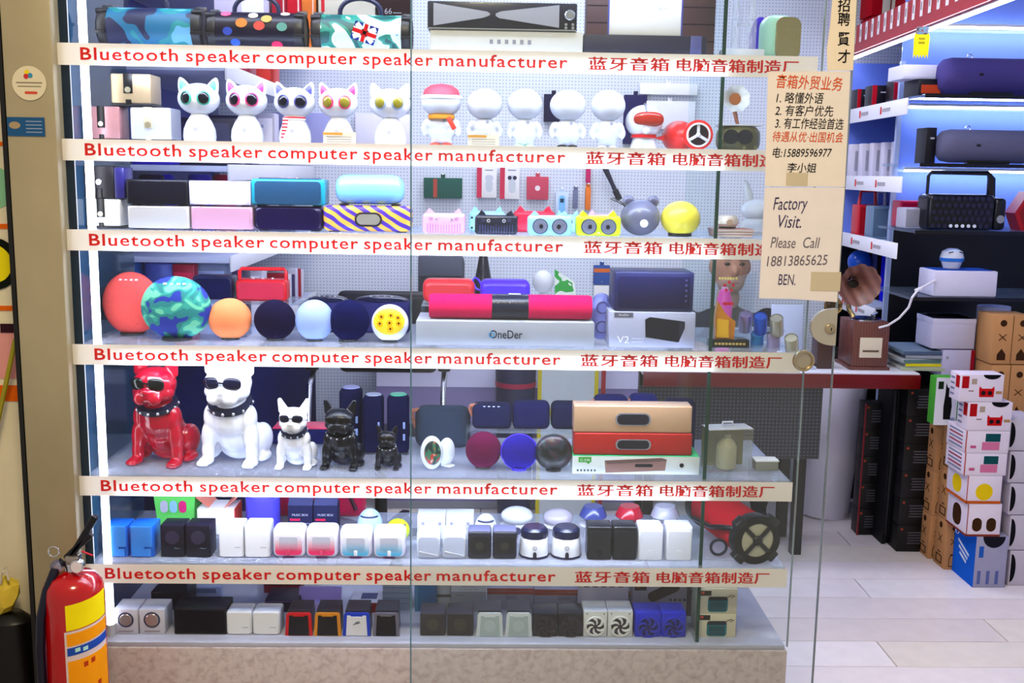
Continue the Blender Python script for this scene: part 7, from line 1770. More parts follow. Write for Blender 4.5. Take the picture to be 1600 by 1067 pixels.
def dk(t, w, h):
    prt(t, 'logo_dot', paper((0.45, 0.12, 0.08)), -w * 0.36, h * 0.84, 0.010, 0.010, r=0.004)
    for j in range(5): prt(t, 'print_line', paper((0.16, 0.16, 0.18)), w * 0.08, h * (0.72 - 0.10 * j), w * (0.5 - 0.06 * (j % 2)), 0.005)
stack('%s black carton with red edge in the stack beside the white roll', 1339, 1368, 630, 836, 5, BC, 'black cartons with red edge', plastic((0.35, 0.01, 0.04)), 0.0, 0.08, dk)
stack('%s black carton with small print in the stack beside the kraft cartons', 1400, 1446, 607, 862, 6, BC, 'black cartons with small print', None, 0.0, 0.2, dk)
t, w, h = stand('black_cloth', 'black cloth bag hanging over cartons between the two black stacks', 'cloth', 1377, 1390, 596, 850)
pts = [(-w * 0.5, 0.0), (-w * 0.1, 0.0), (w * 0.25, 0.03), (w * 0.48, 0.05), (w * 0.5, h * 0.9), (w * 0.3, h), (-w * 0.35, h), (-w * 0.46, h * 0.8)]
ob('cloth', M().prism(pts, 0.16), mat((0.007, 0.007, 0.014), 0.6, 0, 0.3, 12, 0.6), t)
ob('fold', M().tube([(-w * 0.2, -0.002, h * 0.95), (-w * 0.1, -0.006, h * 0.5), (-w * 0.16, -0.002, 0.04)], 0.008, 6), mat((0.012, 0.012, 0.02), 0.6), t)
KR = paper((0.60, 0.36, 0.19))
KD = paper((0.10, 0.05, 0.025))
def kd(t, w, h):
    x = -w / 2 - 0.0006          # the same print on the side face
    ob('round_print', M().cyl(0.012, 0.0008, n=16, rot=(0, -math.pi / 2, 0)), KD, t, (x, 0.05, h * 0.86))
    for s_ in (-1, 1): ob('cross_print', M().box(0.0008, 0.045, 0.003, (0, 0, 0), 0, (s_ * 0.8, 0, 0)), KD, t, (x, 0.05, h * 0.58))
    for a_, b_, c_, d_ in ((0.024, 0.076, 0.07, 0.09), (0.024, 0.030, 0.07, 0.24), (0.070, 0.076, 0.07, 0.24), (0.030, 0.070, 0.22, 0.24), (0.038, 0.062, 0.29, 0.31)):
        ob('drum_print', M().box(0.0008, b_ - a_, h * (d_ - c_), (0, (a_ + b_) / 2, h * (c_ + d_) / 2)), KD, t, (x, 0, 0))
    disc(t, 'round_print', KD, 0.0, h * 0.86, w * 0.16, 0.0008, n=16)
    for s_ in (-1, 1): ob('cross_print', M().box(w * 0.5, 0.0008, 0.003, (0, -0.0004, h * 0.58), 0, (0, s_ * 0.7, 0)), KD, t)
    pr = ob('drum_print', M().prism([(-w * 0.24, h * 0.06), (w * 0.24, h * 0.06), (w * 0.24, h * 0.22), (w * 0.15, h * 0.32), (-w * 0.15, h * 0.32), (-w * 0.24, h * 0.22)], 0.0006, (0, -0.0006, 0)), KD, t)
    ob('drum_fill', M().prism([(-w * 0.20, h * 0.08), (w * 0.20, h * 0.08), (w * 0.20, h * 0.21), (w * 0.13, h * 0.29), (-w * 0.13, h * 0.29), (-w * 0.20, h * 0.21)], 0.0004, (0, -0.0009, 0)), KR, pr)
stack('%s kraft carton of the column beside the black stack', 1449, 1473, 668, 873, 3, KR, 'kraft cartons with drum print', None, 0.0, 0.1, kd)
stack('%s kraft carton of the column beside the blue carton', 1474, 1500, 662, 890, 3, KR, 'kraft cartons with drum print', None, 0.0, 0.1, kd)
# column of printed cartons, bottom to top
p = onz(1528, 918, 0.0); YC = p.y
def sp(t, name, c, w, y, z, d, h, r=0.0):
    """print on the left side face: centre y (depth), z"""
    if r: me = M().prism(rrect(d, h, r), 0.0008, rot=(0, 0, -math.pi / 2)).mesh(name)
    else: me = M().box(0.0008, d, h, (0, 0, 0)).mesh(name)
    return ob(name, me, paper(c), t, (-w / 2 - 0.0006, y, z))
def d_blue(t, w, h):
    s_ = sp(t, 'blue_face', (0.02, 0.20, 0.70), w, 0.095, h * 0.5, 0.19, h)
    for k in range(3): ob('print_line', M().box(0.0006, 0.10 - 0.02 * k, 0.010, (-0.0008, 0, h * (0.12 - 0.10 * k)), 0, (0.35, 0, 0)), paper((0.7, 0.78, 0.9)), s_)
    ob('logo_ring', M().tube([(-0.001, 0.06 + 0.014 * math.cos(2 * math.pi * k / 16), h * 0.36 + 0.014 * math.sin(2 * math.pi * k / 16)) for k in range(16)], 0.002, 5, True), paper((0.7, 0.78, 0.9)), s_)
    ob('dark_arc', M().prism([(w * 0.05 + w * 0.35 * math.cos(a), h - h * 0.22 * math.sin(a)) for a in [math.pi * k / 10 for k in range(11)]], 0.0008, (0, -0.0008, 0)), paper((0.03, 0.03, 0.05)), t)
    for k in range(3): prt(t, 'print_block', paper((0.18, 0.22, 0.45)), w * (-0.34 + 0.28 * k), h * 0.2, w * 0.10, h * 0.26)
    prt(t, 'print_block', paper((0.05, 0.18, 0.55)), -w * 0.32, h * 0.7, w * 0.14, h * 0.22)
def d_bear(t, w, h):
    BR = (0.10, 0.05, 0.02)
    prt(t, 'edge_band', paper((0.30, 0.08, 0.05)), 0, h * 0.03, w, h * 0.06); prt(t, 'edge_post', paper((0.40, 0.08, 0.06)), -w * 0.49, h * 0.5, w * 0.025, h)
    for x in (-0.2, 0.22): prt(t, 'brown_oval', paper(BR), w * x, h * 0.36, w * 0.28, h * 0.42, r=0.018)
    sp(t, 'brown_oval', BR, w, 0.085, h * 0.48, 0.07, h * 0.66, 0.03); sp(t, 'edge_band', (0.30, 0.08, 0.05), w, 0.085, h * 0.03, 0.17, h * 0.06)
def d_duck(t, w, h):
    prt(t, 'edge_band', paper((0.60, 0.18, 0.04)), 0, h * 0.05, w, h * 0.10); prt(t, 'edge_post', paper((0.5, 0.1, 0.05)), -w * 0.49, h * 0.5, w * 0.025, h)
    disc(t, 'yellow_circle', paper((0.80, 0.62, 0.02)), w * 0.0, h * 0.42, h * 0.30, 0.0008)
    sp(t, 'yellow_circle', (0.80, 0.62, 0.02), w, 0.085, h * 0.52, 0.075, h * 0.62, 0.03); sp(t, 'edge_band', (0.60, 0.18, 0.04), w, 0.085, h * 0.05, 0.17, h * 0.10)
def d_pink(t, w, h):
    prt(t, 'teal_square', paper((0.02, 0.14, 0.16)), w * 0.12, h * 0.70, w * 0.34, h * 0.36); prt(t, 'pink_square', paper((0.68, 0.26, 0.42)), w * 0.08, h * 0.32, w * 0.40, h * 0.36)
    prt(t, 'pink_mark', paper((0.6, 0.16, 0.32)), -w * 0.32, h * 0.28, w * 0.13, h * 0.12); prt(t, 'edge_post', paper((0.5, 0.1, 0.06)), -w * 0.49, h * 0.5, w * 0.025, h)
    for k in range(5): sp(t, 'print_line', (0.45, 0.12, 0.18) if k % 2 else (0.3, 0.32, 0.45), w, 0.08, h * (0.85 - 0.17 * k), 0.11, h * 0.07)
def d_red(t, w, h):
    prt(t, 'red_panel', paper((0.50, 0.02, 0.03)), -w * 0.38, h * 0.72, w * 0.16, h * 0.44)
    r_ = ob('radio_print', M().prism([(-0.026, 0), (0.026, 0), (0.028, 0.028), (0.026, 0.040), (0.018, 0.031), (-0.018, 0.031), (-0.026, 0.040), (-0.028, 0.028)], 0.0008, (0, -0.0008, 0)), paper((0.60, 0.02, 0.03)), t, (w * 0.12, 0, h * 0.18))
    for q in (-1, 1): disc(r_, 'dark_circle', paper((0.05, 0.02, 0.03)), q * 0.012, 0.015, 0.008, 0.0006, -0.0008)
    ob('dark_arc', M().prism([(w * 0.22 + w * 0.2 * math.cos(a), h - h * 0.17 * math.sin(a)) for a in [math.pi * k / 8 for k in range(9)]], 0.0008, (0, -0.0008, 0)), paper((0.02, 0.02, 0.03)), t)
    prt(t, 'tan_mark', paper((0.5, 0.34, 0.2)), w * 0.40, h * 0.35, w * 0.14, h * 0.10); prt(t, 'print_line', paper((0.4, 0.3, 0.3)), -w * 0.24, h * 0.4, w * 0.12, h * 0.04)
    prt(t, 'tan_mark', paper((0.5, 0.42, 0.36)), -w * 0.18, h * 0.75, w * 0.12, h * 0.2)
    sp(t, 'red_panel', (0.50, 0.02, 0.03), w, 0.02, h * 0.72, 0.03, h * 0.44)
    for k in range(4): sp(t, 'print_line', (0.3, 0.32, 0.45), w, 0.06, h * (0.8 - 0.2 * k), 0.03, h * 0.07)
WC = (0.78, 0.72, 0.82)
CD = ((1523, 1573, 838, 918, (0.44, 0.44, 0.58), d_blue, 0.19, 'blue and grey carton at the foot of the printed column'),
      (1511, 1564, 787, 839, WC, d_bear, 0.17, 'white carton with brown ovals, above the blue one'),
      (1511, 1565, 743, 786, WC, d_duck, 0.17, 'white carton with yellow circles, above the brown ovals'),
      (1507, 1573, 708, 742, WC, d_pink, 0.16, 'white carton with teal and pink squares, the lower of two'),
      (1509, 1577, 673, 707, WC, d_pink, 0.16, 'white carton with teal and pink squares, the upper of two'),
      (1512, 1581, 628, 672, WC, d_red, 0.085, 'white carton with a red radio picture, the lower of two'),
      (1500, 1568, 585, 627, WC, d_red, 0.085, 'white carton with a red radio picture, the topmost of the column'))
zc = 0.0
for x0, x1, y0, y1, c_, de, dp, lab in CD:
    t, w, h = place('printed_carton', lab, 'carton', x0, x1, y0, y1, YC, 'column of printed cartons')
    top = t.location.z + h; t.location.z = zc; h = top - zc
    ob('box', bx(w, dp, h - 0.001, 0.0015), paper(c_), t)
    de(t, w, h - 0.001)
    zc = top
t, w, h = place('cat_carton', 'white and green carton with a black cat picture on the kraft stacks', 'carton', 1461, 1498, 590, 664, YC + 0.17)
ob('box', bx(w, 0.06, h, 0.0015), paper((0.12, 0.42, 0.08)), t)
prt(t, 'white_face', paper((0.74, 0.74, 0.80)), -w * 0.03, h * 0.5, w * 0.94, h)
prt(t, 'logo_patch', paper((0.03, 0.06, 0.03)), -w * 0.30, h * 0.84, w * 0.22, h * 0.16, -0.0014)
ob('cat_print', M().prism([(-0.012, 0), (0.014, 0), (0.018, 0.05), (0.012, 0.10), (0.015, 0.135), (0.008, 0.122), (-0.002, 0.122), (-0.009, 0.14), (-0.010, 0.10), (-0.014, 0.05)], 0.0008, (0, -0.0016, 0)), paper((0.02, 0.02, 0.02)), t, (w * 0.02, 0, h * 0.12))
for k in range(3): ob('print_line', bx(w * 0.2, 0.0006, 0.003), paper((0.15, 0.25, 0.5)), t, (w * 0.28, -0.0014, h * (0.08 + 0.03 * k)))
# column of white cartons at the frame edge
zc = 0
for k, (y0, y1) in enumerate(((860, 915), (805, 859), (755, 804), (705, 754), (655, 704))):
    t, w, h = place('edge_carton', 'white carton with black curve at the edge of the picture, number %s from the floor' % ['one', 'two', 'three', 'four', 'five'][k], 'carton', 1577, 1625, y0, y1, YC + 0.02, 'white cartons at the picture edge')
    if k == 0: pass
    ob('box', bx(w, 0.15, h - 0.001, 0.0015), paper((0.60, 0.57, 0.66)), t)
    ob('dark_arc', M().prism([(-w * 0.46 + w * 0.16 * math.sin(a), h * 0.5 + h * 0.4 * math.cos(a)) for a in [math.pi * j / 10 for j in range(11)]], 0.0008, (0, -0.0008, 0)), paper((0.02, 0.02, 0.03)), t)
    prt(t, 'print_line', paper((0.4, 0.3, 0.35)), w * 0.2, h * 0.3, w * 0.3, h * 0.08)
# kraft cartons, upper right, standing on a white pack and the back row
def upright(label, x0, x1, y0, y1, Y, n, deco=kd):
    t, w, h = place('kraft_carton', label, 'carton', x0, x1, y0, y1, Y, 'kraft cartons beside the glass shelving')
    ob('box', bx(w, 0.14, h - 0.001, 0.002), KR, t)
    k_ = w / n
    for j in range(n):
        x = -w / 2 + k_ * (j + 0.5)
        disc(t, 'round_print', KD, x, h * 0.84, k_ * 0.17, 0.0008, n=16)
        for s_ in (-1, 1): ob('cross_print', M().box(k_ * 0.5, 0.0008, 0.003, (x, -0.0004, h * 0.55), 0, (0, s_ * 0.7, 0)), KD, t)
        ob('drum_print', M().prism([(x - k_ * 0.22, h * 0.08), (x + k_ * 0.22, h * 0.08), (x + k_ * 0.22, h * 0.2), (x, h * 0.32), (x - k_ * 0.22, h * 0.2)], 0.0006, (0, -0.0006, 0)), KD, t)
        if j: prt(t, 'seam', KD, -w / 2 + k_ * j, h * 0.5, 0.002, h)
YK = YC + 0.22
upright('kraft double carton under the upper one beside the glass shelving', 1546, 1605, 570, 665, YK, 2)
upright('kraft double carton standing highest beside the glass shelving', 1551, 1612, 493, 569, YK, 2)
t, w, h = place('kraft_base_carton', 'plain kraft carton carrying the kraft double cartons', 'carton', 1546, 1605, 666, 900, YK)
h += t.location.z; t.location.z = 0; h = at(1575, 666, YK).z
ob('box', bx(w, 0.14, h - 0.002, 0.002), KR, t); prt(t, 'tape', paper((0.5, 0.38, 0.2)), 0, h * 0.9, w * 0.2, h * 0.2)
# white boxes under the glass shelf
t, w, h = place('white_box', 'white box on cartons under the glass shelf with the cable', 'box', 1457, 1524, 498, 545, YC + 0.34)
ob('box', bx(w, 0.16, h, 0.002), paper((0.60, 0.58, 0.72)), t); ob('lid', bx(w * 1.01, 0.162, 0.02, 0.001), paper((0.66, 0.64, 0.78)), t, (0, -0.001, h - 0.02))
zt = t.location.z
t, w, h = place('white_box', 'white and red box below the plain white box', 'box', 1472, 1522, 547, 590, YC + 0.34)
ob('box', bx(w, 0.16, h, 0.002), paper((0.58, 0.56, 0.74)), t); prt(t, 'red_side', paper((0.4, 0.02, 0.05)), w * 0.44, h * 0.5, w * 0.12, h)
zb = t.location.z
t, w, h = place('dark_pedestal', 'tall black carton pedestal carrying the white boxes', 'carton', 1480, 1526, 592, 800, YC + 0.36)
t.location.z = 0; ob('box', bx(w, 0.18, zb - 0.001, 0.002), BC, t); prt(t, 'orange_edge', paper((0.6, 0.10, 0.02)), -w * 0.48, zb - 0.08, 0.008, 0.15)
t, w, h = place('upright_roll', 'grey white foam roll standing behind the kraft cartons', 'roll', 1522, 1570, 478, 640, YC + 0.46)
t.location.z = 0; h = at(1545, 478, YC + 0.46).z
ob('roll', M().lathe([(0, 0), (w * 0.5, 0), (w * 0.5, h), (w * 0.42, h), (w * 0.40, h - 0.02), (0, h - 0.02)], 28), mat((0.50, 0.50, 0.66), 0.6, 0, 0.1, 120), t)
ob('band', M().cyl(w * 0.505, 0.03, (0, 0, h * 0.6), 28), plastic((0.45, 0.46, 0.6)), t)

# ---- glass shelving on the right: near unit facing the door and far unit along the wall
NY0, NY1 = 1.50, 1.88
nx0 = 1.615; nx1 = 2.45
NZ = [at(1500, 148, NY0).z, at(1500, 256, NY0).z, at(1500, 361, NY0).z, at(1500, 465, NY0).z]
t = thing('glass_shelving', 'glass shelving with black edges lit from above beside the doorway', 'shelving', ((nx0 + nx1) / 2, (NY0 + NY1) / 2, 0))
CX = t.location.x; CY = t.location.y
GS = glass_mat((0.80, 0.88, 0.96), 1.35, 0, 0.10, (0.5, 0.6, 0.8))
for z in NZ:
    s_ = ob('shelf_pane', M().box(nx1 - nx0, NY1 - NY0, 0.010, (0, 0, z - 0.005)), GS, t)
    ob('black_edge', M().box(nx1 - nx0, 0.006, 0.014, (0, NY0 - CY - 0.003, z - 0.006)), plastic((0.006, 0.008, 0.03), 0.15), s_)
for x in (nx0 + 0.05, nx1 - 0.03):
    ob('post', M().box(0.018, 0.018, 1.96, (x - CX, NY1 - CY - 0.01, 0.98)), plastic((0.45, 0.52, 0.72)), t)
ob('back_pane', M().box(nx1 - nx0 - 0.06, 0.006, 1.10, (0.02, NY1 - CY + 0.006, NZ[2] + 0.55)), plastic((0.30, 0.42, 0.90), 0.12), t)
ob('dark_back_panel', M().box(nx1 - nx0 - 0.06, 0.006, NZ[2] - 0.02, (0.02, NY1 - CY + 0.006, NZ[2] / 2 - 0.005)), mat((0.008, 0.010, 0.022), 0.4), t)
for k, z in enumerate([NZ[0] + 0.30, NZ[0] - 0.012, NZ[1] - 0.012]):
    tt = thing('strip_light', ['white strip light above the top barrel speaker', 'white strip light under the top glass shelf', 'white strip light under the second glass shelf'][k], 'lamp', (CX, NY1 - 0.05, z), 0, 'strip lights of the glass shelving')
    ob('strip_housing', M().box(nx1 - nx0 - 0.14, 0.02, 0.010, (0, 0, -0.005)), plastic((0.7, 0.72, 0.8)), tt)
    ob('strip_diffuser', M().box(nx1 - nx0 - 0.15, 0.018, 0.008, (0, 0, -0.014)), emit_mat((0.70, 0.78, 1.0), SHELF_LED), tt)
def big_barrel(label, x0, x1, yt, yb, z, col):
    Y = NY0 + 0.03
    a = at(x0, (yt + yb) / 2, Y); b = at(x1, (yt + yb) / 2, Y)
    r = (at(1540, yt, Y).z - at(1540, yb, Y).z) / 2; w = b.x - a.x
    t = thing('large_barrel_speaker', label, 'speaker', ((a.x + b.x) / 2, Y + r, z + 0.001), 0, 'large grey barrel speakers on the glass shelving')
    ob('cloth_body', M().lathe([(0, 0), (r * 0.62, 0.004), (r * 0.9, 0.02), (r, 0.05), (r, w - 0.05), (r * 0.9, w - 0.02), (r * 0.62, w - 0.004), (0, w)], 36, (-w / 2, 0, r + 0.004), (0, math.pi / 2, 0)), fabric(col, 300), t)
    ob('foot_rail', bx(w * 0.42, 0.04, 0.016, 0.004), BLK, t, (0, -r * 0.55, 0.0))
    ob('logo_badge', M().box(0.016, 0.003, 0.010, (-w * 0.15, -r * 1.0, r * 1.1), 0.001), plastic((0.02, 0.02, 0.04)), t)
    ob('hang_ring', M().tube([(-w * 0.2 + 0.010 * math.cos(2 * math.pi * k / 12), 0, 2 * r + 0.008 + 0.010 * math.sin(2 * math.pi * k / 12)) for k in range(12)], 0.002, 6, True), CHROME, t)
    return t
big_barrel('large violet grey barrel speaker on the top glass shelf', 1477, 1640, 84, 144, NZ[0], (0.13, 0.11, 0.30))
t = big_barrel('large grey barrel speaker with black end on the second glass shelf', 1474, 1632, 201, 254, NZ[1], (0.20, 0.20, 0.30))
# honeycomb speaker with handle
Y = NY0 + 0.04
t, w, h = place('honeycomb_speaker', 'black speaker with honeycomb front and tall carrying handle', 'speaker', 1450, 1556, 304, 361, Y, None, 0.0)
t.location.z = NZ[2] + 0.001; h = at(1500, 304, Y).z - NZ[2]
ob('body', M().box(w, 0.12, h, (0, 0.06, h / 2), 0.02, seg=4), plastic((0.010, 0.010, 0.025), 0.3), t)
hexm = M().cyl(0.0095, 0.004, n=6, rot=(math.pi / 2, 0, 0)).mesh('hex')
HM = plastic((0.035, 0.035, 0.09), 0.3); PALE_CELL = plastic((0.75, 0.78, 0.9))  # paler plastic for part of the lowest row
for r_ in range(5):
    for c_ in range(10):
        x = w * (-0.42 + 0.088 * c_ + 0.044 * (r_ % 2)); z = h * (0.12 + 0.19 * r_)
        if x > w * 0.44: continue
        ob('honeycomb_cell', hexm, PALE_CELL if (r_ == 0 and 3 <= c_ <= 7) else HM, t, (x, 0.0, z), scale=(0.75, 1, 0.75) if (r_ == 0 and 3 <= c_ <= 7) else None)
hh = at(1500, 270, Y).z - NZ[2]
ob('handle', M().tube([(-w * 0.44, 0.06, h - 0.01), (-w * 0.44, 0.06, hh * 0.93), (-w * 0.40, 0.06, hh), (w * 0.44, 0.06, hh), (w * 0.50, 0.06, hh * 0.9), (w * 0.52, 0.06, h * 0.5)], [0.006, 0.007, 0.008, 0.010, 0.016, 0.018], 8), plastic((0.010, 0.010, 0.03), 0.3), t)
ob('side_pod', M().box(w * 0.18, 0.11, h * 0.9, (w * 0.58, 0.06, h * 0.46), 0.015, seg=3), plastic((0.010, 0.012, 0.03), 0.3), t)
disc(t, 'side_dial', plastic((0.35, 0.36, 0.42)), w * 0.58, h * 0.32, 0.015, 0.004, 0.004)
t, w, h = place('red_cushion', 'dark red wedge speaker beside the honeycomb one', 'speaker', 1586, 1625, 305, 350, NY0 + 0.08)
t.location.z = NZ[2] + 0.001; h = at(1600, 300, NY0 + 0.08).z - NZ[2]
ob('wedge', M().prism([(-w * 0.5, h * 0.45), (0, h), (w * 0.5, h), (w * 0.5, 0), (-w * 0.2, 0)], 0.08), mat((0.45, 0.005, 0.03), 0.4), t)
ob('mesh', M().prism([(-w * 0.3, h * 0.45), (0, h * 0.8), (w * 0.4, h * 0.8), (w * 0.4, 0.02), (-w * 0.1, 0.02)], 0.002, (0, -0.002, 0)), mat((0.3, 0.005, 0.02), 0.6, 0, 0.4, 300), t)
# tumbler gadget on white box
t, w, h = place('white_device_box', 'white box on the lowest glass shelf with a cable', 'box', 1459, 1558, 424, 465, NY0 + 0.03)
t.location.z = NZ[3] + 0.001; h = at(1508, 424, NY0 + 0.03).z - NZ[3]
ob('box', bx(w, 0.15, h, 0.004), paper((0.72, 0.70, 0.84)), t)
ob('blue_rim', bx(w * 0.9, 0.12, 0.002), paper((0.05, 0.15, 0.5)), t, (0, 0.015, h))
zt = NZ[3] + h + 0.004
t, w, h = place('tumbler_speaker', 'white rounded gadget with blue belt on the white box', 'speaker', 1477, 1513, 389, 424, NY0 + 0.08)
t.location.z = zt; h = at(1495, 389, NY0 + 0.08).z - zt
ob('body', M().lathe([(0, 0), (w * 0.34, 0), (w * 0.40, h * 0.2), (w * 0.5, h * 0.55), (w * 0.42, h * 0.85), (w * 0.2, h * 0.99), (0, h)], 28, (0, w * 0.5, 0)), plastic((0.82, 0.83, 0.92), 0.2), t)
ob('blue_belt', M().lathe([(w * 0.445, h * 0.34), (w * 0.49, h * 0.36), (w * 0.51, h * 0.52), (w * 0.46, h * 0.54)], 28, (0, w * 0.5, 0)), plastic((0.06, 0.30, 0.75)), t)
for q in (-1, 1): ob('slot', M().box(w * 0.22, 0.004, h * 0.05, (q * w * 0.22, w * 0.12, h * 0.82), 0.001, (0, q * 0.2, 0)), plastic((0.04, 0.04, 0.08)), t)
# cable
cp = [at(1462, 438, NY0 + 0.02), at(1448, 445, NY0 - 0.0), at(1435, 452, NY0 - 0.02), at(1425, 465, NY0 - 0.04), at(1420, 480, NY0 - 0.02), at(1405, 497, NY0), at(1388, 508, DYF + 0.05), at(1373, 512, DYF + 0.055)]
t = thing('white_cable', 'thin white cable with a switch hanging down to the gramophone', 'cable', cp[-1])
ob('wire', M().tube([c - cp[-1] for c in cp], 0.0045, 8), plastic((0.78, 0.76, 0.82)), t)
ob('inline_switch', M().box(0.03, 0.012, 0.012, cp[2] - cp[-1], 0.004, (0, -0.4, 0)), plastic((0.82, 0.8, 0.86)), t)

# far unit along the wall: white shelves with white price labels
FX = lambda Y: 1.645 - 0.06 * (2.5 - Y)
FY0, FY1 = 1.95, 2.46
fz = [1.785, 1.49, 1.235, 0.95]
t = thing('label_shelving', 'far wall shelving with white label rails behind the notices', 'shelving', (1.9, (FY0 + FY1) / 2, 0))
for k, z in enumerate(fz):
    m = M().add([(FX(FY0) - 1.9, FY0 - 2.205, z - 0.01), (0.55, FY0 - 2.205, z - 0.01), (0.55, FY1 - 2.205, z - 0.01), (FX(FY1) - 1.9, FY1 - 2.205, z - 0.01), (FX(FY0) - 1.9, FY0 - 2.205, z), (0.55, FY0 - 2.205, z), (0.55, FY1 - 2.205, z), (FX(FY1) - 1.9, FY1 - 2.205, z)], [[3, 2, 1, 0], [4, 5, 6, 7], [0, 1, 5, 4], [1, 2, 6, 5], [2, 3, 7, 6], [3, 0, 4, 7]])
    ob('shelf_board', m, plastic((0.6, 0.66, 0.85)), t)
    ra = at(1316 if k else 1325, [178, 268, 352, 445][k], FY1); 
    a = Vector((FX(1.58 if k < 3 else 1.8), 1.58 if k < 3 else 1.8, z)); b = Vector((FX(FY1), FY1, z)); d = (b - a); L = d.length
    rl = ob('label_rail', M().box(L, 0.006, 0.062, (0, 0, 0), 0.001), plastic((0.86, 0.86, 0.92)), t, ((a + b) / 2 - Vector((1.9, 2.205, 0)) + Vector((-0.006, 0, -0.02))), (0, 0, math.atan2(d.y, d.x)))
    for q in (-0.22, 0.12):
        ob('label_print', M().box(0.10, 0.002, 0.014, (q * L, 0.004, 0), 0), paper((0.5, 0.48, 0.52)), rl)
        ob('label_mark', M().box(0.014, 0.002, 0.03, (q * L + 0.07, 0.004, 0), 0), paper((0.7, 0.1, 0.1)), rl)
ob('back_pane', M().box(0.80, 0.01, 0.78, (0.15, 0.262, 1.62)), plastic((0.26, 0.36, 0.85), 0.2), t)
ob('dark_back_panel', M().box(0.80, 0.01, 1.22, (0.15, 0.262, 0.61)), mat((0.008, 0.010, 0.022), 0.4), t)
ob('side_wall', M().box(0.02, FY1 - 1.9, 1.4, (0.56, 0, 1.4)), plastic((0.4, 0.5, 0.85)), t)
# goods on the far unit
def goods_box(name, label, x0, x1, yt, Y, z, col, depth=0.09, cat='carton', group='goods on the far wall shelving', side=None, deco=None):
    X, w, h = fit(x0, x1, yt, Y, z)
    t = thing(name, label, cat, (X, Y, z + 0.002), 0, group)
    ob('box', bx(w, depth, h, 0.002), col, t)
    if side: ob('side_face', bx(w * 0.22, 0.003, h), side, t, (-w * 0.39, -0.003, 0))
    if deco: deco(t, w, h)
    return t, w, h
RD = mat((0.50, 0.005, 0.04), 0.35); BK = mat((0.012, 0.010, 0.03), 0.4)
logo = lambda t, w, h: prt(t, 'logo_line', paper((0.5, 0.5, 0.6)), w * 0.1, h * 0.7, w * 0.4, h * 0.05)
goods_box('red_black_carton', 'small red and black carton, farthest of three on the top rail', 1340, 1364, 140, 2.28, fz[0], BK, side=RD, deco=logo)
goods_box('red_black_carton', 'small red and black carton, middle of three on the top rail', 1363, 1396, 134, 2.10, fz[0], BK, side=RD, deco=logo)
goods_box('red_black_carton', 'red and black carton, nearest of three on the top rail', 1397, 1436, 126, 1.97, fz[0], BK, side=RD, deco=logo)
t, w, h = goods_box('orange_black_carton', 'black carton with an orange panel beside the top barrel speaker', 1436, 1474, 124, 1.60, NZ[0], BK, 0.15)
prt(t, 'orange_panel', paper((0.60, 0.12, 0.05)), 0, h * 0.4, w * 0.8, h * 0.5)
t, w, h = goods_box('flat_white_carton', 'flat white carton lying on the orange and black one', 1412, 1476, 102, 1.62, NZ[0] + h + 0.001, paper((0.78, 0.78, 0.9)), 0.16); prt(t, 'edge', paper((0.6, 0.6, 0.75)), 0, h * 0.1, w, h * 0.1)
for k in range(5):
    goods_box('slim_white_carton', 'slim white carton on the second rail, %s' % ['nearest the notices', 'second from the notices', 'middle of five', 'fourth from the notices', 'beside the tall pale carton'][k], 1331 + 17 * k, 1347 + 17 * k, 226 - k, 2.35 - 0.07 * k, fz[1], paper((0.72, 0.70, 0.80)), 0.05, group='slim white cartons on the second rail', deco=lambda t, w, h: prt(t, 'wave_print', paper((0.45, 0.45, 0.55)), 0, h * 0.5, w * 0.3, h * 0.6, r=0.004))
goods_box('pale_carton', 'tall pale carton with mint edge on the second rail', 1415, 1450, 200, 1.92, fz[1] + 0.0, paper((0.72, 0.74, 0.82)), 0.06, deco=lambda t, w, h: prt(t, 'mint_edge', paper((0.25, 0.62, 0.55)), -w * 0.4, h * 0.75, w * 0.2, h * 0.5))
goods_box('black_box', 'narrow black box beside the second barrel speaker', 1448, 1464, 200, 1.60, NZ[1], BK, 0.1, deco=logo)
def lunch(label, x0, x1, yt, Y, z, col, handle=True):
    X, w, h = fit(x0, x1, yt, Y, z)
    t = thing('handle_cube_speaker', label, 'speaker', (X, Y, z + 0.0005), 0.0, 'coloured handle speakers on the third rail')
    hb = h * (0.70 if handle else 1.0)
    ob('body', bx(w, 0.09, hb, 0.006, 3), plastic(col), t)
    ob('cloth_front', bx(w * 0.86, 0.003, hb * 0.84, 0.001), mat(tuple(c * 0.7 for c in col), 0.7, 0, 0.3, 300), t, (0, -0.002, hb * 0.08))
    if handle: ob('handle', M().tube([(-w * 0.36, 0.045, hb - 0.004), (-w * 0.30, 0.045, h), (w * 0.30, 0.045, h), (w * 0.36, 0.045, hb - 0.004)], 0.008, 8), plastic(col), t)
lunch('red cube speaker with carrying handle on the third rail', 1343, 1380, 299, 2.20, fz[2], (0.62, 0.03, 0.07))
lunch('white cube speaker with carrying handle on the third rail', 1372, 1392, 301, 2.28, fz[2], (0.65, 0.66, 0.85))
lunch('blue cube speaker with carrying handle on the third rail', 1392, 1416, 300, 2.28, fz[2], (0.10, 0.16, 0.70))
lunch('steel blue flat speaker on the third rail', 1364, 1390, 322, 2.00, fz[2], (0.22, 0.32, 0.45), False)
lunch('pale blue flat speaker on the third rail', 1396, 1417, 328, 1.94, fz[2], (0.55, 0.60, 0.80), False)
lunch('grey white flat speaker beside the honeycomb speaker', 1414, 1447, 325, 1.62, NZ[2], (0.50, 0.50, 0.60), False)
lunch('crimson flat speaker behind the grey white one', 1407, 1450, 314, 1.76, NZ[2], (0.55, 0.01, 0.12), False)
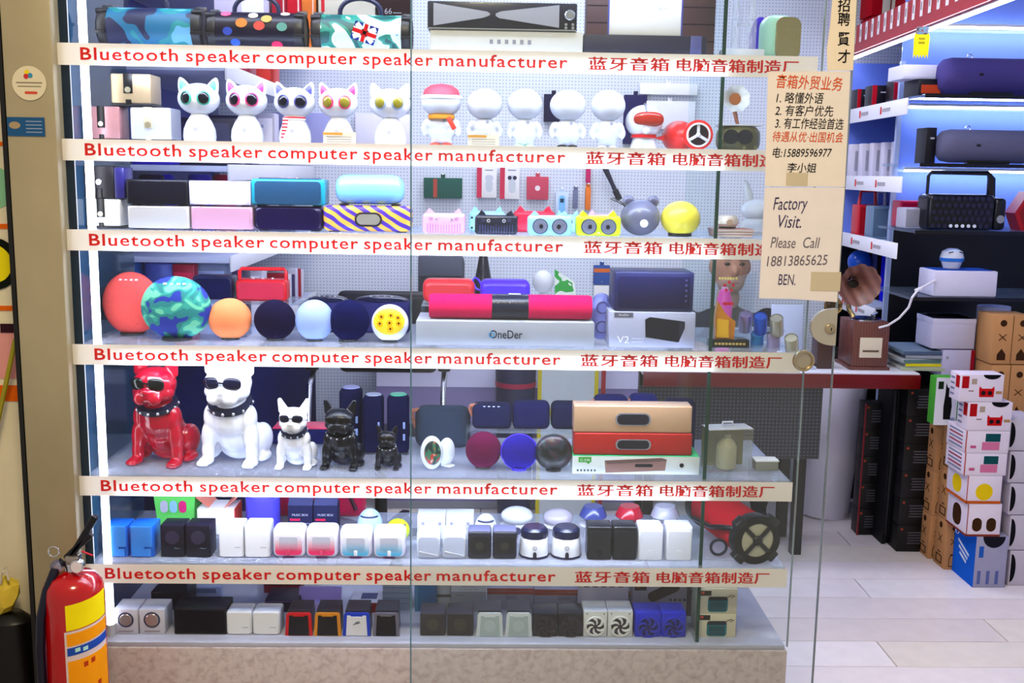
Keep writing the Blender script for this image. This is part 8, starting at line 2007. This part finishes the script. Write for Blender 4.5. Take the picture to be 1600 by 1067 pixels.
for k, (x0, x1, yt, col, lab) in enumerate(((1349, 1362, 375, (0.7, 0.72, 0.78), 'white carton spine with green mark on the fourth rail'), (1362, 1368, 376, (0.012, 0.012, 0.02), 'black narrow carton spine on the fourth rail'), (1368, 1377, 381, (0.10, 0.12, 0.3), 'blue-grey carton spine on the fourth rail'), (1377, 1384, 380, (0.015, 0.01, 0.02), 'second black carton spine on the fourth rail'), (1384, 1394, 380, (0.02, 0.02, 0.62), 'royal blue carton spine on the fourth rail'), (1394, 1406, 386, (0.02, 0.20, 0.55), 'azure carton spine on the fourth rail'), (1406, 1424, 383, (0.30, 0.16, 0.14), 'brown patterned carton on the fourth rail'))):
    goods_box('carton_spine', lab, x0, x1, yt, 2.36 - 0.055 * k, fz[3], paper(col), 0.04, deco=lambda t, w, h: prt(t, 'spine_print', paper((0.4, 0.42, 0.5)), 0, h * 0.3, w * 0.4, h * 0.1))
goods_box('grey_safe_box', 'dark slate box with two pale labels at the end of the fourth rail', 1425, 1456, 389, 1.92, fz[3], mat((0.03, 0.05, 0.08), 0.4), 0.09, deco=lambda t, w, h: [prt(t, 'pale_label', paper((0.35, 0.45, 0.5)), 0, h * q, w * 0.25, h * 0.12) for q in (0.35, 0.68)])
for q, (px, py, zl) in enumerate(((1325, 375, 'upper'), (1327, 405, 'lower'))):
    p_ = at(px, py, 2.3)
    t = thing('blue_bauble', 'glossy blue ball, the %s of two beside the notices' % zl, 'ball', (p_.x + 0.06, 2.3, fz[3] + 0.0005 + (0.11 if q == 0 else 0)))
    ob('ball', M().ell((0, 0, 0.054), (0.054, 0.054, 0.054), 24, 14), plastic((0.03, 0.14, 0.55), 0.1), t)
    ob('cap', M().cyl(0.012, 0.006, (0, 0, 0.104), 12), CHROME, t)
# red valance with white tags and its strip light
a = at(1333, 62, 2.44); a = Vector((FX(2.44) - 0.01, 2.44, a.z)); b = Vector((FX(0.55) - 0.01, 0.55, 2.05))
zl = at(1336, 88, 2.44).z
d = b - a; d.z = 0; L = d.length; ang = math.atan2(d.y, d.x)
t = thing('red_valance', 'red board with a row of white paper tags above the shelving', 'board', ((a + b) / 2 * 1.0).to_3d(), ang)
t.location.z = zl
ob('board', M().box(L, 0.02, 0.115, (0, 0, 0.0575)), plastic((0.48, 0.006, 0.03), 0.35), t)
nt_ = 22
for k in range(nt_):
    x = -L / 2 + L * (k + 0.5) / nt_
    tg = ob('paper_tag', M().box(0.026, 0.002, 0.075, (0, 0, 0)), paper((0.78, 0.76, 0.78)), t, (x, -0.012, 0.075))
    ob('tag_print', M().box(0.008, 0.001, 0.03, (0, -0.0015, 0)), paper((0.3, 0.28, 0.32)), tg)
tt = thing('valance_light', 'long white strip light under the red board', 'lamp', (t.location.x + 0.012, t.location.y, zl - 0.002), ang)
ob('strip_housing', M().box(L, 0.016, 0.006, (0, 0, -0.003)), plastic((0.6, 0.6, 0.7)), tt)
ob('strip_diffuser', M().box(L, 0.014, 0.010, (0, 0, -0.011), 0.003), emit_mat((0.78, 0.82, 1.0), SHELF_LED), tt)
# yellow price burst hanging from it
p_ = at(1440, 66, 1.30)
t = thing('price_burst', 'yellow ragged price card hanging from the red board', 'card', (p_.x, 1.30, p_.z))
pts = []
for k in range(11): pts.append((-0.026 + 0.0052 * k, -0.055 + (0.014 if k % 2 else 0)))
pts += [(0.028, 0.02), (0.018, 0.045), (-0.018, 0.045), (-0.028, 0.02)]
ob('card', M().prism(pts, 0.002), paper((0.80, 0.74, 0.04)), t)
ob('picture', M().prism(rrect(0.044, 0.026, 0.006, 4, 0, 0.040), 0.001, (0, -0.001, 0)), ramp_mat('noise', [(0.0, (0.15, 0.35, 0.5)), (0.5, (0.3, 0.25, 0.3)), (0.6, (0.02, 0.02, 0.03))], 0.5, 90.0), t)
[prt(t, 'print_line', paper((0.45, 0.38, 0.05)), 0, 0.012 - 0.014 * k, 0.022, 0.007) for k in range(2)]
# cartons above the valance
for k, (x0, x1, y0, y1, c, lab) in enumerate(((1342, 1372, -30, 24, (0.48, 0.006, 0.03), 'crimson carton on top of the far shelving, upper'), (1342, 1372, 25, 50, (0.45, 0.006, 0.03), 'crimson carton on top of the far shelving, lower'), (1358, 1374, -30, 24, (0.72, 0.68, 0.6), 'x'), (1373, 1398, -30, 40, (0.70, 0.66, 0.58), 'cream carton with pink edge on top of the shelving'), (1398, 1470, -40, 14, (0.36, 0.004, 0.02), 'wide dark red carton on top of the shelving'), (1398, 1440, 15, 32, (0.66, 0.62, 0.54), 'low cream carton under the wide dark red one'))):
    if lab == 'x': continue
    Y = 2.05 if x0 > 1390 else 2.3
    t, w, h = place('top_carton', lab, 'carton', x0, x1, y0, y1, Y, 'cartons on top of the wall shelving')
    t.location.x += 0.06
    ob('box', bx(w, 0.15, h - 0.001, 0.002), paper(c), t)
    prt(t, 'label_patch', paper((0.70, 0.66, 0.58)), w * 0.25, h * 0.5, w * 0.4, h * 0.9)
zz = at(1400, 48, 2.2).z
ob('top_board', M().box(0.75, 0.55, 0.02, (2.06, 2.20, zl + 0.06)), plastic((0.5, 0.5, 0.6)), None, label='top board of the wall shelving under the red cartons', cat='board')
